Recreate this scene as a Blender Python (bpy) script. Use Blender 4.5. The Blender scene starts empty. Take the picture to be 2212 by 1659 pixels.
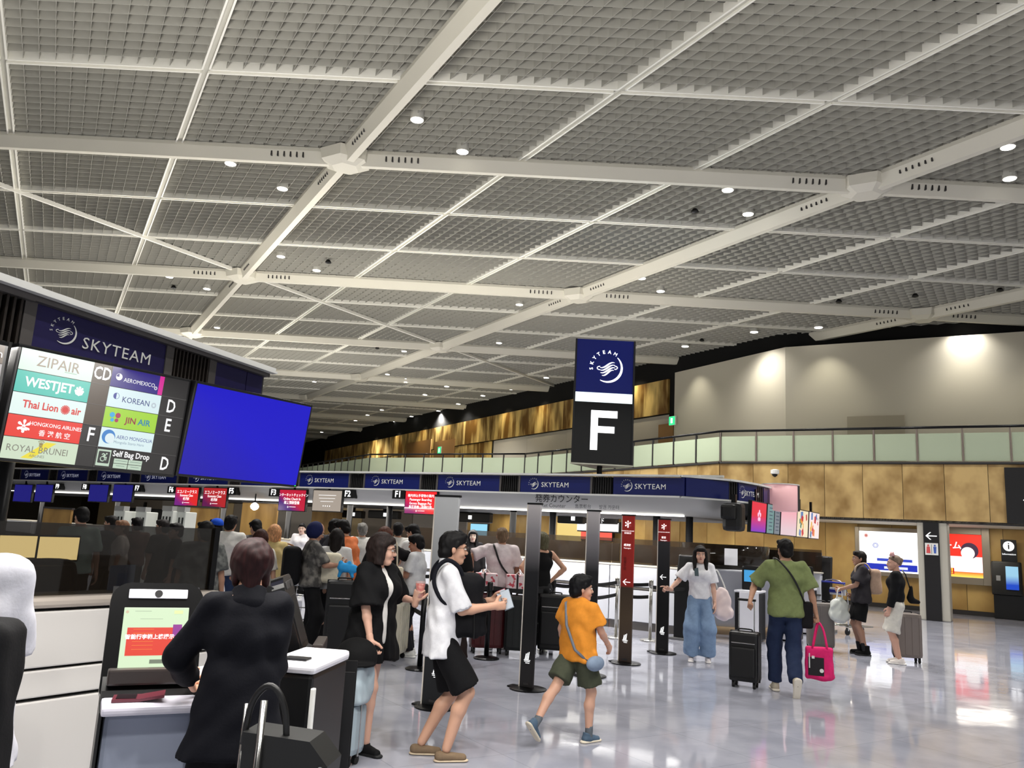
import bpy, bmesh, math, random
import numpy as np
from mathutils import Vector, Matrix
random.seed(4)
rng = np.random.default_rng(4)
S = bpy.context.scene
COL = S.collection
# ------------------------------------------------------------------ camera
IW, IH, FPX = 2212, 1659, 1750.0
PITCH, ROLL, CH = math.radians(10.3), math.radians(3.1), 1.65
_f = np.array([0, math.cos(PITCH), math.sin(PITCH)])
_u0 = np.array([0, -math.sin(PITCH), math.cos(PITCH)])
_r0 = np.array([1.0, 0, 0])
CR = math.cos(ROLL) * _r0 + math.sin(ROLL) * _u0
CU = -math.sin(ROLL) * _r0 + math.cos(ROLL) * _u0
cam_d = bpy.data.cameras.new('camera')
cam = bpy.data.objects.new('camera', cam_d)
COL.objects.link(cam)
m = Matrix.Identity(4)
for i in range(3):
    m[i][0], m[i][1], m[i][2] = CR[i], CU[i], -_f[i]
m[2][3] = CH
cam.matrix_world = m
cam_d.sensor_width = 36.0
cam_d.lens = 36.0 * FPX / IW
cam_d.clip_start, cam_d.clip_end = 0.05, 400
S.camera = cam
# ------------------------------------------------------------------ world, exposure
w = bpy.data.worlds.new('hall_air'); S.world = w; w.use_nodes = True
w.node_tree.nodes['Background'].inputs[0].default_value = (0.60, 0.60, 0.585, 1)
w.node_tree.nodes['Background'].inputs[1].default_value = 1.0
S.view_settings.view_transform = 'Standard'
S.view_settings.look = 'None'
S.view_settings.gamma = 1.0
S.view_settings.use_curve_mapping = False
S.view_settings.exposure = 0.0
try:
    S.cycles.max_bounces = 6; S.cycles.diffuse_bounces = 3; S.cycles.glossy_bounces = 4
    S.cycles.transmission_bounces = 4; S.cycles.transparent_max_bounces = 12
    S.cycles.sample_clamp_indirect = 4.0
    S.cycles.caustics_reflective = False; S.cycles.caustics_refractive = False
except Exception: pass

def area_light(name, loc, size, sy, power, color, aim, kind='AREA'):
    d = bpy.data.lights.new(name, kind); d.energy = power; d.color = color
    d.shape = 'RECTANGLE'; d.size = size; d.size_y = sy
    o = bpy.data.objects.new(name, d); COL.objects.link(o); o.location = loc
    v = Vector(aim) - Vector(loc)
    o.rotation_euler = v.to_track_quat('-Z', 'Y').to_euler()
    return o
# uplights that stand on the islands' roofs and wash the ceiling
area_light('canopy_uplight', (-4.5, 20.5, 3.3), 14, 1.2, 950, (1, .95, .86), (-4.5, 20.5, 9))
area_light('canopy_uplight', (-5.0, 6.0, 3.4), 2.5, 3.5, 560, (1, .96, .9), (-5.0, 6.0, 9))
area_light('canopy_uplight', (-14, 34, 3.4), 14, 3, 1100, (1, .95, .86), (-14, 34, 9))
area_light('canopy_uplight', (3.0, 2.0, 3.4), 3, 3, 450, (1, .95, .88), (3.0, 2.0, 9))

# ------------------------------------------------------------------ picture <-> place
def ray(x, y): return _f + (x - IW / 2) / FPX * CR - (y - IH / 2) / FPX * CU
def hit(P, n, x, y):
    d = ray(x, y); P = np.array([P[0], P[1], P[2] if len(P) > 2 else 0.0]); n = np.array([n[0], n[1], n[2] if len(n) > 2 else 0.0])
    o = np.array([0, 0, CH]); return o + d * ((P - o) @ n) / (d @ n)
def gz(x, y, z=0.0):
    d = ray(x, y); return np.array([0, 0, CH]) + d * ((z - CH) / d[2])
def gy(x, y, Y):
    d = ray(x, y); return np.array([0, 0, CH]) + d * (Y / d[1])
def px(P):
    p = np.asarray(P, float) - [0, 0, CH]; z = p @ _f
    return IW / 2 + FPX * (p @ CR) / z, IH / 2 - FPX * (p @ CU) / z, z

# ------------------------------------------------------------------ materials
def lin(c):
    out = []
    for v in c[:3]:
        v = v / 255.0
        out.append(v / 12.92 if v <= .04045 else ((v + .055) / 1.055) ** 2.4)
    return tuple(out) + (1.0,)
MATS = {}
def mat(name, rgb, rough=.5, metal=0.0, emit=None, es=1.0, alpha=None, trans=None, ior=1.45, noise=None, bump=None, coat=0, spec=None, objvar=0):
    if name in MATS: return MATS[name]
    M = bpy.data.materials.new(name); M.use_nodes = True
    N, L = M.node_tree.nodes, M.node_tree.links
    b = N['Principled BSDF']; c = lin(rgb)
    b.inputs['Base Color'].default_value = c
    b.inputs['Roughness'].default_value = rough
    b.inputs['Metallic'].default_value = metal
    b.inputs['IOR'].default_value = ior
    if spec is not None: b.inputs['Specular IOR Level'].default_value = spec
    if coat: b.inputs['Coat Weight'].default_value = coat
    if emit is not None:
        b.inputs['Emission Color'].default_value = lin(emit); b.inputs['Emission Strength'].default_value = es
    if alpha is not None: b.inputs['Alpha'].default_value = alpha
    if trans is not None: b.inputs['Transmission Weight'].default_value = trans
    tc = None
    if noise or bump or objvar:
        tc = N.new('ShaderNodeTexCoord')
    if noise:   # (scale, rgb2, detail, contrast, stretch)
        sc, rgb2, det, lo, hi = noise[:5]
        mp = N.new('ShaderNodeMapping'); mp.inputs['Scale'].default_value = noise[5] if len(noise) > 5 else (1, 1, 1)
        L.new(tc.outputs['Object'], mp.inputs['Vector'])
        if objvar:
            oi = N.new('ShaderNodeObjectInfo'); mu = N.new('ShaderNodeMath'); mu.operation = 'MULTIPLY'; mu.inputs[1].default_value = 30
            cb = N.new('ShaderNodeCombineXYZ'); L.new(oi.outputs['Random'], mu.inputs[0])
            for k in range(3): L.new(mu.outputs[0], cb.inputs[k])
            L.new(cb.outputs[0], mp.inputs['Location'])
        n = N.new('ShaderNodeTexNoise'); n.inputs['Scale'].default_value = sc; n.inputs['Detail'].default_value = det
        L.new(mp.outputs[0], n.inputs['Vector'])
        r = N.new('ShaderNodeValToRGB'); r.color_ramp.elements[0].position = lo; r.color_ramp.elements[1].position = hi
        r.color_ramp.elements[0].color = c; r.color_ramp.elements[1].color = lin(rgb2)
        L.new(n.outputs['Fac'], r.inputs['Fac']); L.new(r.outputs['Color'], b.inputs['Base Color'])
    if bump:
        n2 = N.new('ShaderNodeTexNoise'); n2.inputs['Scale'].default_value = bump[0]; n2.inputs['Detail'].default_value = 3
        L.new(tc.outputs['Object'], n2.inputs['Vector'])
        bp = N.new('ShaderNodeBump'); bp.inputs['Strength'].default_value = bump[1]; bp.inputs['Distance'].default_value = bump[2]
        L.new(n2.outputs['Fac'], bp.inputs['Height']); L.new(bp.outputs['Normal'], b.inputs['Normal'])
    MATS[name] = M
    return M
def glow(name, rgb, s=1.0): return mat(name, (10, 10, 10), .4, emit=rgb, es=s)
def gradient(name, a, b_, axis=0, lo=0.0, hi=1.0, es=1.0):
    """a lit screen whose picture is a two-colour gradient across its own surface"""
    if name in MATS: return MATS[name]
    M = mat(name, (12, 12, 12), .35, emit=a, es=es)
    N, L = M.node_tree.nodes, M.node_tree.links; b = N['Principled BSDF']
    tc = N.new('ShaderNodeTexCoord'); sx = N.new('ShaderNodeSeparateXYZ'); L.new(tc.outputs['Generated'], sx.inputs[0])
    ad = N.new('ShaderNodeMath'); ad.operation = 'ADD'; L.new(sx.outputs[0], ad.inputs[0]); L.new(sx.outputs[2], ad.inputs[1])
    r = N.new('ShaderNodeValToRGB'); r.color_ramp.elements[0].position = lo; r.color_ramp.elements[1].position = hi
    r.color_ramp.elements[0].color = lin(a); r.color_ramp.elements[1].color = lin(b_)
    src = ad.outputs[0] if axis == 0 else sx.outputs[2]
    L.new(src, r.inputs[0]); L.new(r.outputs[0], b.inputs['Emission Color'])
    return M
def vgrad(name, stops, rough=.35, metal=0.0):
    if name in MATS: return MATS[name]
    M = mat(name, stops[0][1], rough, metal); N, L = M.node_tree.nodes, M.node_tree.links; b = N['Principled BSDF']
    tc = N.new('ShaderNodeTexCoord'); sx = N.new('ShaderNodeSeparateXYZ'); L.new(tc.outputs['Generated'], sx.inputs[0])
    r = N.new('ShaderNodeValToRGB'); els = r.color_ramp.elements
    els[0].position = stops[0][0]; els[0].color = lin(stops[0][1]); els[1].position = stops[-1][0]; els[1].color = lin(stops[-1][1])
    for p, c in stops[1:-1]:
        e_ = els.new(p); e_.color = lin(c)
    L.new(sx.outputs[2], r.inputs[0]); L.new(r.outputs[0], b.inputs['Base Color'])
    return M
WHITE = mat('white_paint', (225, 225, 220), .45)
BLACK = mat('black_plastic', (14, 14, 15), .38)
BLACKM = mat('black_metal', (20, 20, 22), .3, .6)
SILVER = mat('silver_panel', (168, 168, 168), .38, .35)
STEEL = mat('brushed_steel', (190, 188, 182), .25, .95)
DARKG = mat('dark_grey', (52, 50, 50), .5)
NAVY = mat('navy_enamel', (16, 26, 88), .32)
LOUV = mat('ceiling_louvre_grey', (176, 174, 165), .62)
FRAMEC = mat('ceiling_frame_cream', (242, 240, 230), .5)
BEAMC = mat('ceiling_beam_cream', (214, 210, 196), .5)
PLEN = mat('ceiling_void_dark', (9, 9, 8), .9)
LAMP = glow('lamp_white', (255, 250, 240), 9)
STRIPL = glow('strip_light_white', (255, 252, 246), 2.2)
LETW = glow('sign_white_lit', (255, 255, 255), 1.6)
LETG = mat('letter_silver', (205, 205, 200), .4, .2, emit=(205, 205, 200), es=.25)
GLASSD = mat('smoked_glass', (26, 22, 18), .04, 0, alpha=.72)
GLASSC = mat('clear_glass', (200, 210, 200), .04, 0, alpha=.16)
GLASSG = mat('frosted_green_glass', (182, 194, 168), .18, 0, alpha=.8)
GOLD = mat('gold_mottled_panel', (138, 108, 62), .42, .1, noise=(1.5, (198, 168, 112), 3, .36, .64, (1, 1, .8)), objvar=1)
GOLD2 = mat('gold_streaked_panel', (112, 78, 28), .42, .1, noise=(1.3, (232, 200, 124), 3, .4, .66, (1.4, 1.4, .35)), objvar=1)
GREYW = mat('warm_grey_wall', (204, 198, 182), .7, bump=(60, .05, .01))
BLKW = mat('black_recess', (7, 7, 7), .9)

# ------------------------------------------------------------------ mesh builder
OFF = {}
class MB:
    def __init__(s): s.v = []; s.f = []; s.m = []
    def add(s, v, f, mi=0):
        o = len(s.v); s.v += [tuple(map(float, p)) for p in v]; s.f += [tuple(i + o for i in q) for q in f]; s.m += [mi] * len(f); return s
    def box(s, c, d, rz=0.0, mi=0, M=None):
        x, y, z = d[0] / 2, d[1] / 2, d[2] / 2
        P = [(-x, -y, -z), (x, -y, -z), (x, y, -z), (-x, y, -z), (-x, -y, z), (x, -y, z), (x, y, z), (-x, y, z)]
        ca, sa = math.cos(rz), math.sin(rz); out = []
        for p in P:
            q = (p[0] * ca - p[1] * sa, p[0] * sa + p[1] * ca, p[2])
            if M is not None: q = tuple(M @ Vector(q))
            out.append((q[0] + c[0], q[1] + c[1], q[2] + c[2]))
        return s.add(out, [(0, 3, 2, 1), (4, 5, 6, 7), (0, 1, 5, 4), (1, 2, 6, 5), (2, 3, 7, 6), (3, 0, 4, 7)], mi)
    def bbox(s, c, d, r=.01, mi=0, rz=0.0, M=None):   # box with chamfered edges
        x, y, z = d[0] / 2, d[1] / 2, d[2] / 2; r = min(r, x * .9, y * .9, z * .9)
        bm = bmesh.new(); bmesh.ops.create_cube(bm, size=1)
        for v in bm.verts: v.co = (v.co.x * d[0], v.co.y * d[1], v.co.z * d[2])
        bmesh.ops.bevel(bm, geom=bm.edges[:], offset=r, segments=2, affect='EDGES', profile=.6)
        bm.verts.index_update(); ca, sa = math.cos(rz), math.sin(rz); out = []
        for v in bm.verts:
            q = (v.co.x * ca - v.co.y * sa, v.co.x * sa + v.co.y * ca, v.co.z)
            if M is not None: q = tuple(M @ Vector(q))
            out.append((q[0] + c[0], q[1] + c[1], q[2] + c[2]))
        s.add(out, [tuple(v.index for v in f.verts) for f in bm.faces], mi); bm.free(); return s
    def seg(s, a, b, w, h, mi=0, up=(0, 0, 1)):      # bar from a to b, width w (sideways) height h (up)
        a, b = np.array(a, float), np.array(b, float); d = b - a; d /= np.linalg.norm(d)
        u = np.array(up, float); sd = np.cross(d, u)
        if np.linalg.norm(sd) < 1e-6: sd = np.array([1.0, 0, 0])
        sd /= np.linalg.norm(sd); u = np.cross(sd, d)
        P = []
        for q in (a, b):
            for i, j in ((-1, -1), (1, -1), (1, 1), (-1, 1)): P.append(q + sd * i * w / 2 + u * j * h / 2)
        return s.add(P, [(0, 1, 2, 3), (7, 6, 5, 4), (0, 4, 5, 1), (1, 5, 6, 2), (2, 6, 7, 3), (3, 7, 4, 0)], mi)
    def cyl(s, a, b, r0, r1=None, n=12, mi=0, cap=True):
        r1 = r0 if r1 is None else r1
        a, b = np.array(a, float), np.array(b, float); d = b - a; L = np.linalg.norm(d); d = d / L
        t = np.array([0, 0, 1.0]) if abs(d[2]) < .9 else np.array([1.0, 0, 0])
        x = np.cross(d, t); x /= np.linalg.norm(x); y = np.cross(d, x)
        P = [a + (x * math.cos(k * 2 * math.pi / n) + y * math.sin(k * 2 * math.pi / n)) * r0 for k in range(n)] + \
            [b + (x * math.cos(k * 2 * math.pi / n) + y * math.sin(k * 2 * math.pi / n)) * r1 for k in range(n)]
        F = [(k, k + n, (k + 1) % n + n, (k + 1) % n) for k in range(n)]
        if cap: F += [tuple(range(n)), tuple(range(2 * n - 1, n - 1, -1))]
        return s.add(P, F, mi)
    def tube(s, pts, r, n=8, mi=0, closed=False):
        pts = [np.array(p, float) for p in pts]
        if len(pts) >= 4 and not closed and not isinstance(r, (list, tuple)):      # Catmull-Rom through the points
            q = [2 * pts[0] - pts[1]] + pts + [2 * pts[-1] - pts[-2]]; o = []
            for i in range(1, len(q) - 2):
                for t in (0, .25, .5, .75): o.append(.5 * ((2 * q[i]) + (q[i + 1] - q[i - 1]) * t + (2 * q[i - 1] - 5 * q[i] + 4 * q[i + 1] - q[i + 2]) * t * t + (3 * q[i] - q[i - 1] - 3 * q[i + 1] + q[i + 2]) * t ** 3))
            pts = o + [pts[-1]]
        N = len(pts); rings = []
        prev = None
        for i, p in enumerate(pts):
            a = pts[(i - 1) % N] if (i > 0 or closed) else p
            b = pts[(i + 1) % N] if (i < N - 1 or closed) else p
            d = b - a; d /= max(np.linalg.norm(d), 1e-9)
            if prev is None:
                t = np.array([0, 0, 1.0]) if abs(d[2]) < .9 else np.array([1.0, 0, 0]); x = np.cross(d, t)
            else: x = prev - d * (prev @ d)
            x /= max(np.linalg.norm(x), 1e-9); prev = x; y = np.cross(d, x)
            rr = r[i] if isinstance(r, (list, tuple)) else r
            rings.append([p + (x * math.cos(k * 2 * math.pi / n) + y * math.sin(k * 2 * math.pi / n)) * rr for k in range(n)])
        P = [q for R_ in rings for q in R_]; F = []
        for i in range(N if closed else N - 1):
            j = (i + 1) % N
            for k in range(n): F.append((i * n + k, i * n + (k + 1) % n, j * n + (k + 1) % n, j * n + k))
        if not closed: F += [tuple(range(n - 1, -1, -1)), tuple(range((N - 1) * n, N * n))]
        return s.add(P, F, mi)
    def lathe(s, c, prof, n=20, mi=0):               # prof: (r, z) bottom to top
        P = []; F = []
        for r, z in prof:
            for k in range(n): P.append((c[0] + r * math.cos(2 * math.pi * k / n), c[1] + r * math.sin(2 * math.pi * k / n), c[2] + z))
        for i in range(len(prof) - 1):
            for k in range(n): F.append((i * n + k, i * n + (k + 1) % n, (i + 1) * n + (k + 1) % n, (i + 1) * n + k))
        F += [tuple(range(n - 1, -1, -1)), tuple(range((len(prof) - 1) * n, len(prof) * n))]
        return s.add(P, F, mi)
    def prism(s, poly, off, mi=0):                   # poly (3D pts) swept by vector off
        n = len(poly); off = np.array(off, float); P = [np.array(p, float) for p in poly] + [np.array(p, float) + off for p in poly]
        F = [tuple(range(n - 1, -1, -1)), tuple(range(n, 2 * n))] + [(k, (k + 1) % n, (k + 1) % n + n, k + n) for k in range(n)]
        return s.add(P, F, mi)
    def quad(s, a, b, c, d, mi=0): return s.add([a, b, c, d], [(0, 1, 2, 3)], mi)
    def mesh(s, name, mats, smooth=False):
        me = bpy.data.meshes.new(name); me.from_pydata(s.v, [], s.f)
        for mm in (mats if isinstance(mats, (list, tuple)) else [mats]): me.materials.append(mm)
        if any(s.m): me.polygons.foreach_set('material_index', s.m)
        if smooth: me.polygons.foreach_set('use_smooth', [True] * len(me.polygons))
        me.update(); return me

def thing(name, label, cat, loc=(0, 0, 0), rz=0.0, group=None, me=None):
    o = bpy.data.objects.new(name, me); COL.objects.link(o)
    o.location = tuple(map(float, loc)); o.rotation_euler = (0, 0, rz)
    o['label'] = label; o['category'] = cat
    if group: o['group'] = group
    OFF[o.name] = Matrix.Translation(Vector(tuple(map(float, loc)))) @ Matrix.Rotation(rz, 4, 'Z')
    return o
def struct(name, me=None, loc=(0, 0, 0), rz=0.0):
    o = bpy.data.objects.new(name, me); COL.objects.link(o); o['kind'] = 'structure'
    o.location = loc; o.rotation_euler = (0, 0, rz)
    OFF[o.name] = Matrix.Translation(Vector(loc)) @ Matrix.Rotation(rz, 4, 'Z')
    return o
def part(name, mb, mt, parent, world=False, smooth=False, label=None, stuff=False, loc=None, rot=None):
    """one mesh part under its thing; world=True: the vertices are given in the room's frame"""
    if isinstance(mb, MB):
        if world:
            inv = OFF[parent.name].inverted(); mb.v = [tuple(inv @ Vector(p)) for p in mb.v]
        me = mb.mesh(name, mt, smooth)
    else: me = mb
    o = bpy.data.objects.new(name, me); COL.objects.link(o); o.parent = parent
    if loc is not None: o.location = loc
    if rot is not None: o.rotation_euler = rot
    OFF[o.name] = OFF[parent.name] @ (Matrix.Translation(Vector(loc)) if loc is not None else Matrix.Identity(4))
    if label: o['label'] = label
    if stuff: o['kind'] = 'stuff'
    return o
def copy_tree(o, parent=None, loc=None, rz=None, label=None):
    c = o.copy(); COL.objects.link(c); c.parent = parent
    if loc is not None: c.location = tuple(map(float, loc))
    if rz is not None: c.rotation_euler = (0, 0, rz)
    if label: c['label'] = label
    for ch in list(o.children): copy_tree(ch, c)
    return c

# ------------------------------------------------------------------ lettering
TXT = {}
def text_mesh(body, align='CENTER', weight=0.0, mt=None, ext=.004, spacing=1.0):
    if 'M' in body: weight = 0.0      # the outline offset folds this letter
    key = (body, align, weight, mt.name, ext, spacing)
    if key in TXT: return TXT[key]
    cu = bpy.data.curves.new('lettering', 'FONT'); cu.body = body; cu.align_x = align; cu.align_y = 'CENTER'
    cu.size = 1.0; cu.extrude = ext; cu.offset = weight; cu.resolution_u = 2; cu.space_character = spacing
    o = bpy.data.objects.new('lettering', cu); COL.objects.link(o)
    dg = bpy.context.evaluated_depsgraph_get()
    me = bpy.data.meshes.new_from_object(o.evaluated_get(dg)); me.materials.clear(); me.materials.append(mt)
    bpy.data.objects.remove(o); TXT[key] = me
    return me
def frame(P, right, up):
    r = Vector(tuple(map(float, right))).normalized(); u = Vector(tuple(map(float, up))); n = r.cross(u).normalized(); u = n.cross(r)
    M = Matrix.Identity(4)
    for i in range(3): M[i][0], M[i][1], M[i][2], M[i][3] = r[i], u[i], n[i], float(P[i])
    return M
def place(me, M, scale, parent, name='lettering', squash=1.0):
    o = bpy.data.objects.new(name, me); COL.objects.link(o); o.parent = parent
    o.matrix_local = OFF[parent.name].inverted() @ M @ Matrix.Diagonal((scale * squash, scale, scale, 1))
    OFF[o.name] = OFF[parent.name] @ o.matrix_local
    return o
def write(body, M, size, mt, parent, x=0, y=0, align='CENTER', weight=0.0, squash=1.0, name='lettering', ext=.004, z=.003, spacing=1.0):
    return place(text_mesh(body, align, weight, mt, ext, spacing), M @ Matrix.Translation((x, y, z)), size, parent, name, squash)
LOGO = {}
def logo_mesh(mt, ring=True):
    """round alliance emblem: crescent ring, ribbon of three strokes, name set round the upper left"""
    key = (mt.name, ring)
    if key in LOGO: return LOGO[key]
    mb = MB()
    def ribbon(pts, ws):
        L_ = len(pts); A = []; B = []
        for i, p in enumerate(pts):
            a = np.array(pts[max(i - 1, 0)]); b = np.array(pts[min(i + 1, L_ - 1)]); d = b - a; d = d / max(np.linalg.norm(d), 1e-9)
            nn = np.array([-d[1], d[0]]) * ws[i] / 2; A.append(np.array(p) + nn); B.append(np.array(p) - nn)
        v = [(q[0], q[1], 0.004) for q in A] + [(q[0], q[1], 0.004) for q in B]
        mb.add(v, [(i, i + L_, i + 1 + L_, i + 1) for i in range(L_ - 1)])
    n = 40
    an = [math.radians(-118 + 165 * i / n) for i in range(n + 1)]
    if ring: ribbon([(1.0 * math.cos(t), 1.0 * math.sin(t)) for t in an], [.03 + .13 * math.sin(math.pi * i / n) ** .8 for i in range(n + 1)])
    for k, (dx, dy) in enumerate(((0, .16), (.02, -.02), (.04, -.2), (.06, -.38))):
        pts = []
        for i in range(17):
            s_ = i / 16; x = -.5 + s_ * 1.0 + dx * (1 if k else 1)
            y = dy + .2 * math.sin((s_ - .5) * math.pi * 1.25) + (0.02)
            pts.append((x * (1 if k < 3 else .8), y))
        ribbon(pts, [.02 + .085 * math.sin(math.pi * min(1, i / 16 + .02)) for i in range(17)])
    for sx in (-1, 1):
        pts = [(sx * (.5 + .2 * math.sin(math.pi * i / 10)), sx * (-.0) + (.0 + (-.12 if sx < 0 else .12) * math.cos(math.pi * i / 10)) + (-.05 if sx < 0 else .02)) for i in range(11)]
        ribbon(pts, [.05] * 11)
    for ch, deg in zip('SKYTEAM', (186, 165, 144, 124, 104, 83, 61)):
        t = math.radians(deg); tm = text_mesh(ch, 'CENTER', .012, mt, .002)
        vs = np.array([v.co[:] for v in tm.vertices]); fs = [tuple(p.vertices) for p in tm.polygons]
        rot = t - math.pi / 2; R_ = np.array([[math.cos(rot), -math.sin(rot)], [math.sin(rot), math.cos(rot)]])
        p2 = (vs[:, :2] * .34) @ R_.T + np.array([1.1 * math.cos(t), 1.1 * math.sin(t)])
        mb.add([(a[0], a[1], .004) for a in p2], fs)
    LOGO[key] = mb.mesh('emblem', mt); return LOGO[key]
# ================================================================== FLOOR AND CEILING
FLOORM = mat('polished_floor', (150, 151, 160), .1, 0, spec=.75)
def _floor():
    N, L = FLOORM.node_tree.nodes, FLOORM.node_tree.links; b = N['Principled BSDF']
    tc = N.new('ShaderNodeTexCoord')
    def noise(scale, det, stretch=(1, 1, 1)):
        mp = N.new('ShaderNodeMapping'); mp.inputs['Scale'].default_value = stretch; L.new(tc.outputs['Object'], mp.inputs[0])
        n = N.new('ShaderNodeTexNoise'); n.inputs['Scale'].default_value = scale; n.inputs['Detail'].default_value = det
        L.new(mp.outputs[0], n.inputs[0]); return n
    mp = N.new('ShaderNodeMapping'); mp.inputs['Rotation'].default_value = (0, 0, math.radians(-33)); L.new(tc.outputs['Object'], mp.inputs[0])
    br = N.new('ShaderNodeTexBrick'); br.offset = 0; br.inputs['Scale'].default_value = 1.0
    br.inputs['Brick Width'].default_value = .9; br.inputs['Row Height'].default_value = .9; br.inputs['Mortar Size'].default_value = .003
    br.inputs['Color1'].default_value = lin((170, 171, 182)); br.inputs['Color2'].default_value = lin((162, 164, 176)); br.inputs['Mortar'].default_value = lin((142, 144, 154))
    L.new(mp.outputs[0], br.inputs[0])
    n1 = noise(2.2, 5, (1, 1, 1)); r1 = N.new('ShaderNodeValToRGB')
    r1.color_ramp.elements[0].color = (.78, .78, .8, 1); r1.color_ramp.elements[0].position = .38
    r1.color_ramp.elements[1].color = (1.0, 1.0, 1.0, 1); r1.color_ramp.elements[1].position = .6
    L.new(n1.outputs['Fac'], r1.inputs[0])
    mx = N.new('ShaderNodeMix'); mx.data_type = 'RGBA'; mx.blend_type = 'MULTIPLY'; mx.inputs[0].default_value = .8
    L.new(br.outputs['Color'], mx.inputs[6]); L.new(r1.outputs[0], mx.inputs[7]); L.new(mx.outputs[2], b.inputs['Base Color'])
    n2 = noise(1.5, 2); n3 = noise(7, 2)
    ad = N.new('ShaderNodeMath'); ad.operation = 'MULTIPLY_ADD'; ad.inputs[1].default_value = .12
    L.new(n3.outputs['Fac'], ad.inputs[0]); L.new(n2.outputs['Fac'], ad.inputs[2])
    bp = N.new('ShaderNodeBump'); bp.inputs['Strength'].default_value = .1; bp.inputs['Distance'].default_value = .02
    L.new(ad.outputs[0], bp.inputs['Height']); L.new(bp.outputs[0], b.inputs['Normal'])
    mr = N.new('ShaderNodeMapRange'); mr.inputs[3].default_value = .02; mr.inputs[4].default_value = .13
    L.new(n1.outputs['Fac'], mr.inputs[0]); L.new(mr.outputs[0], b.inputs['Roughness'])
_floor()
mb = MB(); mb.box((0, 45, -.1), (110, 110, .2)); struct('floor', mb.mesh('floor', FLOORM))

# ceiling lattice: hubs at O + i A + j B
O_ = np.array([-3.6376, 15.5332, 9.05]); A_ = np.array([10.5292, -.3012, -.1255]); B_ = np.array([-4.9716, 8.9657, .1286])
NRM = np.cross(A_, B_); NRM /= np.linalg.norm(NRM)
def lat(i, j, dz=0.0): return O_ + i * A_ + j * B_ + NRM * dz
wallP = np.array([9.4, 28.0]); wd1 = np.array([math.cos(math.radians(118.5)), math.sin(math.radians(118.5))]); wd2 = np.array([math.cos(math.radians(-32)), math.sin(math.radians(-32))])
def inside(x, y):
    p = np.array([x, y]) - wallP
    n1 = np.array([wd1[1], -wd1[0]]); n2 = np.array([wd2[1], -wd2[0]]) * -1
    return (p @ n1 < 1.6) or (p @ n2 < 1.6)
mb = MB()
c4 = [lat(-7, -3, .35), lat(6, -3, .35), lat(6, 9, .35), lat(-7, 9, .35)]
mb.prism(c4, (0, 0, .1)); ceiling = struct('ceiling', mb.mesh('ceiling', PLEN))
NC = 11
def panel_mesh(split=False):
    a, b = A_ / 3, B_ / 3; g = .055
    def P(u, v, z): return a * u + b * v + NRM * z
    fr = MB(); la = np.linalg.norm(a); lb = np.linalg.norm(b); ga, gb = g / la / .866, g / lb / .866
    c = [(ga, gb), (1 - ga, gb), (1 - ga, 1 - gb), (ga, 1 - gb)]
    w_ = .03
    for k in range(4):
        (u0, v0), (u1, v1) = c[k], c[(k + 1) % 4]
        fr.seg(P(u0, v0, .085), P(u1, v1, .085), w_, .17, 0, NRM)
    sl = []
    for k in range(1, NC + 1):
        t = ga + (1 - 2 * ga) * k / (NC + 1)
        q = MB(); q.seg(P(ga, t, .112), P(1 - ga, t, .112), .005, .155, 0, NRM); sl.append(q)
    for k in range(1, NC + 1):
        t = ga + (1 - 2 * ga) * k / (NC + 1)
        q = MB(); q.seg(P(t, gb, .112), P(t, 1 - gb, .112), .005, .155, 0, NRM); sl.append(q)
    return fr, sl
fr, sl = panel_mesh()
ME_FRAME = fr.mesh('panel_frame', FRAMEC)
allp = MB(); allp.add(fr.v, fr.f, 0)
for q in sl: allp.add(q.v, q.f, 1)
ME_PANEL = allp.mesh('ceiling_panel', [FRAMEC, LOUV])
s1 = MB(); s1.v = sl[0].v; s1.f = sl[0].f; s1.m = sl[0].m; ME_SA = s1.mesh('slat', LOUV)
ME_SB = sl[NC].mesh('slat', LOUV)
cells = []
for i in range(-21, 16):
    for j in range(-6, 27):
        c = lat((i + .5) / 3, (j + .5) / 3)
        x, y, z = px(c)
        if z < 1 or not inside(c[0], c[1]) or c[1] > 92: continue
        if not (-480 < x < 2700 and -420 < y < 1140): continue
        cells.append((z, i, j))
cells.sort()
for n_, (z, i, j) in enumerate(cells):
    base = lat(i / 3, j / 3)
    if n_ < 12:
        p = part('ceiling_panel', ME_FRAME, None, ceiling, loc=base)
        for k in range(NC):
            part('slat', ME_SA, None, p, loc=B_ / 3 * ((1 - 2 * .0185) * k / (NC + 1)))
            part('slat', ME_SB, None, p, loc=A_ / 3 * ((1 - 2 * .0185) * k / (NC + 1)))
    else:
        part('ceiling_panel', ME_PANEL, None, ceiling, loc=base)
RAILC = mat('ceiling_rail_grey', (190, 188, 176), .5)
# beams: thin ones between panels, deep cream ones through the hubs
def inline(i0, j0, di, dj, n=40):
    """the stretch of a lattice line that lies over the hall"""
    ok = [t for t in np.linspace(-8, 12, 401) if inside(*lat(i0 + di * t, j0 + dj * t)[:2]) and -3 < lat(i0 + di * t, j0 + dj * t)[1] < 92 and abs(lat(i0 + di * t, j0 + dj * t)[0]) < 60]
    return (min(ok), max(ok)) if ok else None
def beam_profile(mb, a, b, w, h, bot):
    a, b = np.array(a), np.array(b); d = (b - a) / np.linalg.norm(b - a); sd = np.cross(d, NRM)
    pr = [(-w / 2, .05), (-w / 2, -.03), (-bot / 2, -h), (bot / 2, -h), (w / 2, -.03), (w / 2, .05)]
    P = [q + sd * x + NRM * z for q in (a, b) for x, z in pr]; n = 6
    mb.add(P, [tuple(range(n)), tuple(range(2 * n - 1, n - 1, -1))] + [(k, k + n, (k + 1) % n + n, (k + 1) % n) for k in range(n)])
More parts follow.
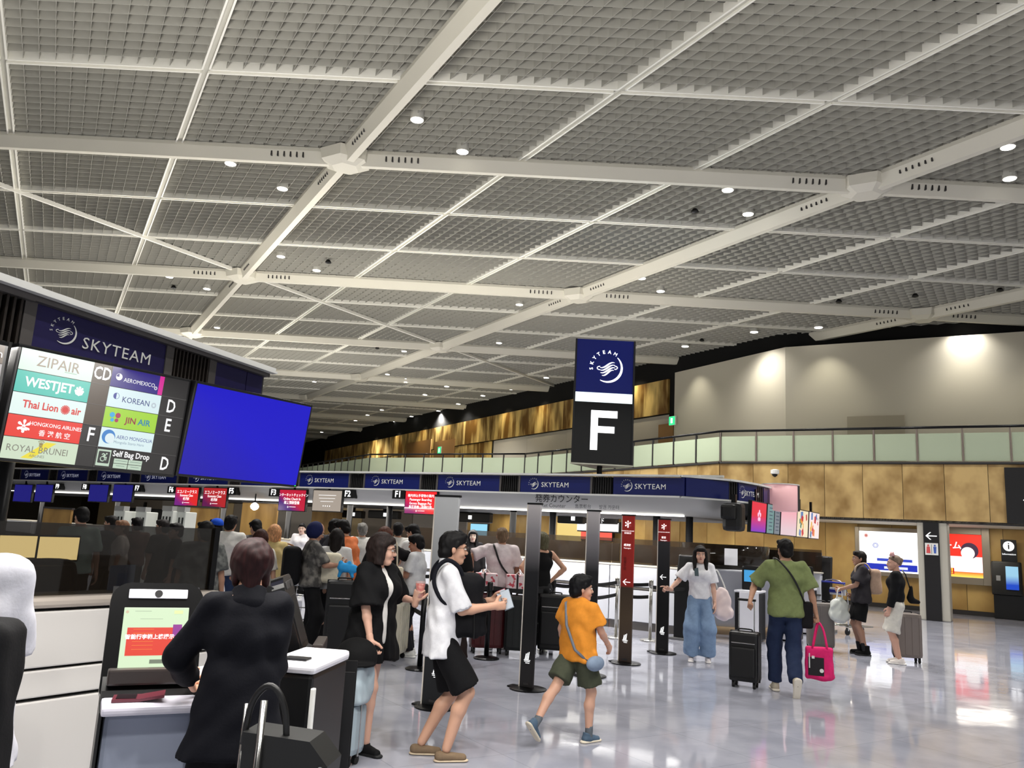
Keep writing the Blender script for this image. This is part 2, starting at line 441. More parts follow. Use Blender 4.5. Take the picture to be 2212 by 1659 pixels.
for k in range(-20, 16):
    r = inline(k / 3, 0, 0, 1)
    if r:
        a, b = lat(k / 3, r[0]), lat(k / 3, r[1])
        if k % 3: mb = MB(); mb.seg(a + NRM * .1, b + NRM * .1, .075, .13, 0, NRM); part('cross_rail', mb, RAILC, ceiling)
        else:
            mb = MB(); beam_profile(mb, a, b, .36, .26, .14); part('main_beam', mb, BEAMC, ceiling)
for k in range(-6, 27):
    r = inline(0, k / 3, 1, 0)
    if r:
        a, b = lat(r[0], k / 3), lat(r[1], k / 3)
        if k % 3: mb = MB(); mb.seg(a + NRM * .105, b + NRM * .105, .075, .12, 0, NRM); part('cross_rail', mb, RAILC, ceiling)
        else:
            mb = MB(); beam_profile(mb, a, b, .33, .25, .12); part('main_beam', mb, BEAMC, ceiling)
r = inline(0, 1, 1, 1); mb = MB(); mb.seg(lat(-1.2, -.2) + NRM * .0, lat(r[1], 1 + r[1]) + NRM * .0, .075, .1, 0, NRM); part('cross_rail', mb, FRAMEC, ceiling)
for i in range(-5, 5):
    for j in range(-1, 8):
        c = lat(i, j)
        if inside(c[0], c[1]) and c[1] < 85:
            mb = MB(); P0_ = []
            for z, r_ in ((.0, .55), (-.2, .5), (-.3, .28)):
                for k in range(6):
                    t = math.radians(60 * k + 30 - 1.6); P0_.append(c + np.array([math.cos(t), math.sin(t), 0]) * r_ + NRM * z)
            F = [(q * 6 + k, q * 6 + (k + 1) % 6, q * 6 + 6 + (k + 1) % 6, q * 6 + 6 + k) for q in range(2) for k in range(6)] + [tuple(range(12, 18))]
            mb.add(P0_, F); part('node_cover', mb, BEAMC, ceiling)
            if c[1] < 30:
                for (dd, nm) in ((A_, 0), (-A_, 0), (B_, 0), (-B_, 0)):
                    u = dd / np.linalg.norm(dd); sd = np.cross(u, NRM); g = MB()
                    for s_ in (-1, 1):
                        for q in range(6):
                            o = c + u * (.85 + q * .13) + sd * s_ * .128 - NRM * .1
                            g.seg(o - NRM * .055, o + NRM * .055, .05, .03, 0, u)
                    part('vent_slots', g, DARKG, ceiling)

# downlights, each a can with a bright lens
ME_CAN = MB().lathe((0, 0, 0), [(.0, .16), (.125, .16), (.125, -.02), (.11, -.02)], 20).mesh('housing', mat('lamp_housing', (200, 198, 190), .4))
ME_LENS = MB().cyl((0, 0, -.03), (0, 0, -.016), .112, n=20).mesh('lens', LAMP)
near = [(901, 257), (999, 326), (498, 352), (610, 406), (2177, 316), (2181, 384), (1572, 409), (1616, 461), (607, 553), (684, 583), (366, 597), (447, 623), (1386, 600), (1427, 628), (1071, 632), (1122, 657), (469, 707), (531, 723), (1036, 723), (1078, 740), (827, 743), (873, 758), (837, 808), (877, 818), (679, 824), (721, 835)]
far = [(965, 834), (1043, 854), (918, 852), (871, 869), (825, 885), (794, 896), (768, 908), (706, 923), (695, 933), (947, 887), (889, 899), (853, 910), (828, 924), (793, 935), (758, 943), (1629, 716), (1480, 747), (1768, 706), (2083, 688), (1180, 815), (1104, 840), (990, 872)]
sp = bpy.data.lights.new('spot_beam', 'SPOT'); sp.energy = 980; sp.spot_size = math.radians(128); sp.spot_blend = .9; sp.color = (1, .97, .925); sp.shadow_soft_size = .11
sp2 = bpy.data.lights.new('spot_beam', 'SPOT'); sp2.energy = 2500; sp2.spot_size = math.radians(130); sp2.spot_blend = .8; sp2.color = (1, .96, .89); sp2.shadow_soft_size = .15
sp3 = sp2.copy(); sp3.energy = 330
def on_ceiling(x, y, dz):
    d = ray(x, y); o = np.array([0, 0, CH]); return o + d * (((O_ + NRM * dz) - o) @ NRM) / (d @ NRM)
def downlight(p, lab, grp, sc=1.0):
    t = thing('downlight', lab, 'light', p, 0, grp); t.scale = (sc, sc, sc)
    part('housing', ME_CAN, None, t); part('lens', ME_LENS, None, t)
    return t
for k, (x, y) in enumerate(near):
    p = on_ceiling(x, y, -.02)
    downlight(p, 'round bright downlight set in the grey louvred ceiling, one of a pair', 'paired ceiling downlights')
    l = bpy.data.objects.new('spot_beam', sp); COL.objects.link(l); l.location = tuple(p - np.array([0, 0, .08]))
for k, (x, y) in enumerate(far):
    p = on_ceiling(x, y, -.02)
    downlight(p, 'small distant downlight in the far flat part of the ceiling', 'distant ceiling downlights', 1.15)
    if k % 3 == 0:
        l = bpy.data.objects.new('spot_beam', sp2 if k < 15 else sp3); COL.objects.link(l); l.location = tuple(p - np.array([0, 0, .08]))
# added spots without fixtures, around the camera and ahead, brightening counters and parapet
for x, y in ((-2.5, 0), (1, -2), (3, 1), (-5, 1), (1.5, 3.5), (5, 7), (6.5, 1), (0, -3), (9, 12), (12, 15), (2, 25), (-3, 31), (7.5, 20.5), (12, 18), (4.2, 25.5)):
    l = bpy.data.objects.new('spot_beam', sp); COL.objects.link(l); l.location = (x, y, 8.9)
ME_DET = MB().lathe((0, 0, 0), [(.05, .06), (.09, .0), (.085, -.03), (.03, -.05)], 14).mesh('smoke_detector', BLACK)
for x, y in ((1501, 457), (709, 566), (375, 621), (1977, 639), (1812, 651), (2160, 627), (815, 752), (1516, 735)):
    thing('smoke_detector', 'small dark ring shaped detector hanging under the ceiling louvres', 'detector', on_ceiling(x, y, -.03), 0, 'ceiling detectors', ME_DET)

# ================================================================== WALLS AND GALLERY
Z2 = 3.95
def v2(a, b, z0, z1): return [(a[0], a[1], z0), (b[0], b[1], z0), (b[0], b[1], z1), (a[0], a[1], z1)]
def walk(a, b, step):
    a, b = np.array(a, float), np.array(b, float); L_ = np.linalg.norm(b - a); n = max(1, int(round(L_ / step)))
    return [a + (b - a) * k / n for k in range(n + 1)], (b - a) / L_
def face_n(a, b):
    d = np.array(b, float) - np.array(a, float); d /= np.linalg.norm(d); n = np.array([d[1], -d[0]])
    mid = (np.array(a) + np.array(b)) / 2
    return n if n @ mid < 0 else -n
def panelled(parent, a, b, z0, z1, step, mt, gap=.012, th=.04, name='wall_panel'):
    pts, d = walk(a, b, step); n = face_n(a, b)
    for p, q in zip(pts[:-1], pts[1:]):
        c = (p + q) / 2 + n * th / 2; w_ = np.linalg.norm(q - p) - gap
        mb = MB(); mb.box((0, 0, 0), (w_, th, z1 - z0 - gap))
        o = part(name, mb, mt, parent, loc=(c[0], c[1], (z0 + z1) / 2), rot=(0, 0, math.atan2(d[1], d[0])))
def slab(mb, a, b, z0, z1, th, side=1, mi=0):
    n = face_n(a, b) * -side
    mb.prism([(a[0], a[1], z0), (b[0], b[1], z0), (b[0], b[1], z1), (a[0], a[1], z1)], (n[0] * th, n[1] * th, 0), mi)
def pl(p, d, t): return (p[0] + d[0] * t, p[1] + d[1] * t)
G1 = wallP; FARW = pl(G1, wd1, 72); G0 = pl(G1, wd1, 5.9); RW = pl(G1, wd2, 16)
mb = MB(); slab(mb, G1, FARW, Z2, 9.6, .3); wl = struct('wall_gallery_long', mb.mesh('wall', BLKW))
mb = MB(); slab(mb, G1, RW, Z2, 9.6, .3); wr = struct('wall_gallery_right', mb.mesh('wall', BLKW))
n1 = face_n(G1, FARW); n2_ = face_n(G1, RW)
panelled(wl, pl(G1, wd1, 5.9), pl(G1, wd1, 56), 6.8, 8.25, 1.6, GOLD2, th=.1)
g = GREYW
panelled(wl, pl(G1, wd1, 5.9), pl(G1, wd1, 21.5), Z2, 6.76, 3.9, mat('gallery_back_wall', (176, 170, 158), .7), th=.02)
panelled(wl, pl(G1, wd1, 21.7), pl(G1, wd1, 56), Z2, 6.76, 1.6, GOLD2, th=.06)
# grey hoarding in front: two faces meeting at the corner
a0 = gz(1458, 805, 8.42)[:2]; a1 = gz(1696, 750, 8.42)[:2]; a2 = gz(2212, 716, 8.42)[:2]; a2 = a1 + (a2 - a1) * 2.2
mb = MB(); slab(mb, a1, a0, Z2, 8.42, .12); part('hoarding_panel', mb, GREYW, wl, world=False)
mb = MB(); slab(mb, a1, a2, Z2, 8.42, .12); part('hoarding_panel', mb, GREYW, wr, world=False)
# access panels in the hoarding
Pn = (a1[0], a1[1]); nn = n2_
c0 = hit((a1[0] + nn[0] * .01, a1[1] + nn[1] * .01), nn, 1830, 900); c1 = hit(Pn, nn, 1890, 899); c2 = hit(Pn, nn, 1954, 897)
for p, q in ((c0, c1), (c1, c2)):
    mb = MB(); slab(mb, p[:2], q[:2], 4.0, c0[2], .03, -1); part('access_panel', mb, mat('hoarding_patch', (172, 164, 146), .7), wr)
# doors and exit signs up on the gallery
dgy = mat('brown_door', (150, 112, 66), .5)
for (x0, x1, y0) in ((1424, 1456, 918), (940, 983, 955), (880, 932, 958)):
    p = hit((G1[0] + n1[0] * .12, G1[1] + n1[1] * .12), n1, x0, y0); q = hit((G1[0] + n1[0] * .12, G1[1] + n1[1] * .12), n1, x1, y0)
    mb = MB(); slab(mb, p[:2], q[:2], Z2, p[2], .04, -1); part('gallery_door', mb, dgy, wl)
GREENL = glow('exit_green', (60, 235, 150), 1.2)
for (x, y, s_, lb) in ((1453, 909, .34, 'green lit exit sign on the gallery wall beside the grey hoarding'), (950, 973, .45, 'small green lit exit sign far along the gold gallery wall')):
    p = hit((G1[0] + n1[0] * .3, G1[1] + n1[1] * .3), n1, x, y)
    t = thing('exit_sign', lb, 'sign', p, math.atan2(wd1[1], wd1[0]))
    part('case', MB().box((0, 0, 0), (s_ * 1.1, .06, s_ * 1.1)), WHITE, t)
    part('lit_face', MB().box((0, .04, 0), (s_, .02, s_)).box((0, .055, 0), (s_ * .3, .01, s_ * .6), mi=1), [GREENL, LETW], t)
# lamps washing the hoarding from above and their light
for x, y, e_ in ((1500, 795, 60), (1645, 755, 60), (1785, 742, 70), (2083, 722, 70), (2290, 705, 70)):
    nn, Pp = (n1, a0) if x < 1690 else (n2_, a1)
    p = hit((Pp[0] + nn[0] * .3, Pp[1] + nn[1] * .3), nn, x, y)
    d = bpy.data.lights.new('wall_washer', 'SPOT'); d.energy = e_ * 2.0; d.spot_size = math.radians(85); d.spot_blend = 1; d.color = (1, .95, .78); d.shadow_soft_size = .05
    l = bpy.data.objects.new('wall_washer', d); COL.objects.link(l); l.location = (p[0] + nn[0] * .55, p[1] + nn[1] * .55, 8.7)
    l.rotation_euler = (Vector((p[0], p[1], 6.0)) - l.location).to_track_quat('-Z', 'Y').to_euler()
for k, t_ in enumerate((8, 12, 16, 20, 24, 28, 32, 37, 42)):
    p = pl(G1, wd1, t_); d = bpy.data.lights.new('wall_washer', 'SPOT'); d.energy = 170; d.spot_size = math.radians(100); d.spot_blend = 1; d.color = (1, .88, .62)
    l = bpy.data.objects.new('wall_washer', d); COL.objects.link(l); l.location = (p[0] + n1[0] * .9, p[1] + n1[1] * .9, 8.9)
    l.rotation_euler = (Vector((p[0], p[1], 6.2)) - l.location).to_track_quat('-Z', 'Y').to_euler()
# far end of the hall
mb = MB(); mb.box((-30, 93, 5), (60, .4, 10)); struct('wall_far', mb.mesh('wall', mat('far_dark_gold', (60, 44, 22), .7)))
mb = MB(); mb.box((-48, 45, 5), (.4, 96, 10)); struct('wall_left', mb.mesh('wall', mat('far_grey', (120, 112, 96), .7)))

# gallery parapet, its balustrade, floor and soffit
C0 = (6.3, 24.0); CR_ = (17.9, 16.75); L1 = (2.3, 31.6); L2 = (.73, 34.4); L3 = (-6.6, 38.9); L4 = (-12.3, 49.0); L5 = (-23, 69)
gp = struct('wall_gallery_parapet', None)
chain = [CR_, C0, L1, L2, L3, L4, L5]
for a, b in zip(chain[:-1], chain[1:]):
    panelled(gp, a, b, 2.5, Z2, .95, GOLD, th=.05)
    mb = MB(); slab(mb, a, b, 2.44, Z2 + .02, .25); part('parapet_core', mb, DARKG, gp)
mb = MB()
for a, b in zip(chain[:-1], chain[1:]): mb.seg((a[0], a[1], Z2 + .03), (b[0], b[1], Z2 + .03), .16, .05)
part('parapet_cap', mb, DARKG, gp)
mb = MB()
back = [(28, 19), tuple(RW), tuple(G1), tuple(FARW)]
poly = [(p[0], p[1], Z2 - .25) for p in [CR_, C0, L1, L2, L3, L4, L5]] + [(p[0], p[1], Z2 - .25) for p in [FARW, G1, RW]]
mb.prism(poly, (0, 0, .22)); part('gallery_slab', mb, mat('slab', (150, 148, 140), .8), gp)
SOFF = mat('soffit_white', (216, 206, 182), .6)
B0w = np.array([13.0, 24.1]); bd2 = np.array([math.cos(math.radians(-33)), math.sin(math.radians(-33))]); bd1 = np.array([math.cos(math.radians(118)), math.sin(math.radians(118))])
BR = B0w + bd2 * 12; BC = B0w - bd2 * 8.2; BF = BC + bd1 * 55
poly = [(p[0], p[1], 2.46) for p in [CR_, C0, L1, L2, L3, L4, L5]] + [(p[0], p[1], 2.46) for p in [BF, BC, BR]]
mb = MB(); mb.prism(poly, (0, 0, .05)); part('gallery_soffit', mb, SOFF, gp)
wb = struct('wall_back_lower', None)
mb = MB(); slab(mb, BC, BR, 0, 2.5, .2); slab(mb, BC, BF, 0, 3.6, .2); part('wall_core', mb, DARKG, wb)
YEL = mat('gold_lower_panel', (168, 132, 72), .45, .1, noise=(1.3, (206, 172, 104), 3, .3, .7, (1, 1, .7)), objvar=1)
panelled(wb, BC, BR, .12, 2.46, .95, YEL); panelled(wb, BC, BC + bd1 * 45, .12, 3.4, .95, YEL)
mb = MB(); nb2 = face_n(BC, BR); mb.seg((*(BC + nb2 * .06), .06), (*(BR + nb2 * .06), .06), .05, .12); struct('baseboard_back', mb.mesh('baseboard', DARKG))
# balustrade
bal = thing('gallery_balustrade', 'green glass balustrade with dark posts and handrail along the gallery edge', 'railing', (C0[0], C0[1], Z2 + .05))
POSTM = mat('post_grey', (128, 116, 108), .45, .3)
segs = list(zip(chain[:-1], chain[1:]))
for si, (a, b) in enumerate(segs):
    pts, d = walk(a, b, 1.06); n = face_n(a, b)
    rz = math.atan2(d[1], d[0])
    for k, p in enumerate(pts):
        mb = MB(); mb.seg((p[0], p[1], Z2 + .05), (p[0], p[1], Z2 + .93), .07, .035, 0, (d[0], d[1], 0)); part('post', mb, POSTM if si == 0 else DARKG, bal, world=True)
    for p, q in zip(pts[:-1], pts[1:]):
        mb = MB(); mb.seg((p[0] + d[0] * .03, p[1] + d[1] * .03, Z2 + .45), (q[0] - d[0] * .03, q[1] - d[1] * .03, Z2 + .45), .012, .72); part('glass_panel', mb, GLASSG, bal, world=True)
    mb = MB(); mb.tube([(a[0], a[1], Z2 + .97), (b[0], b[1], Z2 + .97)], .035); part('handrail', mb, BLACKM, bal, world=True, smooth=True)
# lights under the gallery
nl = face_n(BC, BF)
for t_ in (2, 5.5, 9):
    p = BC + bd2 * t_ + nb2 * 1.6
    area_light('soffit_light', (p[0], p[1], 2.43), 1.5, .6, 30, (1, .93, .8), (p[0], p[1], 0))
for t_ in (3, 8, 13, 19, 25, 31):
    p = BC + bd1 * t_ + nl * 1.6
    area_light('soffit_light', (p[0], p[1], 2.42), 2.2, .6, 46, (1, .92, .76), (p[0], p[1], 0))
# pillar with the washroom direction sign
pp = hit((10.9, 20.9), face_n(C0, CR_), 2016, 1340); pn = face_n(C0, CR_); pd = np.array([-pn[1], pn[0]])
if pd[0] < 0: pd = -pd
prz = math.atan2(pd[1], pd[0])
PC = np.array([11.0, 21.06])
def pil(x): 
    q = hit(PC, pn, x, 1240); return float((q[:2] - PC) @ pd)
xl, xa, xb, xr = pil(1984), pil(1998), pil(2032), pil(2050)
cx = (xl + xr) / 2; c = PC + pd * cx
t = thing('pillar', 'square pale grey pillar with a black washroom sign strip up its front', 'pillar', (c[0], c[1], 0), prz)
wP = xr - xl
part('shaft', MB().bbox((0, .4, 1.23), (wP, .8, 2.46), .03), mat('pillar_grey', (176, 172, 160), .5), t)
bx_ = ((xa + xb) / 2 - cx); bw = xb - xa
part('sign_strip', MB().box((bx_, -.02, 1.23), (bw, .05, 2.45)), mat('sign_black', (22, 21, 22), .35), t)
M = frame((c[0] - pn[0] * 0 + pd[0] * bx_ + pn[0] * .05, c[1] + pd[1] * bx_ + pn[1] * .05, 0), (pd[0], pd[1], 0), (0, 0, 1))
zc = float(hit(c, pn, 2015, 1158)[2])
arrow = MB()
def arrow_shape(mb, s_=1.0, flip=1):
    mb.add([(-.5 * s_ * flip, 0, 0), (.45 * s_ * flip, .045 * s_, 0), (.45 * s_ * flip, -.045 * s_, 0)], [(0, 1, 2) if flip < 0 else (0, 2, 1)])
    mb.add([(-.38 * s_ * flip, .045 * s_, 0), (.5 * s_ * flip, .045 * s_, 0), (.5 * s_ * flip, -.045 * s_, 0), (-.38 * s_ * flip, -.045 * s_, 0)], [(0, 3, 2, 1)])
    mb.add([(-.5 * s_ * flip, 0, 0), (-.12 * s_ * flip, .36 * s_, 0), (0 * s_ * flip, .36 * s_, 0), (-.36 * s_ * flip, 0, 0), (0, -.36 * s_, 0), (-.12 * s_ * flip, -.36 * s_, 0)], [(0, 3, 2, 1), (0, 5, 4, 3)])
arrow_shape(arrow); ME_ARROW = arrow.mesh('arrow', LETW)
place(ME_ARROW, M @ Matrix.Translation((0, zc, .0)), .26, t, 'arrow')
picto = MB(); picto.box((0, 0, 0), (1, 1, .02), mi=0)
for sx, mi in ((-.25, 1), (.25, 2)):
    picto.cyl((sx, .3, .012), (sx, .3, .022), .08, n=12, mi=mi)
    picto.prism([(sx - .12, .2, .012), (sx + .12, .2, .012), (sx + (.16 if mi == 1 else .08), -.35, .012), (sx - (.16 if mi == 1 else .08), -.35, .012)], (0, 0, .01), mi)
picto.box((0, 0, .015), (.03, .8, .012), mi=3)
ME_PIC = picto.mesh('washroom_pictogram', [WHITE, mat('pic_red', (205, 80, 80), .5), mat('pic_blue', (60, 90, 170), .5), BLACK])
place(ME_PIC, M @ Matrix.Translation((0, zc - .33, .0)), .3, t, 'washroom_pictogram')
# black overhead direction sign cut off by the right edge
Q = hit(C0, pn, 2168, 1010); 
n_off = pn * .12; P_ = (C0[0] + n_off[0], C0[1] + n_off[1])
a = hit(P_, pn, 2169, 1010); b = hit(P_, pn, 2173, 1131)
w_ = 1.9; cc = a[:2] + pd * (w_ / 2)
t = thing('direction_sign', 'large black wall sign with a white left-pointing arrow at the right edge', 'sign', (cc[0], cc[1], b[2]), prz)
hh = a[2] - b[2]
part('sign_board', MB().box((0, 0, hh / 2), (w_, .1, hh)), mat('sign_black', (22, 21, 22), .35), t)
g = MB(); g.prism([(-.32, 0, 0), (.1, .42, 0), (.1, -.42, 0)], (0, 0, .01)); g.box((.3, 0, .005), (.45, .2, .01))
M = frame((cc[0] + pn[0] * .06, cc[1] + pn[1] * .06, b[2] + hh * .42), (pd[0], pd[1], 0), (0, 0, 1))
place(g.mesh('arrow', LETW), M @ Matrix.Translation((-w_ / 2 + .68, 0, 0)), 1.0, t, 'arrow')
# security camera on the parapet
p = hit((C0[0] + pn[0] * .3, C0[1] + pn[1] * .3), pn, 1674, 1023)
t = thing('security_camera', 'small white dome camera on the gold parapet above the screens', 'camera', p, prz)
part('housing', MB().lathe((0, 0, 0), [(.05, .12), (.12, .1), (.12, 0), (.06, -.04)], 14), WHITE, t); part('lens', MB().lathe((0, -.02, 0), [(.02, -.1), (.07, -.06), (.08, -.02)], 12), BLACK, t)
# ================================================================== CHECK-IN ISLANDS
E1 = np.array([-.853, .5215]); N1 = np.array([.5215, .853]); F0 = np.array([3.1, 14.5])     # long front of island F
E2 = np.array([.545, .839]); N2 = np.array([.839, -.545]); Q0 = np.array([-2.02, 4.66])     # end face of the near island
def FP(t, off=0.0): return F0 + E1 * t + N1 * off
def fpt(t, off, z): p = FP(t, off); return (p[0], p[1], z)
GRILLE = mat('grille_black', (24, 23, 24), .5); FRM = mat('fascia_frame_grey', (96, 92, 90), .4, .4); TRIM = mat('bright_trim', (222, 222, 218), .35, .2)
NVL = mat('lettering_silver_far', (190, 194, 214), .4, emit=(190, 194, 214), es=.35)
def sign_panel(parent, a, b, z0, z1, nrm, letter_mt, full=True, lw=1.0, gx=0.0):
    """navy fascia panel between plan points a (picture left) and b (picture right), with emblem and name"""
    a, b = np.array(a), np.array(b); d = b - a; L_ = np.linalg.norm(d); d /= L_
    mb = MB(); c = (a + b) / 2
    mb.box((c[0], c[1], (z0 + z1) / 2), (L_, .06, z1 - z0), math.atan2(d[1], d[0]))
    p = part('sign_panel', mb, NAVY, parent, world=True)
    if full:
        h = z1 - z0; M = frame((c[0] + nrm[0] * .032, c[1] + nrm[1] * .032, (z0 + z1) / 2), (d[0], d[1], 0), (0, 0, 1))
        place(logo_mesh(letter_mt), M @ Matrix.Translation((-L_ * .30 + gx, 0, 0)), h * .31, p, 'emblem')
        write('SKYTEAM', M, h * .42 * lw, letter_mt, p, x=-L_ * .19 + gx, y=-h * .04, align='LEFT', weight=.006, spacing=1.08)
    return p
def grille(parent, a, b, z0, z1, n=12):
    a, b = np.array(a), np.array(b); mb = MB(); d = b - a; L_ = np.linalg.norm(d); d /= L_; c = (a + b) / 2; nn = face_n(a, b)
    mb.box((c[0] - nn[0] * .02, c[1] - nn[1] * .02, (z0 + z1) / 2), (L_, .01, z1 - z0), math.atan2(d[1], d[0]))
    for k in range(n):
        q = a + (b - a) * (k + .5) / n; mb.seg((q[0], q[1], z0), (q[0], q[1], z1), .035, L_ / n * .45, 0, (d[0], d[1], 0))
    return part('vent_grille', mb, GRILLE, parent, world=True)
can = thing('check_in_canopy', 'long canopy over the middle check-in island with navy sign panels and silver band', 'canopy', (F0[0], F0[1], 0))
ZT, ZB = 2.75, 2.43
starts = [1.75 + 2.02 * k for k in range(13)]
for k, t0 in enumerate(starts):
    a, b = FP(t0 + 1.55), FP(t0)
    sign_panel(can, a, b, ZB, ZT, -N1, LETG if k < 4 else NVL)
    grille(can, FP(t0 + 1.98), FP(t0 + 1.59), ZB, ZT, 8)
    for tt in (t0 - .01, t0 + 1.565): part('panel_frame', MB().box(fpt(tt, 0, (ZB + ZT) / 2), (.04, .08, ZT - ZB), math.atan2(E1[1], E1[0])), FRM, can, world=True)
TE = starts[-1] + 2.02
a, b = FP(1.29), FP(-.08)
sign_panel(can, a, b, ZB, ZT, -N1, LETG, gx=.0)
grille(can, FP(1.72), FP(1.33), ZB, ZT, 8)
K = [np.array(p) for p in ((3.17, 14.46), (4.03, 14.83), (4.25, 15.0), (4.75, 15.55), (5.0, 15.9))]
sign_panel(can, K[0], K[1], ZB, ZT, face_n(K[0], K[1]), LETG, False)
grille(can, K[1], K[2], ZB, ZT, 4)
sign_panel(can, K[2], K[3], ZB, ZT, face_n(K[2], K[3]), LETG, True)
grille(can, K[3], K[4], ZB, ZT, 4)
endd = np.array([math.cos(math.radians(57)), math.sin(math.radians(57))])
K5 = K[4] + endd * 1.0
front = [FP(TE), FP(0)] + K[1:] + [K5]
mb = MB()
for a, b in zip(front[:-1], front[1:]):
    mb.seg((a[0], a[1], ZT + .03), (b[0], b[1], ZT + .03), .14, .035); mb.seg((a[0], a[1], ZB - .02), (b[0], b[1], ZB - .02), .12, .03)
part('edge_trim', mb, TRIM, can, world=True)
mb = MB(); a, b = K[4], K5; d_ = (b - a) / np.linalg.norm(b - a)
mb.seg((*a, (ZB + ZT) / 2), (*b, (ZB + ZT) / 2), .05, ZT - ZB); part('end_fascia', mb, NAVY, can, world=True)
# curved silver band under the signs, following the front
def band(parent, pts, prof, mt, name):
    mb = MB(); rings = []
    for i, p in enumerate(pts):
        a = pts[max(i - 1, 0)]; b = pts[min(i + 1, len(pts) - 1)]; d = (b - a) / np.linalg.norm(b - a); n = np.array([d[1], -d[0]])
        if n @ p > 0: n = -n
        rings.append([(p[0] + n[0] * o, p[1] + n[1] * o, z) for o, z in prof])
    P = [q for r_ in rings for q in r_]; m_ = len(prof)
    F = [(i * m_ + k, i * m_ + k + 1, (i + 1) * m_ + k + 1, (i + 1) * m_ + k) for i in range(len(pts) - 1) for k in range(m_ - 1)]
    mb.add(P, F); return part(name, mb, mt, parent, world=True, smooth=True)
SILB = mat('silver_band', (178, 178, 176), .42, .15)
band(can, front, [(0, ZB - .03), (-.03, 2.3), (-.08, 2.2), (-.16, 2.12), (-.3, 2.09), (-.6, 2.09)], SILB, 'silver_band')
mb = MB(); mb.seg(fpt(0, .2, 2.085), fpt(TE, .2, 2.085), .06, .03); part('strip_light', mb, STRIPL, can, world=True)
# roof: shallow dark louvred roof rising to the middle, with pale ribs
mb = MB(); ridge = 2.6; RW_ = 5.2
pr = [(0.02, ZT), (ridge, ZT + .2), (RW_, ZT), (RW_, ZT - .25), (RW_ - .1, 2.1), (.6, 2.1)]
def sect(t, dt=0): return [fpt(t, o, z) for o, z in pr]
A__, B__ = sect(-.0), sect(TE)
n = len(pr); mb.add(A__ + B__, [tuple(range(n)), tuple(range(2 * n - 1, n - 1, -1))] + [(k, k + n, (k + 1) % n + n, (k + 1) % n) for k in range(n)])
part('roof', mb, [mat('roof_dark', (62, 62, 60), .5)], can, world=True)
mb = MB(); bk = K[4]; pe = [FP(0, .02), K[1], K[3], K[4], K5 , FP(0, RW_) ]
mb.prism([(p[0], p[1], ZT - .02) for p in pe], (0, 0, .04)); mb.prism([(p[0], p[1], 2.1) for p in [FP(0, .6)] + [q + N1 * .5 for q in K[1:]] + [K5, FP(0, RW_)]], (0, 0, .03)); part('end_roof', mb, mat('roof_dark', (62, 62, 60), .5), can, world=True)
mb = MB()
for k in range(28):
    t = k * 1.01; mb.seg(fpt(t, .05, ZT + .03), fpt(t + .5, ridge, ZT + .23), .035, .04)
part('roof_rib', mb, TRIM, can, world=True)
mb = MB(); mb.seg(fpt(0, ridge, ZT + .24), fpt(TE, ridge, ZT + .24), .1, .05); part('ridge_cap', mb, TRIM, can, world=True)
# steel posts under the canopy
for x in (1107, 1193, 1418, 1489, 838, 752, 478, 556, 620, 246, 82):
    p = hit(FP(0, 1.1), N1, x, 1150)
    mb = MB(); mb.cyl((p[0], p[1], 0), (p[0], p[1], 2.1), .07, n=12); part('post', mb, mat('post_dark', (58, 58, 60), .35, .6), can, world=True, smooth=True)
area_light('canopy_soffit_light', fpt(3.5, .02, 2.06), 7, .3, 170, (1, .97, .93), fpt(3.5, .5, 0))
area_light('canopy_soffit_light', fpt(3.5, 1.8, 2.06), 7, 1.2, 50, (1, .95, .85), fpt(3.5, 1.8, 0))
area_light('canopy_soffit_light', fpt(11, .8, 2.06), 7, 1.6, 130, (1, .95, .85), fpt(11, .9, 0))
area_light('canopy_soffit_light', fpt(20, .8, 2.06), 9, 1.6, 130, (1, .95, .85), fpt(20, .9, 0))
wib = struct('wall_island_back', None)
for k in range(9):
    a, b = FP(10.5 + 2 * k, 5.9), FP(8.5 + 2 * k, 5.9); mb = MB(); c = (a + b) / 2; mb.box((c[0], c[1], 1.05), (1.97, .06, 2.1), math.atan2(-E1[1], -E1[0])); part('wall_panel', mb, mat('island_back_%d' % (k % 3), ((104, 98, 90), (84, 76, 66), (120, 104, 74))[k % 3], .6), wib)
# ticket counter wording on the band
M = frame((*FP(2.6, -.012), 2.3), (-E1[0], -E1[1], 0), (0, 0, 1))
ws = [hit(FP(0, -.01), N1, x, 1080) for x in (1157, 1245)]
LTD = mat('letter_dark', (48, 48, 50), .5)
z1_ = float(hit(FP(0, -.01), N1, 1157, 1077)[2]); z2_ = float(hit(FP(0, -.01), N1, 1157, 1091)[2])
tt = float((ws[0][:2] - F0) @ E1)
sg = [o for o in can.children if o.name.startswith('silver_band')][0]
M = frame((*FP(tt, -.03), z1_), (-E1[0], -E1[1], 0), (0, -.12, 1))
write('発券カウンター', M, .165, LTD, sg, align='LEFT', weight=.008)
M = frame((*FP(tt, -.0), z2_), (-E1[0], -E1[1], 0), (0, 0, 1))
write('Ticket Counter', M, .105, LTD, sg, align='LEFT'); write('售票柜台', M, .085, LTD, sg, x=.86, align='LEFT'); write('발권 카운터', M, .085, LTD, sg, x=1.36, align='LEFT')

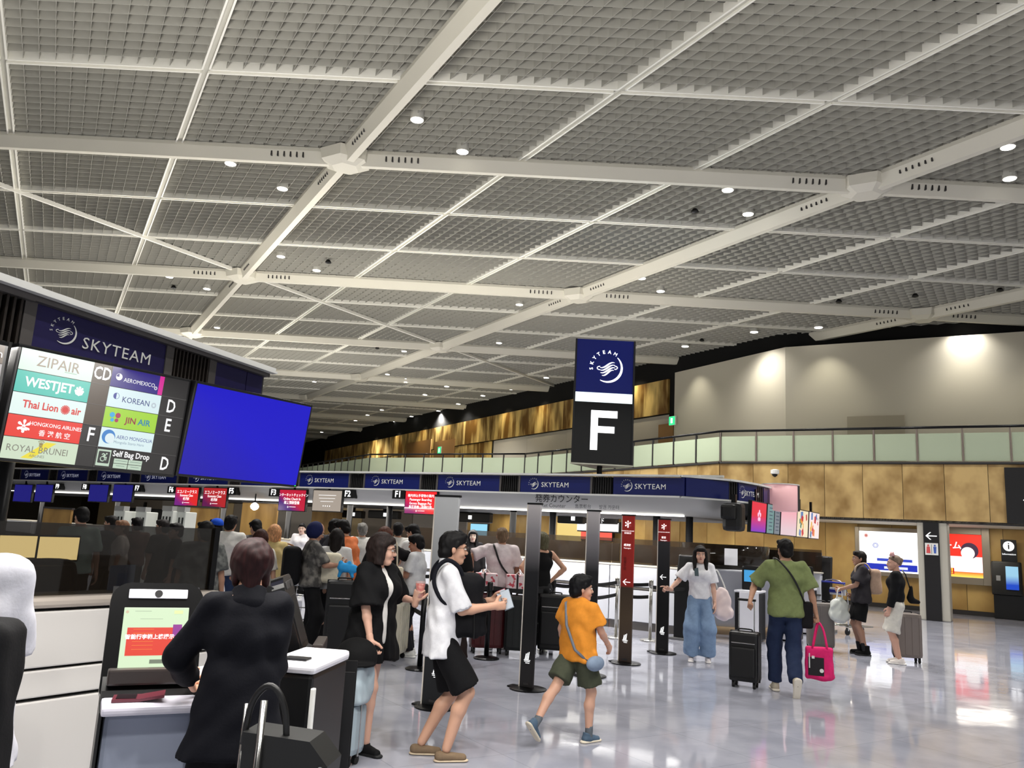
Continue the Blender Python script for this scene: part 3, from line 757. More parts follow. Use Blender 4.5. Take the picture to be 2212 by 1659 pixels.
# ---- hanging screens and counter numbers
RED = gradient('screen_red_magenta', (120, 40, 130), (226, 44, 46), 0, .35, 1.1); RED2 = gradient('screen_red_dim', (104, 30, 84), (190, 44, 48), 0, .35, 1.1, .9)
PUR = gradient('screen_purple_red', (74, 28, 120), (196, 30, 60), 0, .5, 1.6); BLUEU = glow('screen_idle_blue', (34, 32, 118), 1.0); BEIGE = glow('screen_beige', (170, 158, 146), 1.0)
def monitor(P, d, nrm, wd, ht, mt, label, tilt=0.0, group=None, lines=(), lw=LETW, depth=.07, name='hanging_monitor', hang=.12, cat='screen', bezel=.02, twosided=False):
    """P: centre of the front face; d: rightwards in plan, nrm: towards the viewer"""
    rz = math.atan2(d[1], d[0])
    t = thing(name, label, cat, (P[0], P[1], P[2]), rz, group)
    Mx = Matrix.Rotation(tilt, 3, 'X')
    def r(p): return tuple(Mx @ Vector(p))
    c = MB(); c.bbox((0, 0, 0), (wd + 2 * bezel, depth, ht + 2 * bezel), .008, M=Mx); c.v = [(a_, b_ , c_) for a_, b_, c_ in c.v]
    part('case', c, BLACK, t)
    s = MB(); s.box(r((0, -depth / 2 - .001, 0)), (wd, .004, ht), M=Mx); part('lit_screen', s, mt, t)
    if hang:
        h = MB(); h.box((0, depth * .5, ht / 2 + hang / 2), (.06, .05, hang)); part('bracket', h, BLACKM, t)
    Mloc = OFF[t.name] @ Matrix.Rotation(tilt, 4, 'X') @ Matrix.Translation((0, -depth / 2 - .004, 0)) @ Matrix.Rotation(math.pi / 2, 4, 'X')
    for body, y, size in lines: write(body, Mloc, size, lw, t, y=y, weight=.004, ext=.001, z=.0)
    t['_m'] = 0; del t['_m']
    return t, Mloc
def fscreen(xa, xb, y0, y1, mt, label, lines, off=-.02):
    a = hit(FP(0, off), N1, xa, (y0 + y1) / 2); b = hit(FP(0, off), N1, xb, (y0 + y1) / 2); c = (a + b) / 2
    z0 = hit(FP(0, off), N1, (xa + xb) / 2, y1)[2]; z1 = hit(FP(0, off), N1, (xa + xb) / 2, y0)[2]
    return monitor((c[0], c[1], (z0 + z1) / 2), -E1, -N1, np.linalg.norm(b[:2] - a[:2]) - .04, z1 - z0 - .04, mt, label, lines=lines)
jal = [('エコノミークラス', .12, .1), ('Economy Class', .03, .085), ('经济舱', -.06, .085), ('✻ ━━━', -.16, .07)]
fscreen(380, 431, 1052, 1094, RED, 'red and magenta class screen hanging beside the F6 number', jal)
fscreen(440, 492, 1053, 1097, RED2, 'dimmer red class screen hanging beside the F5 number', jal)
fscreen(604, 663, 1057, 1105, PUR, 'purple to red online check-in screen hanging beside the F3 number', [('インターネットチェックイン', .12, .08), ('Online Check In', .03, .085), ('線上預辦登機', -.06, .085), ('✻ ━━━', -.16, .07)])
fscreen(677, 741, 1058, 1106, BEIGE, 'beige screen with small text lines hanging beside the F2 number', [('━━━━━━━━━', .12, .06), ('━━━━━━━━━━', .05, .05), ('━━━━━━━━', -.02, .05), ('▪ ▪ ▪ ▪', -.12, .08)])
fscreen(876, 946, 1060, 1112, gradient('screen_red_bright', (150, 30, 110), (250, 40, 44), 0, .3, .9), 'bright red baggage guidance screen hanging beside the F1 number', [('機内持込手荷物の案内', .14, .07), ('Passenger Boarding', .06, .075), ('Excess Baggage Pay', -.02, .075), ('乘客登機 | 超額行李', -.1, .07), ('✻ ━━━', -.18, .06)])
for xa, xb, lb in ((32, 71, 'left blue idle screen of the pair beside the F10 number'), (78, 116, 'blue idle screen hanging beside the F9 number'), (194, 236, 'blue idle screen hanging beside the F8 number'), (246, 289, 'blue idle screen hanging beside the F7 number')):
    fscreen(xa, xb, 1046, 1085, BLUEU, lb, [])
for xc, tx, y in ((20, 'F10', 1052), (125, 'F9', 1051), (184, 'F8', 1052), (297, 'F7', 1055), (371, 'F6', 1058), (501, 'F5', 1061), (592, 'F3', 1064), (752, 'F2', 1067), (861, 'F1', 1068)):
    p = hit(FP(0, -.06), N1, xc, y)
    t = thing('counter_number_sign', 'small black box sign reading %s in white under the canopy' % tx, 'sign', p, math.atan2(-E1[1], -E1[0]), 'counter number signs')
    part('box', MB().bbox((0, .06, 0), (.34, .14, .19), .01), BLACK, t)
    write(tx, OFF[t.name] @ Matrix.Translation((0, -.015, 0)) @ Matrix.Rotation(math.pi / 2, 4, 'X'), .19, LETW, t, weight=.02)
# ---- counters of island F: white lower panels, dark glass screen on top, desk units
CW = mat('counter_white', (226, 228, 234), .38, .1); CT = mat('counter_top_dark', (60, 52, 46), .3); KICK = mat('kick_plate', (110, 106, 100), .4, .3)
SMOKE = mat('smoked_brown_glass', (44, 36, 28), .06, alpha=.55)
def counter_unit(ta, tb, label, screen=True, off=.42):
    a, b = FP(tb, off), FP(ta, off); d = (b - a) / np.linalg.norm(b - a); L_ = np.linalg.norm(b - a); c = (a + b) / 2; rz = math.atan2(d[1], d[0])
    t = thing('check_in_counter', label, 'counter', (c[0], c[1], 0), rz)
    W_ = L_ - .02
    part('body', MB().box((0, .36, .63), (W_, .66, 1.0)), CW, t)
    part('front_panel', MB().bbox((0, 0, .95), (W_, .05, .36), .006).bbox((0, -.004, .74), (W_, .05, .03), .004, mi=1), [CW, KICK], t)
    part('front_panel', MB().bbox((0, 0, .43), (W_, .05, .56), .006), CW, t)
    part('kick_plate', MB().box((0, .03, .07), (W_, .03, .14)), KICK, t)
    part('top', MB().bbox((0, .36, 1.15), (W_ + .02, .78, .035), .008), mat('counter_ledge', (206, 200, 188), .35), t)
    if screen:
        g = MB(); g.box((0, .05, 1.4), (W_, .012, .46)); part('glass_screen', g, SMOKE, t)
        part('inner_shelf', MB().box((0, .5, 1.36), (W_ * .96, .05, .34)), CT, t)
    return t
cuts = [(-.3, 1.5), (1.5, 3.3), (3.3, 5.1), (5.1, 6.9)]
labs = ['white fronted ticket counter with brown glass nearest the rounded island end', 'white fronted ticket counter behind the red and black banner stands', 'white fronted ticket counter behind the woman in the tank top', 'white fronted check-in counter behind the man in the white shirt']
for (a, b), lb in zip(cuts, labs): counter_unit(a, b, lb)
desk = ['white check-in desk under the F2 sign', 'white check-in desk under the F3 sign', 'white check-in desk under the F5 sign', 'white check-in desk under the F6 sign', 'white check-in desk under the F7 sign', 'white check-in desk under the F8 sign', 'white check-in desk under the F9 sign', 'white check-in desk under the F10 sign']
for t0, lb in zip((7.6, 9.9, 11.9, 13.9, 15.9, 18.0, 20.0, 22.1), desk): counter_unit(t0, t0 + 1.5, lb, False, .9)
# curved end counter
mb = MB(); mb.lathe((0, 0, 0), [(.86, .02), (.86, .12), (.9, .13), (.9, 1.12), (.94, 1.13), (.94, 1.17), (.2, 1.17)], 32)
ce = gz(1555, 1372); cx_, cy_ = ce[0] + .35, ce[1] + 1.0
t = thing('rounded_counter', 'rounded white counter with warm base at the end of the island', 'counter', (cx_, cy_, 0))
part('body', mb, CW, t, smooth=True)
mb = MB(); mb.lathe((0, 0, 0), [(.84, 1.17), (.84, 1.62), (.83, 1.62), (.83, 1.17)], 32); part('glass_screen', mb, SMOKE, t, smooth=True)
part('base_ring', MB().lathe((0, 0, 0), [(.92, 0), (.92, .14), (.8, .14)], 32), mat('warm_plinth', (176, 150, 116), .5), t, smooth=True)
# paper notice on the dark glass
p = hit(FP(0, .3), N1, 1579, 1202); 
t = thing('paper_notice', 'white paper notice taped to dark glass above the counter end', 'notice', gy(1579, 1203, 15.2), math.radians(-30))
part('sheet', MB().box((0, 0, 0), (.24, .004, .3)), mat('paper', (226, 226, 230), .6, emit=(226, 226, 230), es=.15), t)

# ================================================================== NEAR ISLAND (left)
nc = thing('check_in_canopy', 'large near canopy corner at the left with navy sign panels above the airline boards', 'canopy', (Q0[0], Q0[1], 0))
def QP(t, off=0.0): return Q0 + E2 * t + N2 * off
def qpt(t, off, z): p = QP(t, off); return (p[0], p[1], z)
z0n, z1n = 2.42, 2.71
PURN = mat('navy_dull', (34, 28, 78), .4)
def nsign(ta, tb, name='sign_panel', mt=PURN, th=.05, off=0):
    mb = MB(); c = (QP(ta, off) + QP(tb, off)) / 2; h0 = .22 + .0; 
    zt = lambda t: 2.625 - .1 * t * (1 if t < 0 else .35)
    P = [qpt(ta, off, z0n), qpt(tb, off, z0n), qpt(tb, off, zt(tb)), qpt(ta, off, zt(ta))]
    mb.prism(P, (-N2[0] * th, -N2[1] * th, 0)); return part(name, mb, mt, nc, world=True)
big = nsign(-.77, -.02)
nsign(.33, .57); nsign(.575, .70)
for a_, b_ in ((-.83, -.77), (-.02, .03), (.28, .33)): nsign(a_, b_, 'panel_frame', FRM, .07, .01)
def ngr(ta, tb, n):
    zt = lambda t: 2.625 - .1 * t * (1 if t < 0 else .35)
    mb = MB()
    mb.prism([qpt(ta, -.06, z0n), qpt(tb, -.06, z0n), qpt(tb, -.06, zt(tb)), qpt(ta, -.06, zt(ta))], (-N2[0] * .01, -N2[1] * .01, 0), 1)
    for k in range(n):
        t = ta + (tb - ta) * (k + .5) / n; mb.seg(qpt(t, -.02, z0n), qpt(t, -.02, zt(t)), .07, (tb - ta) / n * .35, 0, (E2[0], E2[1], 0))
    part('vent_grille', mb, [mat('grille_warm', (52, 46, 42), .4, .3), BLKW], nc, world=True)
ngr(-2.2, -.83, 40); ngr(.03, .28, 10)
mb = MB(); mb.seg(qpt(-2.3, .06, 2.70 + .125), qpt(-.8, .06, 2.715), .05, .035); mb.seg(qpt(-.8, .06, 2.715), qpt(.73, .06, 2.605), .05, .025)
mb.seg(qpt(-2.3, .08, 2.68 + .125), qpt(.73, .08, 2.585), .05, .012)
part('edge_trim', mb, TRIM, nc, world=True, smooth=False)
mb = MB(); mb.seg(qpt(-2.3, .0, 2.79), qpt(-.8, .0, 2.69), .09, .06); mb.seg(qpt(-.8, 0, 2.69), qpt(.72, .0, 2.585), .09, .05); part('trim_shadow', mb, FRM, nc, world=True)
mb = MB(); W1 = QP(.71); W2 = W1 + np.array([-.839, .545]) * 5; W3 = QP(-2.3) + np.array([-.839, .545]) * 5; W0 = QP(-2.3)
mb.prism([(*W0, 2.41), (*W1, 2.41), (*W2, 2.41), (*W3, 2.41)], (0, 0, .03)); mb.prism([(W0[0], W0[1], 2.77), (W1[0], W1[1], 2.56), (W2[0], W2[1], 2.56), (W3[0], W3[1], 2.77)], (0, 0, .02))
mb.prism([(*W1, 2.42), (*W2, 2.42), (W2[0], W2[1], 2.56), (W1[0], W1[1], 2.56)], (-.02, -.03, 0)); part('roof', mb, mat('roof_dark', (62, 62, 60), .5), nc, world=True)
for t_ in (.45,):
    p = QP(t_, -2.6); mb = MB(); mb.cyl((p[0], p[1], 0), (p[0], p[1], 2.41), .06); part('post', mb, mat('post_dark', (58, 58, 60), .35, .6), nc, world=True, smooth=True)
up = np.array([0, 0, 1.0])
Mb = frame(qpt(-.40, .004, 2.545), (E2[0], E2[1], -.03), (0, 0, 1))
place(logo_mesh(LETG), Mb @ Matrix.Translation((-.215, 0.0, 0)), .062, big, 'emblem')
write('SKYTEAM', Mb, .088, LETG, big, x=-.115, y=-.035, align='LEFT', weight=.006, spacing=1.12)
area_light('near_counter_fill', qpt(-.3, .9, 2.38), 2.6, .5, 80, (1, .96, .9), qpt(-.3, .9, 0))  # added fill lamp without a fixture, brightens the near counter front
# ---- airline boards
QB = Q0 + .2 * N2
def bpt(x, y): return hit(QB, N2, x, y)
def board(xl, yl, xr, yr, ht, tilt, label, mt, name='airline_board'):
    a = bpt(xl, yl); b = bpt(xr, yr); a[2] = b[2] = (a[2] + b[2]) / 2
    d = (b - a)[:2]; L_ = np.linalg.norm(d); d /= L_
    c = (a + b) / 2
    t = thing(name, label, 'board', (c[0], c[1], c[2]), math.atan2(d[1], d[0]))
    Mx = Matrix.Rotation(tilt, 3, 'X')
    cs = MB().bbox((0, .035, ht / 2), (L_, .07, ht), .006); cs.v = [tuple(Mx @ Vector(p)) for p in cs.v]; part('case', cs, BLACK, t)
    s = MB().box((0, -.001, ht / 2), (L_ - .03, .003, ht - .03)); s.v = [tuple(Mx @ Vector(p)) for p in s.v]; part('lit_screen', s, mt, t)
    part('bracket', MB().box((0, .12, ht * .6), (.3, .1, .2)), BLACKM, t)
    F_ = OFF[t.name] @ Matrix.Rotation(tilt, 4, 'X') @ Matrix.Rotation(math.pi / 2, 4, 'X')
    return t, F_ @ Matrix.Translation((0, 0, .0035)), L_
bt, BM, BL = board(-12, 997, 376, 1030, .555, math.radians(5), 'lit airline board listing carriers with counter letters, left of the blue board', glow('board_charcoal', (40, 38, 38), 1.0))
WB, HB = BL - .03, .525
def cell(u0, v0, u1, v1, mt, lift=.001, name='logo_tile'):
    """board coordinates: u right 0..1, v down 0..1"""
    mb = MB(); x0, x1 = (u0 - .5) * WB, (u1 - .5) * WB; y0, y1 = .015 + (1 - v0) * HB, .015 + (1 - v1) * HB
    mb.box(((x0 + x1) / 2, (y0 + y1) / 2, 0), (x1 - x0, y0 - y1, .0012))
    mb.v = [tuple(BM @ Matrix.Translation((0, 0, lift)) @ Vector(p)) for p in mb.v]
    return part(name, mb, mt, bt, world=True)
def bw(body, u, v, size, rgb, par, weight=.0, squash=1.0, align='CENTER', es=1.0, spacing=1.0):
    mt = glow('ink_%d_%d_%d' % rgb, rgb, es)
    return write(body, BM, size, mt, par, x=(u - .5) * WB, y=.015 + (1 - v) * HB, align=align, weight=weight, squash=squash, ext=.0004, z=.003, spacing=spacing)
tl = [(0, .0, .39, .2, (214, 236, 222)), (0, .2, .39, .4, (70, 192, 176)), (0, .4, .39, .6, (224, 242, 238)), (0, .6, .39, .8, (232, 52, 40)), (0, .8, .39, 1.0, (206, 222, 196)),
      (.5, .0, .80, .2, (44, 30, 128)), (.5, .2, .83, .4, (216, 236, 240)), (.5, .4, .83, .6, (162, 212, 56)), (.5, .6, .83, .8, (218, 238, 240))]
cs_ = [cell(a, b + .003, c, d - .003, glow('tile_%d_%d_%d' % col, col, 1.0)) for a, b, c, d, col in tl]
cell(.8, .003, .83, .197, glow('tile_pink', (214, 40, 150), 1.0)); cell(.39, .0, .5, .6, glow('tile_brown', (82, 66, 52), .8))
ln = glow('rule_grey', (110, 108, 106), .7)
for u0, u1 in ((.39, .5), (.83, 1.0)):
    for v in (.2, .4, .6, .8): cell(u0, v - .002, u1, v + .002, ln, .002, 'rule')
cell(.5, .8 - .002, 1, .802, ln, .002, 'rule'); cell(.497, .0, .5, 1.0, ln, .002, 'rule')
bw('ZIPAIR', .2, .1, .072, (148, 128, 112), cs_[0], 0, 1.0); bw('━━━', .27, .155, .02, (120, 170, 140), cs_[0])
bw('WESTJET', .175, .3, .062, (255, 255, 255), cs_[1], .03, .95); bw('❋', .335, .305, .06, (255, 255, 255), cs_[1], .03)
bw('Thai Lion', .15, .5, .05, (214, 44, 40), cs_[2], .025, .9); bw('✺', .28, .5, .06, (214, 44, 40), cs_[2], .02); bw('air', .34, .5, .05, (214, 44, 40), cs_[2], .025, .9)
bw('✻', .085, .7, .085, (255, 255, 255), cs_[3], .02); bw('HONGKONG AIRLINES', .25, .665, .026, (255, 255, 255), cs_[3], .012, .95); bw('香 港 航 空', .25, .745, .032, (255, 255, 255), cs_[3], .01)
mb = MB(); mb.prism([((.10 - .5) * WB, .015 + .02 * HB, .002), ((.155 - .5) * WB, .015 + .02 * HB, .002), ((.27 - .5) * WB, .015 + .18 * HB, .002), ((.215 - .5) * WB, .015 + .18 * HB, .002)], (0, 0, .0005)); mb.v = [tuple(BM @ Vector(p)) for p in mb.v]
part('yellow_slash', mb, glow('slash_yellow', (236, 220, 60), 1.0), bt, world=True)
bw('ROYAL BRUNEI', .18, .9, .045, (130, 128, 116), cs_[4], 0, .95); bw('AIRLINES', .18, .955, .018, (130, 128, 116), cs_[4]); bw('♛', .19, .84, .04, (140, 120, 60), cs_[4])
bw('CD', .446, .1, .09, (255, 255, 255), bt, .02, .72); bw('F', .445, .7, .1, (255, 255, 255), bt, .015, .85)
bw('D', .905, .3, .1, (255, 255, 255), bt, .015, .75); bw('E', .905, .5, .1, (255, 255, 255), bt, .015, .8); bw('D', .93, .9, .1, (255, 255, 255), bt, .015, .72)
bw('AEROMEXICO', .675, .115, .03, (255, 255, 255), cs_[5], .02, .95); bw('◕', .545, .1, .045, (255, 255, 255), cs_[5]); bw('◎', .782, .14, .024, (255, 255, 255), cs_[5])
bw('KOREAN', .675, .31, .042, (56, 66, 130), cs_[6], .005, .95); bw('◐', .55, .29, .042, (56, 66, 150), cs_[6]); bw('◎', .79, .32, .036, (170, 176, 190), cs_[6])
bw('JIN', .665, .51, .045, (150, 40, 70), cs_[7], .02, 1.05); bw('AIR', .75, .51, .045, (40, 130, 170), cs_[7], .02, 1.05)
mb = MB()
for (sx, mi) in ((-1, 0), (1, 1)):
    for (dx, dy, r_) in ((.016, .014, .014), (.012, -.012, .01)):
        mb.cyl(((.565 - .5) * WB + sx * dx, .015 + .5 * HB + dy, .002), ((.565 - .5) * WB + sx * dx, .015 + .5 * HB + dy, .0035), r_, n=12, mi=mi)
mb.v = [tuple(BM @ Vector(p)) for p in mb.v]; part('butterfly_mark', mb, [glow('mark_cyan', (60, 170, 220), 1), glow('mark_plum', (170, 40, 90), 1)], bt, world=True)
mb = MB(); q = ((.55 - .5) * WB, .015 + .31 * HB); mb.cyl((q[0], q[1], .002), (q[0], q[1], .003), .036, n=24, mi=0); mb.cyl((q[0] + .008, q[1] - .008, .003), (q[0] + .008, q[1] - .008, .0035), .026, n=20, mi=1)
mb.v = [tuple(BM @ Vector(p)) for p in mb.v]; part('round_mark', mb, [glow('mark_sky', (60, 130, 200), 1), glow('mark_pale', (222, 236, 240), 1)], bt, world=True)
bw('AERO MONGOLIA', .71, .685, .027, (62, 70, 150), cs_[8], .01, .92); bw('Mongolia Starts Here', .68, .735, .02, (130, 150, 170), cs_[8])
bw('Self Bag Drop', .71, .85, .042, (255, 255, 255), bt, .02, .9)
cell(.505, .82, .585, .98, glow('picto_pale', (190, 210, 190), 1)); bw('♿', .545, .9, .06, (50, 50, 50), bt)
for u in (.61, .70):
    for v in (.895, .945): cell(u, v, u + .085, v + .045, glow('picto_pale', (190, 210, 190), 1), name='name_tile')
for u, v, s_ in ((.652, .917, '━━━━'), (.742, .917, '━━━━'), (.652, .967, '━━━'), (.742, .967, '━━━')): bw(s_, u, v, .016, (80, 110, 100), bt)
bt2, BM2, BL2 = board(379, 1030, 641, 1052, .545, math.radians(8), 'large blank bright blue display board hanging right of the airline board', gradient('board_blue', (22, 8, 168), (14, 2, 196), 0, .2, 1.2), 'display_board')
mb = MB().box((BL2 / 2 - .02, .012, 0), (.006, .006, .002)); mb.v = [tuple(BM2 @ Vector(p)) for p in mb.v]; part('power_light', mb, glow('led_green', (40, 230, 60), 2), bt2, world=True)
aL = bpt(-14, 997); c = aL[:2] - E2 * .5
bt3 = thing('display_board', 'pale lit board with a brown heading cut off at the left edge', 'board', (c[0], c[1], 1.845), math.atan2(E2[1], E2[0]))
part('case', MB().box((0, .035, .277), (.96, .07, .555)), BLACK, bt3); part('lit_screen', MB().box((0, -.002, .23), (.93, .004, .43)), glow('pale_screen', (176, 170, 172), .9), bt3)
part('heading', MB().box((0, -.003, .49), (.93, .004, .085)), glow('heading_brown', (104, 84, 66), .9), bt3)
write('tion', OFF[bt3.name] @ Matrix.Rotation(math.pi / 2, 4, 'X') @ Matrix.Translation((0, 0, .006)), .05, LETW, bt3, x=.42, y=.49)

# ---- near counter with its dark glass
C0n = np.array([-2.6, 4.4])
def CP(t, off=0.0): return C0n + E2 * t + N2 * off
def cpt(t, off, z): p = CP(t, off); return (p[0], p[1], z)
ctr = thing('check_in_counter', 'long silver panelled counter behind the black kiosk with dark glass along its top', 'counter', (C0n[0], C0n[1], 0), math.atan2(E2[1], E2[0]))
cwm = mat('counter_satin', (206, 203, 200), .4, .1)
TA, TB = -1.6, 1.36
for z0, z1 in ((.02, .615), (.635, .775), (.79, 1.085)):
    mb = MB(); L_ = TB - TA; c = CP((TA + TB) / 2, -.03); mb.bbox((c[0], c[1], (z0 + z1) / 2), (L_, .06, z1 - z0), .008, rz=math.atan2(E2[1], E2[0])); part('front_panel', mb, cwm, ctr, world=True)
mb = MB(); c = CP((TA + TB) / 2, -.17); mb.box((c[0], c[1], .55), (TB - TA, .22, 1.08), math.atan2(E2[1], E2[0])); part('body', mb, DARKG, ctr, world=True)
mb = MB(); c = CP((TA + TB) / 2, -.16); mb.bbox((c[0], c[1], 1.13), (TB - TA + .03, .34, .06), .02, rz=math.atan2(E2[1], E2[0])); part('top_ledge', mb, mat('ledge_satin', (196, 186, 176), .25, .4), ctr, world=True)
for a_, b_ in ((TA, -.1), (-.09, 1.33)):
    mb = MB(); mb.seg(cpt(a_, -.1, 1.355), cpt(b_, -.1, 1.355), .012, .41); part('glass_screen', mb, GLASSD, ctr, world=True)
mb = MB(); mb.seg(cpt(TB - .01, -.1, 1.16), cpt(TB - .01, -.1, 1.57), .05, .04, 0, (E2[0], E2[1], 0)); part('end_post', mb, BLACKM, ctr, world=True)
mb = MB(); c = CP((TA + TB) / 2, -.95); mb.box((c[0], c[1], .7), (TB - TA, .6, .04), math.atan2(E2[1], E2[0])); part('work_top', mb, mat('work_top', (70, 64, 58), .4), ctr, world=True)
# inner dark back of the near island (staff side)
for k, (xa, xb, y0, y1, lb) in enumerate(((-6, 75, 1157, 1204, 'left of two warm lit desk monitors behind the dark counter glass'), (80, 166, 1160, 1209, 'right of two warm lit desk monitors behind the dark counter glass'))):
    pl0 = CP(0, -.75)
    a = hit(pl0, N2, xa, (y0 + y1) / 2); b = hit(pl0, N2, xb, (y0 + y1) / 2); zt = hit(pl0, N2, (xa + xb) / 2, y0)[2]; zb = hit(pl0, N2, (xa + xb) / 2, y1)[2]
    t, _ = monitor(((a[0] + b[0]) / 2, (a[1] + b[1]) / 2, (zt + zb) / 2), E2, N2, np.linalg.norm((b - a)[:2]), zt - zb, mat('monitor_warm', (20, 18, 14), .4, emit=(255, 224, 150), es=7), lb, hang=0, name='desk_monitor', depth=.03, bezel=.012)
    part('stand', MB().box((0, .03, -(zt - zb) / 2 - .1), (.04, .03, .2)).box((0, .03, -(zt - zb) / 2 - .2), (.2, .14, .015)), BLACK, t)
p = hit(CP(0, -.3), N2, 262, 1254)
t = thing('acrylic_stand', 'slanted translucent acrylic notice board behind the counter glass', 'stand', p, math.atan2(E2[1], E2[0]) + .3)
part('sheet', MB().box((0, 0, 0), (.22, .008, .19)), mat('acrylic', (120, 132, 150), .2, emit=(90, 100, 120), es=.5), t); part('paper', MB().box((.0, -.006, 0), (.08, .004, .09)), mat('acrylic_paper', (80, 100, 130), .5, emit=(60, 80, 110), es=.5), t)
p = hit(CP(0, -.55), N2, 95, 1262)
t = thing('office_chair', 'black office chair back behind the near counter glass', 'chair', (p[0], p[1], 0), math.atan2(E2[1], E2[0]))
part('backrest', MB().tube([(-.18, 0, 1.12), (-.17, 0, 1.26), (-.12, 0, 1.31), (.12, 0, 1.31), (.17, 0, 1.26), (.19, 0, 1.12)], .022, 8), BLACK, t, smooth=True)
part('mesh_back', MB().bbox((0, .01, 1.18), (.32, .02, .22), .01), mat('chair_mesh', (26, 26, 22), .8), t)
part('seat', MB().bbox((0, -.12, .62), (.46, .42, .07), .03), BLACK, t); part('column', MB().cyl((0, -.1, .1), (0, -.1, .6), .03), BLACKM, t)
g = MB()
for k in range(5): g.seg((0, -.1, .1), (.28 * math.cos(k * 1.2566), -.1 + .28 * math.sin(k * 1.2566), .05), .04, .04)
part('star_base', g, BLACKM, t); part('lumbar_bar', MB().seg((0, .02, .65), (0, .02, 1.1), .05, .02, 0, (0, 1, 0)), BLACKM, t)

# ================================================================== THE F TOWER SIGN
fa = gy(1233, 998, 17.6); fb = gy(1366, 1003, 17.6); fb = np.array([fb[0], fb[1], fa[2]])
d = (fb - fa)[:2]; wF = np.linalg.norm(d); d /= wF; zb = fa[2]
zt = gy(1241, 731, 17.6)[2]; hF = zt - zb; c = (fa + fb) / 2
ft = thing('tower_sign', 'tall three sided lit sign with navy emblem top and white letter F on black', 'sign', (c[0], c[1] + .0, 2.95), math.atan2(d[1], d[0]))
def tri(z0, z1, mt, name, w_=wF, r=.0, y0=0):
    mb = MB(); y = y0; dp = w_ * .8
    pts = [(-w_ / 2, y), (w_ / 2, y), (w_ / 2 - .04, y + .12), (.06, y + dp), (-.06, y + dp), (-w_ / 2 + .04, y + .12)]
    mb.prism([(a, b, z0) for a, b in pts], (0, 0, z1 - z0)); return part(name, mb, mt, ft)
zo = zb - 2.95; fr1, fr2 = .435, .512     # fractions from the top
NAVF = mat('tower_navy', (6, 14, 62), .2, emit=(8, 18, 84), es=.6)
zA = zo + hF * (1 - fr1); zB = zo + hF * (1 - fr2)
tri(zo, zB, mat('tower_black', (8, 8, 9), .15), 'lower_body'); tri(zB, zA, glow('tower_band', (236, 250, 255), 1.5), 'lit_band', wF * .97, y0=-.005); tri(zA, zo + hF, NAVF, 'upper_body')
mb = MB()
for sx in (-1, 1): mb.box((sx * (wF / 2 - .02), -.01, zo + hF / 2), (.04, .03, hF))
part('edge_frame', mb, mat('tower_frame', (18, 18, 22), .3), ft)
mb = MB(); mb.seg((-wF / 2, 0, zo - .02), (wF / 2, 0, zo - .02), .04, .03); mb.seg((wF / 2, 0, zo - .02), (0, wF * .8, zo - .02), .04, .03); mb.seg((0, wF * .8, zo - .02), (-wF / 2, 0, zo - .02), .04, .03)
mb.prism([(-wF / 2 + .05, .02, zo - .03), (wF / 2 - .05, .02, zo - .03), (0, wF * .75, zo - .03)], (0, 0, .02)); part('bottom_frame', mb, mat('tower_bottom', (190, 190, 176), .4, .2), ft)
mb = MB(); mb.cyl((0, .35, -.0), (0, .35, zo), .06); mb.cyl((0, .35, -.0), (0, .35, .02), .14); part('mast', mb, BLACKM, ft)
MF = OFF[ft.name] @ Matrix.Translation((0, -.02, 0)) @ Matrix.Rotation(math.pi / 2, 4, 'X')
lh = glow('tower_white', (255, 255, 255), 2.4)
place(logo_mesh(lh), MF @ Matrix.Translation((.04 * wF, (zA + zo + hF) / 2 - .03, 0)), wF * .24, ft, 'emblem')
g = MB(); hh = hF * .315; w0 = wF * .43; y0 = zo + hF * .105; x0 = -wF * .2; sw = wF * .115
g.box((x0 + sw / 2, y0 + hh / 2, .01), (sw, hh, .02)); g.box((x0 + w0 / 2, y0 + hh - sw * .5, .01), (w0, sw, .02)); g.box((x0 + w0 * .45, y0 + hh * .52, .01), (w0 * .9, sw * .92, .02))
place(g.mesh('letter_f', lh), MF, 1.0, ft, 'letter')
l = area_light('tower_top_glow', (c[0] + .1, c[1] + .5, zt + .15), .5, .5, 34, (.75, .88, 1), (c[0] + .6, c[1] - 1.2, 9))

# ================================================================== HANGING SCREENS AT THE ISLAND END, POSTERS, KIOSKS
SP = np.array([4.75, 15.45])
def sq(x, y): return hit(SP, np.array([math.sin(math.radians(57)), -math.cos(math.radians(57))]), x, y)
ends = [(1619, 1651, gradient('ad_red_violet', (120, 40, 190), (226, 36, 60), 1, .0, .55), 'red and violet lit screen first from the black housing'), (1653, 1668, glow('ad_teal', (120, 160, 160), .8), 'narrow teal and cream flight list screen'),
        (1669, 1681, glow('ad_greyblue', (130, 140, 150), .8), 'narrow grey blue flight list screen'), (1683, 1717, gradient('ad_pink_white', (222, 196, 204), (244, 168, 180), 1, .2, 1.1), 'plain pale pink lit screen'),
        (1718, 1742, glow('ad_cream', (240, 224, 190), 1.0), 'cream advert screen with coloured patches'), (1744, 1766, glow('ad_redwhite', (246, 226, 222), 1.0), 'red and white advert screen furthest right')]
nE = np.array([math.sin(math.radians(57)), -math.cos(math.radians(57))])
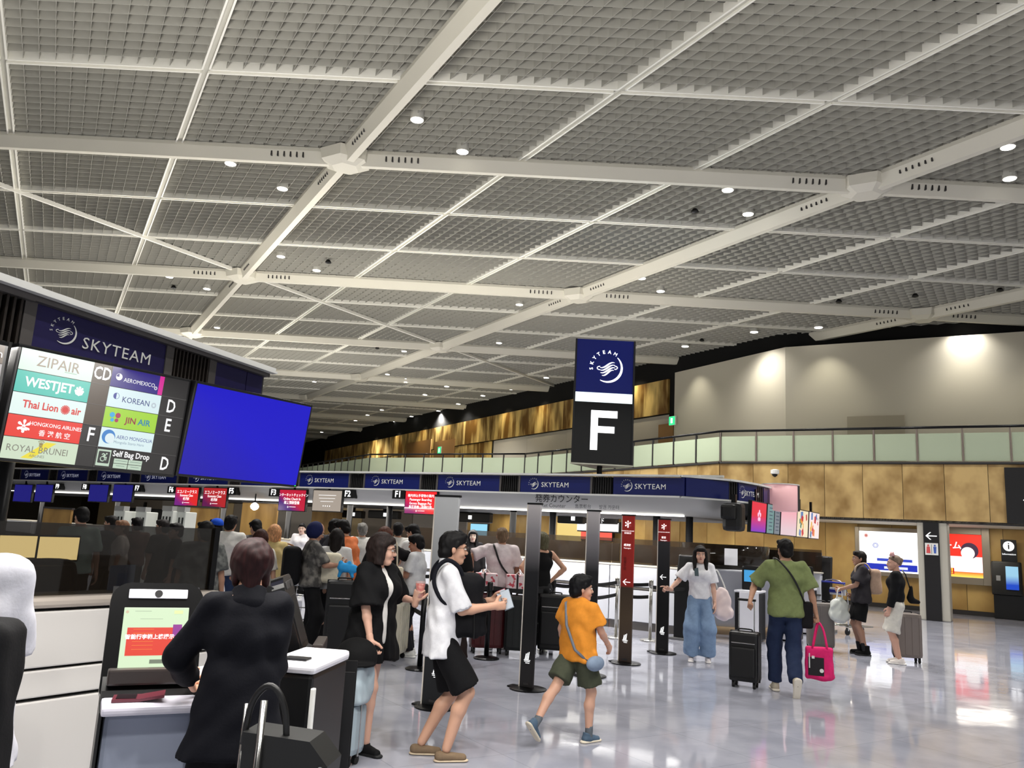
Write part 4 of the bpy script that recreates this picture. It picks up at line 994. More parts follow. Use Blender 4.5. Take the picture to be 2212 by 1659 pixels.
for xa, xb, mt, lb in ends:
    f = lambda x: (1080 + (x - 1619) * .19, 1149 + (x - 1619) * .112)
    a = sq(xa, sum(f(xa)) / 2); b = sq(xb, sum(f(xb)) / 2); xm = (xa + xb) / 2; z1 = sq(xm, f(xm)[0])[2]; z0 = sq(xm, f(xm)[1])[2]; c = (a + b) / 2
    t, ML = monitor((c[0], c[1], (z0 + z1) / 2), endd, nE, np.linalg.norm((b - a)[:2]) - .03, z1 - z0 - .04, mt, lb + ' under the island end', tilt=math.radians(3), hang=.25, name='advert_screen')
    W_, H_ = np.linalg.norm((b - a)[:2]) - .03, z1 - z0 - .04
    if xa == 1619: write('✿', ML, .3, glow('ad_glow', (250, 200, 230), 1.1), t, y=.02, ext=.001)
    if xa in (1653, 1669):
        for k in range(7): write('━━', ML, .14, glow('ad_line_dark', (70, 90, 110), .7), t, y=-.22 + k * .07, ext=.001, squash=.8)
    if xa >= 1718:
        cl = [(206, 40, 50), (90, 130, 190), (236, 180, 70), (200, 60, 60), (240, 150, 60), (60, 130, 110)]
        for k in range(14):
            g = MB(); g.box((0, 0, 0), (1, 1, .004)); u, v = random.uniform(-.36, .36) * W_, random.uniform(-.4, .4) * H_
            place(g.mesh('advert_patch', glow('ad_patch_%d' % (k % 6), cl[k % 6], .9)), ML @ Matrix.Translation((u, v, .001 * (k + 1))) @ Matrix.Rotation(random.uniform(-.5, .5), 4, 'Z'), random.uniform(.05, .16), t, 'advert_patch', random.uniform(.6, 1.6))
p = sq(1600, 1118); t = thing('projector_housing', 'black angular housing hanging at the island corner beside the red violet screen', 'housing', (p[0] - .05, p[1] - .1, p[2]), math.radians(57))
part('body', MB().bbox((0, .1, 0), (.36, .34, .5), .08), BLACK, t); part('side_box', MB().bbox((-.22, .12, .08), (.2, .26, .26), .05), BLACK, t); part('hanger', MB().box((0, .1, .3), (.08, .08, .2)), BLACKM, t)
p = hit(SP + endd * .6, nE, 1668, 1076); t = thing('advert_drum', 'rounded pink lit advert drum on the island roof corner', 'screen', (p[0] + .2, p[1] + .1, p[2] - .25), 0)
part('drum', MB().lathe((0, 0, 0), [(.34, 0), (.36, .02), (.36, .5), (.34, .52)], 28), mat('drum_pink', (200, 160, 160), .35, emit=(190, 140, 144), es=.55), t, smooth=True)
part('seam', MB().box((.28, -.22, .26), (.05, .05, .5)), DARKG, t); part('rim', MB().lathe((0, 0, .52), [(.37, 0), (.37, .02), (.3, .02)], 28), TRIM, t)
# lightbox posters on the lower back wall
nP = nb2
def lightbox(xl, xr, y0, y1, label, mt, frame_w=.12):
    PP = B0w + nP * .14
    a = hit(PP, nP, xl, (y0 + y1) / 2); b = hit(PP, nP, xr, (y0 + y1) / 2); xm = (xl + xr) / 2
    z1 = hit(PP, nP, xm, y0)[2]; z0 = hit(PP, nP, xm, y1)[2]; L_ = np.linalg.norm((b - a)[:2]); c = (a + b) / 2
    t = thing('lightbox_poster', label, 'poster', (c[0], c[1], (z0 + z1) / 2), math.atan2(bd2[1], bd2[0]))
    H_ = z1 - z0; g = MB(); fw = frame_w
    for s_ in (-1, 1):
        g.bbox((s_ * (L_ / 2 + fw / 2), .02, 0), (fw, .16, H_ + 2 * fw), .01); g.bbox((0, .02, s_ * (H_ / 2 + fw / 2)), (L_, .16, fw), .01)
    part('frame', g, mat('poster_frame', (150, 140, 124), .3, .6), t)
    part('lit_face', MB().box((0, .03, 0), (L_, .03, H_)), mt, t)
    return t, OFF[t.name] @ Matrix.Translation((0, .012, 0)) @ Matrix.Rotation(math.pi / 2, 4, 'X'), L_, H_
def flat(par, M, x, y, w_, h_, rgb, z=.002, es=1.0, name='print'):
    return part(name, (lambda g: g)(MB_box_on(M, x, y, w_, h_, z)), glow('print_%d_%d_%d' % rgb, rgb, es), par, world=True)
def MB_box_on(M, x, y, w_, h_, z):
    g = MB().box((x, y, z), (w_, h_, .002)); g.v = [tuple(M @ Vector(p)) for p in g.v]; return g
t, M, L_, H_ = lightbox(1857, 1983, 1149, 1236, 'white and blue lit poster box on the gold wall left of the pillar', glow('poster_white', (255, 255, 255), 1.5))
flat(t, M, .0, -H_ * .38, L_ * .96, H_ * .16, (30, 50, 190)); flat(t, M, L_ * .1, -H_ * .2, L_ * .6, H_ * .07, (60, 80, 200)); flat(t, M, L_ * .12, -H_ * .39, L_ * .4, H_ * .06, (236, 240, 255), .004)
write('◎', M, .2, glow('ink_blue', (70, 90, 190), 1), t, x=-L_ * .22, y=H_ * .14, ext=.001); write('◉', M, .16, glow('ink_redbrown', (210, 120, 110), 1), t, x=-L_ * .38, y=H_ * .38, ext=.001)
t, M, L_, H_ = lightbox(2026, 2122, 1154, 1246, 'red and yellow lit poster box with a face, right of the pillar', gradient('poster_redyel', (250, 224, 90), (236, 44, 26), 1, .0, .14, 1.3), .2)
flat(t, M, 0, H_ * .12, L_ * .99, H_ * .74, (240, 48, 30), .001, 1.2); flat(t, M, 0, -H_ * .2, L_ * .99, H_ * .36, (255, 252, 250), .002, 1.3)
g = MB(); g.cyl((0, 0, 0), (0, 0, .002), 1, n=24)
def disc(par, M, x, y, r, rgb, z, sq_=1.0, es=1.2): place(g.mesh('print', glow('print_%d_%d_%d' % rgb, rgb, es)), M @ Matrix.Translation((x, y, z)), r, par, 'print', sq_)
disc(t, M, L_ * .22, H_ * .12, L_ * .2, (60, 34, 60), .004); disc(t, M, L_ * .18, H_ * .06, L_ * .155, (255, 244, 236), .007); flat(t, M, L_ * .16, -H_ * .2, L_ * .3, H_ * .3, (255, 250, 246), .006, 1.2)
write('ゲーム', M, .24, LETW, t, x=-L_ * .27, y=H_ * .22, ext=.001, weight=.02, z=.006); write('NE!', M, .2, glow('ink_yellow', (255, 214, 60), 1.3), t, x=-L_ * .3, y=-H_ * .37, ext=.001, weight=.03, z=.01)
flat(t, M, -L_ * .3, -H_ * .37, L_ * .32, H_ * .14, (220, 50, 30), .005)
# information kiosk right
p = gz(2180, 1338); rzk = math.atan2(bd2[1], bd2[0])
t = thing('information_kiosk', 'black information kiosk with round i sign and tilted blue touch screen at the right edge', 'kiosk', (p[0], p[1], 0), rzk)
def zf(y): return float(gy(2180, y, p[1])[2])
part('column', MB().bbox((0.02, .12, zf(1262) / 2), (.72, .4, zf(1262)), .02), BLACK, t)
mm = Matrix.Rotation(math.radians(-14), 3, 'X'); zc = (zf(1215) + zf(1285)) / 2
g = MB().bbox((0, -.08, zc), (.74, .12, zf(1213) - zf(1288)), .06, M=mm); part('head', g, BLACK, t)
g = MB().bbox((.13, -.155, zc + .02), (.3, .02, .68 * (zf(1213) - zf(1288))), .004, M=mm); part('touch_screen', g, gradient('kiosk_blue', (24, 70, 190), (150, 200, 226), 1, .2, .6, 1.1), t)
part('card_slot', MB().box((-.2, -.16, zc), (.1, .02, .14)), mat('slot_grey', (150, 150, 150), .4), t)
zt_, zb_ = zf(1166), zf(1214); part('sign_plate', MB().bbox((.08, .1, (zt_ + zb_) / 2), (.38, .06, zt_ - zb_), .01), BLACK, t)
MK = OFF[t.name] @ Matrix.Translation((.08, .06, 0)) @ Matrix.Rotation(math.pi / 2, 4, 'X')
gg = MB().cyl((0, 0, 0), (0, 0, .006), 1, n=24); place(gg.mesh('round_sign', LETW), MK @ Matrix.Translation((0, zt_ - .18, .008)), .135, t, 'round_sign')
write('i', MK, .26, BLACK, t, y=zt_ - .18, z=.018, weight=.02); write('Information', MK, .07, LETW, t, y=zt_ - .4, z=.012)
# washroom and shop fronts lit under the gallery, seen through the island
def shop(xa, xb, y0, y1, off, mt, label, name, cat, box=True):
    P = BC + nl * off; a = hit(P, nl, xa, (y0 + y1) / 2); b = hit(P, nl, xb, (y0 + y1) / 2); xm = (xa + xb) / 2; z1 = hit(P, nl, xm, y0)[2]; z0 = hit(P, nl, xm, y1)[2]; c = (a + b) / 2; L_ = np.linalg.norm((b - a)[:2])
    t = thing(name, label, cat, (c[0], c[1], (z0 + z1) / 2), math.atan2(*((b - a)[:2][::-1])))
    part('case', MB().bbox((0, .05, 0), (L_ + .1, .1, z1 - z0 + .1), .02), BLACK, t); part('lit_face', MB().box((0, -.01, 0), (L_, .04, z1 - z0)), mt, t)
    return t, OFF[t.name] @ Matrix.Translation((0, -.035, 0)) @ Matrix.Rotation(math.pi / 2, 4, 'X'), L_, z1 - z0
WY = glow('shop_warm', (255, 226, 130), 1.1)
shop(956, 984, 1118, 1190, .3, WY, 'warm yellow lit shop opening behind the counter', 'shop_kiosk', 'shop front')
shop(1204, 1256, 1128, 1178, .3, glow('shop_warm2', (244, 214, 130), 1.0), 'yellow lit shop opening left of the white lit shop sign', 'shop_kiosk', 'shop front')
t, M, L_, H_ = shop(1248, 1336, 1129, 1147, .6, glow('shop_sign_white', (255, 250, 250), 1.8), 'long white lit shop sign with a dark heading and red glow', 'shop_sign', 'sign')
part('heading', MB().box((0, -.03, H_ * .7), (L_, .08, H_ * .7)), BLACK, t); write('SIMカード', M, .26, LETW, t, y=H_ * .7, ext=.002, z=.05)
shop(1256, 1322, 1148, 1166, .4, glow('shop_red', (236, 96, 80), 1.2), 'red lit shop counter under the white sign', 'shop_kiosk', 'shop front')
shop(1017, 1052, 1132, 1166, .9, glow('blue_info', (150, 214, 240), 1.1), 'pale blue lit information screen hanging beyond the island', 'advert_screen', 'screen')
shop(840, 866, 1111, 1121, .9, glow('yellow_tag', (250, 220, 60), 1.2), 'yellow lit sign with dark lettering under the dark beam', 'shop_sign', 'sign')
shop(752, 790, 1117, 1140, .8, glow('red_sign', (226, 40, 30), 1.2), 'small red lit sign beyond the check-in desks', 'shop_sign', 'sign')
shop(753, 860, 1122, 1180, .25, mat('wall_yellowgrey', (180, 160, 96), .6, emit=(200, 176, 100), es=.35), 'yellow grey lit recess with a door beyond the desks', 'shop_kiosk', 'shop front')
# second row of dark screens, far side of the island
for k, (xa, xb, y0, y1) in enumerate(((968, 1062, 1105, 1126), (1208, 1262, 1108, 1130), (742, 786, 1102, 1118), (800, 864, 1102, 1119), (268, 360, 1096, 1118))):
    P = FP(0, 4.6); a = hit(P, N1, xa, y0); b = hit(P, N1, xb, y0); z1 = a[2]; z0 = hit(P, N1, xa, y1)[2]; c = (a + b) / 2
    t = thing('sign_housing', ['dark screen housing hanging above the white shirt man', 'dark screen housing left of the shop sign', 'dark screen housing beyond the F2 sign', 'dark screen housing left of the F1 screen', 'dark screen housing below the F7 sign'][k], 'housing', (c[0], c[1], (z0 + z1) / 2), math.atan2(-E1[1], -E1[0]))
    part('case', MB().bbox((0, 0, 0), (np.linalg.norm((b - a)[:2]), .2, z1 - z0), .03), BLACK, t); part('indicator', MB().box((.1, -.11, 0), (.1, .02, .1)), LETW, t); part('bracket', MB().box((0, 0, (z1 - z0) / 2 + .1), (.08, .08, .25)), BLACKM, t)
# ================================================================== FIGURE BUILDER (signed-distance bodies, meshed by surface nets)
def nets(D, org, h):
    D = D.astype(np.float32); ins = D < 0
    nx, ny, nz = D.shape
    cnt = np.zeros((nx - 1, ny - 1, nz - 1), np.int8)
    cs = [(a, b, c) for a in (0, 1) for b in (0, 1) for c in (0, 1)]
    for a, b, c in cs: cnt += ins[a:nx - 1 + a, b:ny - 1 + b, c:nz - 1 + c]
    act = (cnt > 0) & (cnt < 8); I = np.argwhere(act)
    if len(I) == 0: return np.zeros((0, 3)), np.zeros((0, 4), int)
    vid = -np.ones(act.shape, np.int32); vid[act] = np.arange(len(I))
    pos = np.zeros((len(I), 3)); n = np.zeros(len(I))
    for a in cs:
        for ax in range(3):
            if a[ax]: continue
            b = list(a); b[ax] = 1
            v0 = D[I[:, 0] + a[0], I[:, 1] + a[1], I[:, 2] + a[2]]; v1 = D[I[:, 0] + b[0], I[:, 1] + b[1], I[:, 2] + b[2]]
            m_ = (v0 < 0) != (v1 < 0); t = np.where(m_, v0 / np.where(m_, v0 - v1, 1), 0)
            for k in range(3): pos[:, k] += np.where(m_, a[k] + (t if k == ax else 0), 0)
            n += m_
    V = (I + pos / n[:, None]) * h + org
    Q = []
    for ax in range(3):
        sl0 = [slice(1, nx - 1), slice(1, ny - 1), slice(1, nz - 1)]; sl0[ax] = slice(0, D.shape[ax] - 1)
        sl1 = list(sl0); sl1[ax] = slice(1, D.shape[ax])
        A = ins[tuple(sl0)]; B = ins[tuple(sl1)]; o = [1, 1, 1]; o[ax] = 0
        u, v = [k for k in range(3) if k != ax]
        for sgn in (0, 1):
            E_ = np.argwhere((A & ~B) if sgn == 0 else (~A & B)) + o
            if len(E_) == 0: continue
            def cid(du, dv):
                c = E_.copy(); c[:, u] -= du; c[:, v] -= dv; return vid[c[:, 0], c[:, 1], c[:, 2]]
            q = np.stack([cid(1, 1), cid(0, 1), cid(0, 0), cid(1, 0)], 1)
            if (sgn == 1) != (ax == 1): q = q[:, ::-1]
            Q.append(q)
    return V, np.concatenate(Q)

class Fld:
    def __init__(s): s.p = []
    def cone(s, a, b, ra, rb=None, k=.02, side=None, fl=1.0, cuts=(), sub=False, cap0=True):
        rb = ra if rb is None else rb; a = np.array(a, float); b = np.array(b, float)
        ab = b - a; L2 = max(ab @ ab, 1e-9)
        if side is not None: side = np.array(side, float) / np.linalg.norm(side)
        def f(P):
            q = P - a; t = np.clip((q @ ab) / L2, 0, 1); r = q - t[..., None] * ab
            if side is not None:
                c = r @ side; r = r - c[..., None] * side + (c / fl)[..., None] * side
            return np.sqrt((r * r).sum(-1)) - (ra + (rb - ra) * t)
        R_ = max(ra, rb) * max(1, fl if side is not None else 1)
        s.p.append((f, np.minimum(a, b) - R_, np.maximum(a, b) + R_, k, cuts, sub)); return s
    def ell(s, c, r, k=.02, R_=None, cuts=(), sub=False):
        c = np.array(c, float); r = np.array(r, float)
        def f(P):
            q = P - c
            if R_ is not None: q = q @ R_
            k0 = np.sqrt(((q / r) ** 2).sum(-1)); k1 = np.sqrt(((q / r ** 2) ** 2).sum(-1)); return k0 * (k0 - 1) / np.maximum(k1, 1e-9)
        m_ = r.max() if R_ is not None else r
        s.p.append((f, c - m_, c + m_, k, cuts, sub)); return s
    def box(s, c, hd, rr=.01, k=.005, R_=None, cuts=(), sub=False):
        c = np.array(c, float); hd = np.array(hd, float) - rr
        def f(P):
            q = P - c
            if R_ is not None: q = q @ R_
            q = np.abs(q) - hd; return np.sqrt((np.maximum(q, 0) ** 2).sum(-1)) + np.minimum(q.max(-1), 0) - rr
        m_ = np.linalg.norm(hd + rr) if R_ is not None else hd + rr
        s.p.append((f, c - m_, c + m_, k, cuts, sub)); return s
    def mesh(s, h, noise=None, cuts=()):
        pos = [q for q in s.p if not q[5]]
        lo = np.min([q[1] for q in pos], 0) - 3 * h - .02; hi = np.max([q[2] for q in pos], 0) + 3 * h + .02
        n = np.ceil((hi - lo) / h).astype(int) + 1; ax = [lo[i] + h * np.arange(n[i]) for i in range(3)]
        D = np.full(n, .2)
        for f, a, b, k, cu, sub in s.p:
            m_ = k + 2 * h + .01
            i0 = np.maximum(0, np.floor((a - m_ - lo) / h).astype(int)); i1 = np.minimum(n, np.ceil((b + m_ - lo) / h).astype(int) + 1)
            if (i1 <= i0).any(): continue
            sl = tuple(slice(i0[i], i1[i]) for i in range(3))
            P = np.stack(np.meshgrid(*[ax[i][sl[i]] for i in range(3)], indexing='ij'), -1)
            d = f(P)
            for o, nn in cu: d = np.maximum(d, (P - np.array(o)) @ np.array(nn))
            E_ = D[sl]
            if sub:
                d = -d
                hh = np.clip(.5 - .5 * (E_ - d) / k, 0, 1); D[sl] = E_ * (1 - hh) + d * hh + k * hh * (1 - hh)
            else:
                hh = np.clip(.5 + .5 * (E_ - d) / k, 0, 1); D[sl] = E_ * (1 - hh) + d * hh - k * hh * (1 - hh)
        if noise or cuts:
            P = np.stack(np.meshgrid(*ax, indexing='ij'), -1)
            if noise:
                am, fr = noise[:2]; x, y, z = P[..., 0] * fr, P[..., 1] * fr, P[..., 2] * fr; sd = noise[2] if len(noise) > 2 else 0
                D += am * (np.sin(x * 1.1 + 1.7 * np.sin(z * .55 + sd) + sd) * np.sin(z * .8 + 1.3 * np.sin(x * .7 + y) + 2 * sd) + .5 * np.sin(y * 1.9 + z * 1.3 + sd) * np.sin(x * 1.6 - z * .7))
            for o, nn in cuts: D = np.maximum(D, (P - np.array(o)) @ np.array(nn))
        return nets(D, lo, h)
def vf_mesh(name, parts_, mats, smooth=True):
    """parts_: list of (verts, faces, material index)"""
    V = []; F = []; M_ = []; o = 0
    for v, f, mi in parts_:
        V.append(np.asarray(v, float)); f = np.asarray(f)
        F += (f + o).tolist(); M_ += [mi] * len(f); o += len(v)
    me = bpy.data.meshes.new(name); me.from_pydata(np.concatenate(V).tolist(), [], F)
    for mm in mats: me.materials.append(mm)
    if any(M_): me.polygons.foreach_set('material_index', M_)
    if smooth: me.polygons.foreach_set('use_smooth', [True] * len(me.polygons))
    me.update(); return me
def rotm(rx=0, ry=0, rz=0): return np.array((Matrix.Rotation(rz, 3, 'Z') @ Matrix.Rotation(ry, 3, 'Y') @ Matrix.Rotation(rx, 3, 'X')))
CACHE = {}
def head_vf(h):
    k = ('head', h)
    if k not in CACHE:
        f = Fld()
        f.ell((0, -.012, .028), (.075, .094, .088), .02).ell((0, .028, -.042), (.057, .06, .078), .03).cone((-.022, .058, -.1), (.022, .058, -.1), .019, .019, .03)
        f.cone((0, .086, .0), (0, .104, -.034), .008, .0125, .012).ell((0, .097, -.038), (.017, .011, .009), .008)
        for s_ in (-1, 1):
            f.ell((s_ * .076, -.012, -.012), (.011, .019, .031), .008, rotm(0, 0, s_ * .35)).cone((s_ * .045, .07, .017), (s_ * .012, .088, .017), .009, .01, .015)
            f.ell((s_ * .038, .06, -.04), (.024, .022, .024), .02)
        for s_ in (-1, 1): f.ell((s_ * .031, .098, -.003), (.015, .013, .011), .012, sub=True)
        f.ell((0, .084, -.064), (.021, .013, .0055), .006).ell((0, .082, -.073), (.018, .014, .006), .006)
        CACHE[k] = f.mesh(h)
    return CACHE[k]
def hair_vf(style, h):
    k = (style, h)
    if k in CACHE: return CACHE[k]
    f = Fld(); o = .014
    nz_ = (.0022, 75)
    pl_ = lambda z0, sl: [((0, 0, z0), tuple(np.array([0, sl, -1.0]) / math.hypot(sl, 1)))]
    if style in ('short', 'short_f', 'crop', 'boy'):
        oo = {'short': .012, 'short_f': .02, 'crop': .007, 'boy': .015}[style]
        f.ell((0, -.014, .03), (.075 + oo, .094 + oo, .088 + oo), .02, cuts=pl_(.0 - (.0 if style != 'boy' else .01), .62))
        if style != 'crop':
            f.ell((0, -.06, -.035), (.068 + oo * .5, .052 + oo * .6, .06), .02)
            f.cone((-.05, .06, .088), (.05, .065, .088), .026, .026, .02)
            f.ell((0, .066, .066), (.062, .03, .026), .015)
            for s_ in (-1, 1): f.cone((s_ * .078, .018, .04), (s_ * .079, .006, -.012), .013, .006, .01)
        nz_ = (.0035, 62)
    elif style == 'bob':
        f.ell((0, -.014, .03), (.095, .112, .106), .02, cuts=pl_(.01, .55))
        for s_ in (-1, 1): f.cone((s_ * .07, -.01, .03), (s_ * .078, -.012, -.105), .034, .026, .02, side=(0, 1, 0), fl=1.6, cuts=[((0, 0, -.12), (0, 0, -1))])
        f.cone((0, -.06, .0), (0, -.055, -.1), .075, .06, .02, cuts=[((0, 0, -.13), (0, 0, -1))])
        f.ell((0, .07, .07), (.07, .026, .03), .015)
    elif style == 'short_bob':      # auburn cap of hair seen from behind
        f.ell((0, -.016, .024), (.092, .108, .1), .02, cuts=pl_(-.01, .5))
        for s_ in (-1, 1): f.cone((s_ * .062, -.004, .02), (s_ * .064, .004, -.085), .034, .016, .02, side=(0, 1, 0), fl=1.7)
        f.cone((0, -.058, .01), (0, -.046, -.105), .064, .032, .02, side=(1, 0, 0), fl=1.15)
        f.ell((0, .07, .07), (.07, .026, .03), .015)
        nz_ = (.0035, 58)
    elif style == 'long':
        f.ell((0, -.014, .03), (.091, .11, .103), .02, cuts=pl_(.01, .55))
        for s_ in (-1, 1):
            f.cone((s_ * .068, .0, .03), (s_ * .085, .01, -.12), .033, .03, .02, side=(0, 1, 0), fl=1.5)
            f.cone((s_ * .08, .02, -.1), (s_ * .085, .10, -.30), .03, .016, .02, side=(0, 1, 0), fl=1.4)
        f.cone((0, -.07, .0), (0, -.09, -.33), .06, .04, .03, side=(1, 0, 0), fl=1.45)
        f.ell((0, .07, .066), (.068, .03, .034), .015)
    elif style == 'bun':
        f.ell((0, -.014, .03), (.087, .107, .1), .02, cuts=pl_(.02, .6)); f.ell((0, -.1, .06), (.035, .035, .035), .01)
    elif style == 'pony':
        f.ell((0, -.014, .03), (.086, .105, .099), .02, cuts=pl_(.005, .6)); f.cone((0, -.1, .0), (0, -.12, -.1), .05, .03, .02); f.ell((0, .068, .07), (.06, .026, .026), .012)
    CACHE[k] = f.mesh(h, noise=nz_); return CACHE[k]
def hand_vf(style, h):
    """right hand; wrist at the origin, fingers along -z, palm facing -x (inwards), thumb forwards (+y)"""
    k = ('hand', style, h)
    if k in CACHE: return CACHE[k]
    curl = {'relaxed': (.25, .45, .35), 'grip': (1.25, 1.35, .7), 'hold': (.75, .8, .5), 'point': (.15, .3, .25)}[style]
    f = Fld(); f.cone((0, 0, .03), (0, 0, -.01), .025, .024, .015, side=(0, 1, 0), fl=1.15)
    f.cone((0, .008, -.03), (0, .012, -.078), .017, .015, .012); f.cone((0, -.02, -.03), (0, -.025, -.075), .017, .014, .015); f.cone((0, .0, -.03), (0, -.008, -.08), .016, .014, .015)
    for i, (y, ln) in enumerate(((.032, .9), (.011, 1.0), (-.01, .94), (-.029, .76))):
        a = 0; p = np.array([0, y, -.083]); r = .0095 if h < .008 else .0105
        for sI, L_ in enumerate((.04, .027, .021)):
            a += curl[sI] * (1 + .12 * i) if not (style == 'point' and i > 0) else (.9, 1.1, .6)[sI]
            q = p + np.array([-math.sin(a), .03 * (y), -math.cos(a)]) * L_ * ln
            f.cone(p, q, r - .0006 * sI, r - .001 - .0006 * sI, .004); p = q
    t0 = np.array([-.004, .024, -.022]); tb = .5 if style in ('grip', 'hold') else .15
    t1 = t0 + np.array([-.014 - .02 * tb, .026, -.026]); t2 = t1 + np.array([-.01 - .02 * tb, .01, -.028])
    f.cone(t0, t1, .014, .012, .012).cone(t1, t2, .0115, .009, .004)
    CACHE[k] = f.mesh(h); return CACHE[k]
def shoe_vf(style, h):
    """foot under an ankle at the origin, toes +y, sole bottom at z=-.09; returns upper, sole"""
    k = ('shoe', style, h)
    if k in CACHE: return CACHE[k]
    up = Fld(); so = Fld(); zc = [((0, 0, -.074), (0, 0, -1))]
    if style == 'loafer':
        up.cone((0, -.045, -.052), (0, .12, -.064), .036, .03, .03, side=(1, 0, 0), fl=1.08, cuts=zc); up.cone((0, -.04, -.05), (0, .02, -.045), .036, .034, .02, cuts=[((0, 0, -.038), (0, .1, 1))] + zc)
        so.cone((0, -.05, -.08), (0, .13, -.08), .04, .036, .01, side=(0, 0, 1), fl=.3, cuts=[((0, 0, -.09), (0, 0, -1))])
    elif style == 'boot':
        up.cone((0, -.02, .06), (0, -.02, -.04), .05, .048, .02, cuts=[((0, 0, .07), (0, 0, 1))]); up.cone((0, -.045, -.05), (0, .12, -.058), .042, .038, .03, cuts=zc)
        so.box((0, .035, -.078), (.046, .125, .013), .012)
    elif style == 'foot':   # bare foot in a sandal
        up.cone((0, -.04, -.06), (0, .1, -.075), .032, .022, .03, cuts=zc); up.cone((0, -.01, 0), (0, .03, -.05), .03, .03, .03)
        so.box((0, .03, -.082), (.042, .12, .008), .008)
    else:
        up.cone((0, -.045, -.05), (0, .115, -.064), .038, .032, .03, side=(1, 0, 0), fl=1.05, cuts=zc); up.cone((0, -.028, -.005), (0, -.01, -.05), .039, .042, .02, cuts=[((0, 0, -.002), (0, .3, 1))])
        up.cone((0, .02, -.028), (0, .07, -.045), .022, .02, .02)
        so.cone((0, -.06, -.078), (0, .13, -.078), .044, .04, .01, side=(0, 0, 1), fl=.42, cuts=[((0, 0, -.09), (0, 0, -1))]); so.box((0, .035, -.08), (.038, .1, .01), .008)
    CACHE[k] = (up.mesh(h), so.mesh(h)); return CACHE[k]
def ik(a, t, l1, l2, hint):
    a, t = np.array(a, float), np.array(t, float); d = t - a; L_ = np.linalg.norm(d)
    if L_ > (l1 + l2) * .998: t = a + d / L_ * (l1 + l2) * .998; d = t - a; L_ = np.linalg.norm(d)
    u = d / L_; x = (l1 * l1 - l2 * l2 + L_ * L_) / (2 * L_); y = math.sqrt(max(l1 * l1 - x * x, 0))
    hn = np.array(hint, float); hn -= (hn @ u) * u; hn /= max(np.linalg.norm(hn), 1e-6)
    return a + u * x + hn * y, t
def align(zdir, ydir):
    """rotation taking local -z to zdir, +y close to ydir"""
    z = -np.array(zdir, float); z /= np.linalg.norm(z); y = np.array(ydir, float); y -= (y @ z) * z; y /= max(np.linalg.norm(y), 1e-6); x = np.cross(y, z)
    return np.stack([x, y, z], 1)
SKIN = {}
def fab(rgb, rough=.8, sheen=True):
    n = 'cloth_%d_%d_%d' % tuple(rgb)
    return mat(n, rgb, rough, spec=.2, noise=(30, tuple(min(255, int(c * 1.05 + 2)) for c in rgb), 3, .3, .7), bump=(90, .25, .004))
def skinm(rgb): return mat('skin_%d_%d_%d' % tuple(rgb), rgb, .5)
def hairm(rgb): return mat('hair_%d_%d_%d' % tuple(rgb), rgb, .6, spec=.22, noise=(90, tuple(min(255, int(c * 1.4 + 4)) for c in rgb), 2, .42, .7, (1, 1, .12)))
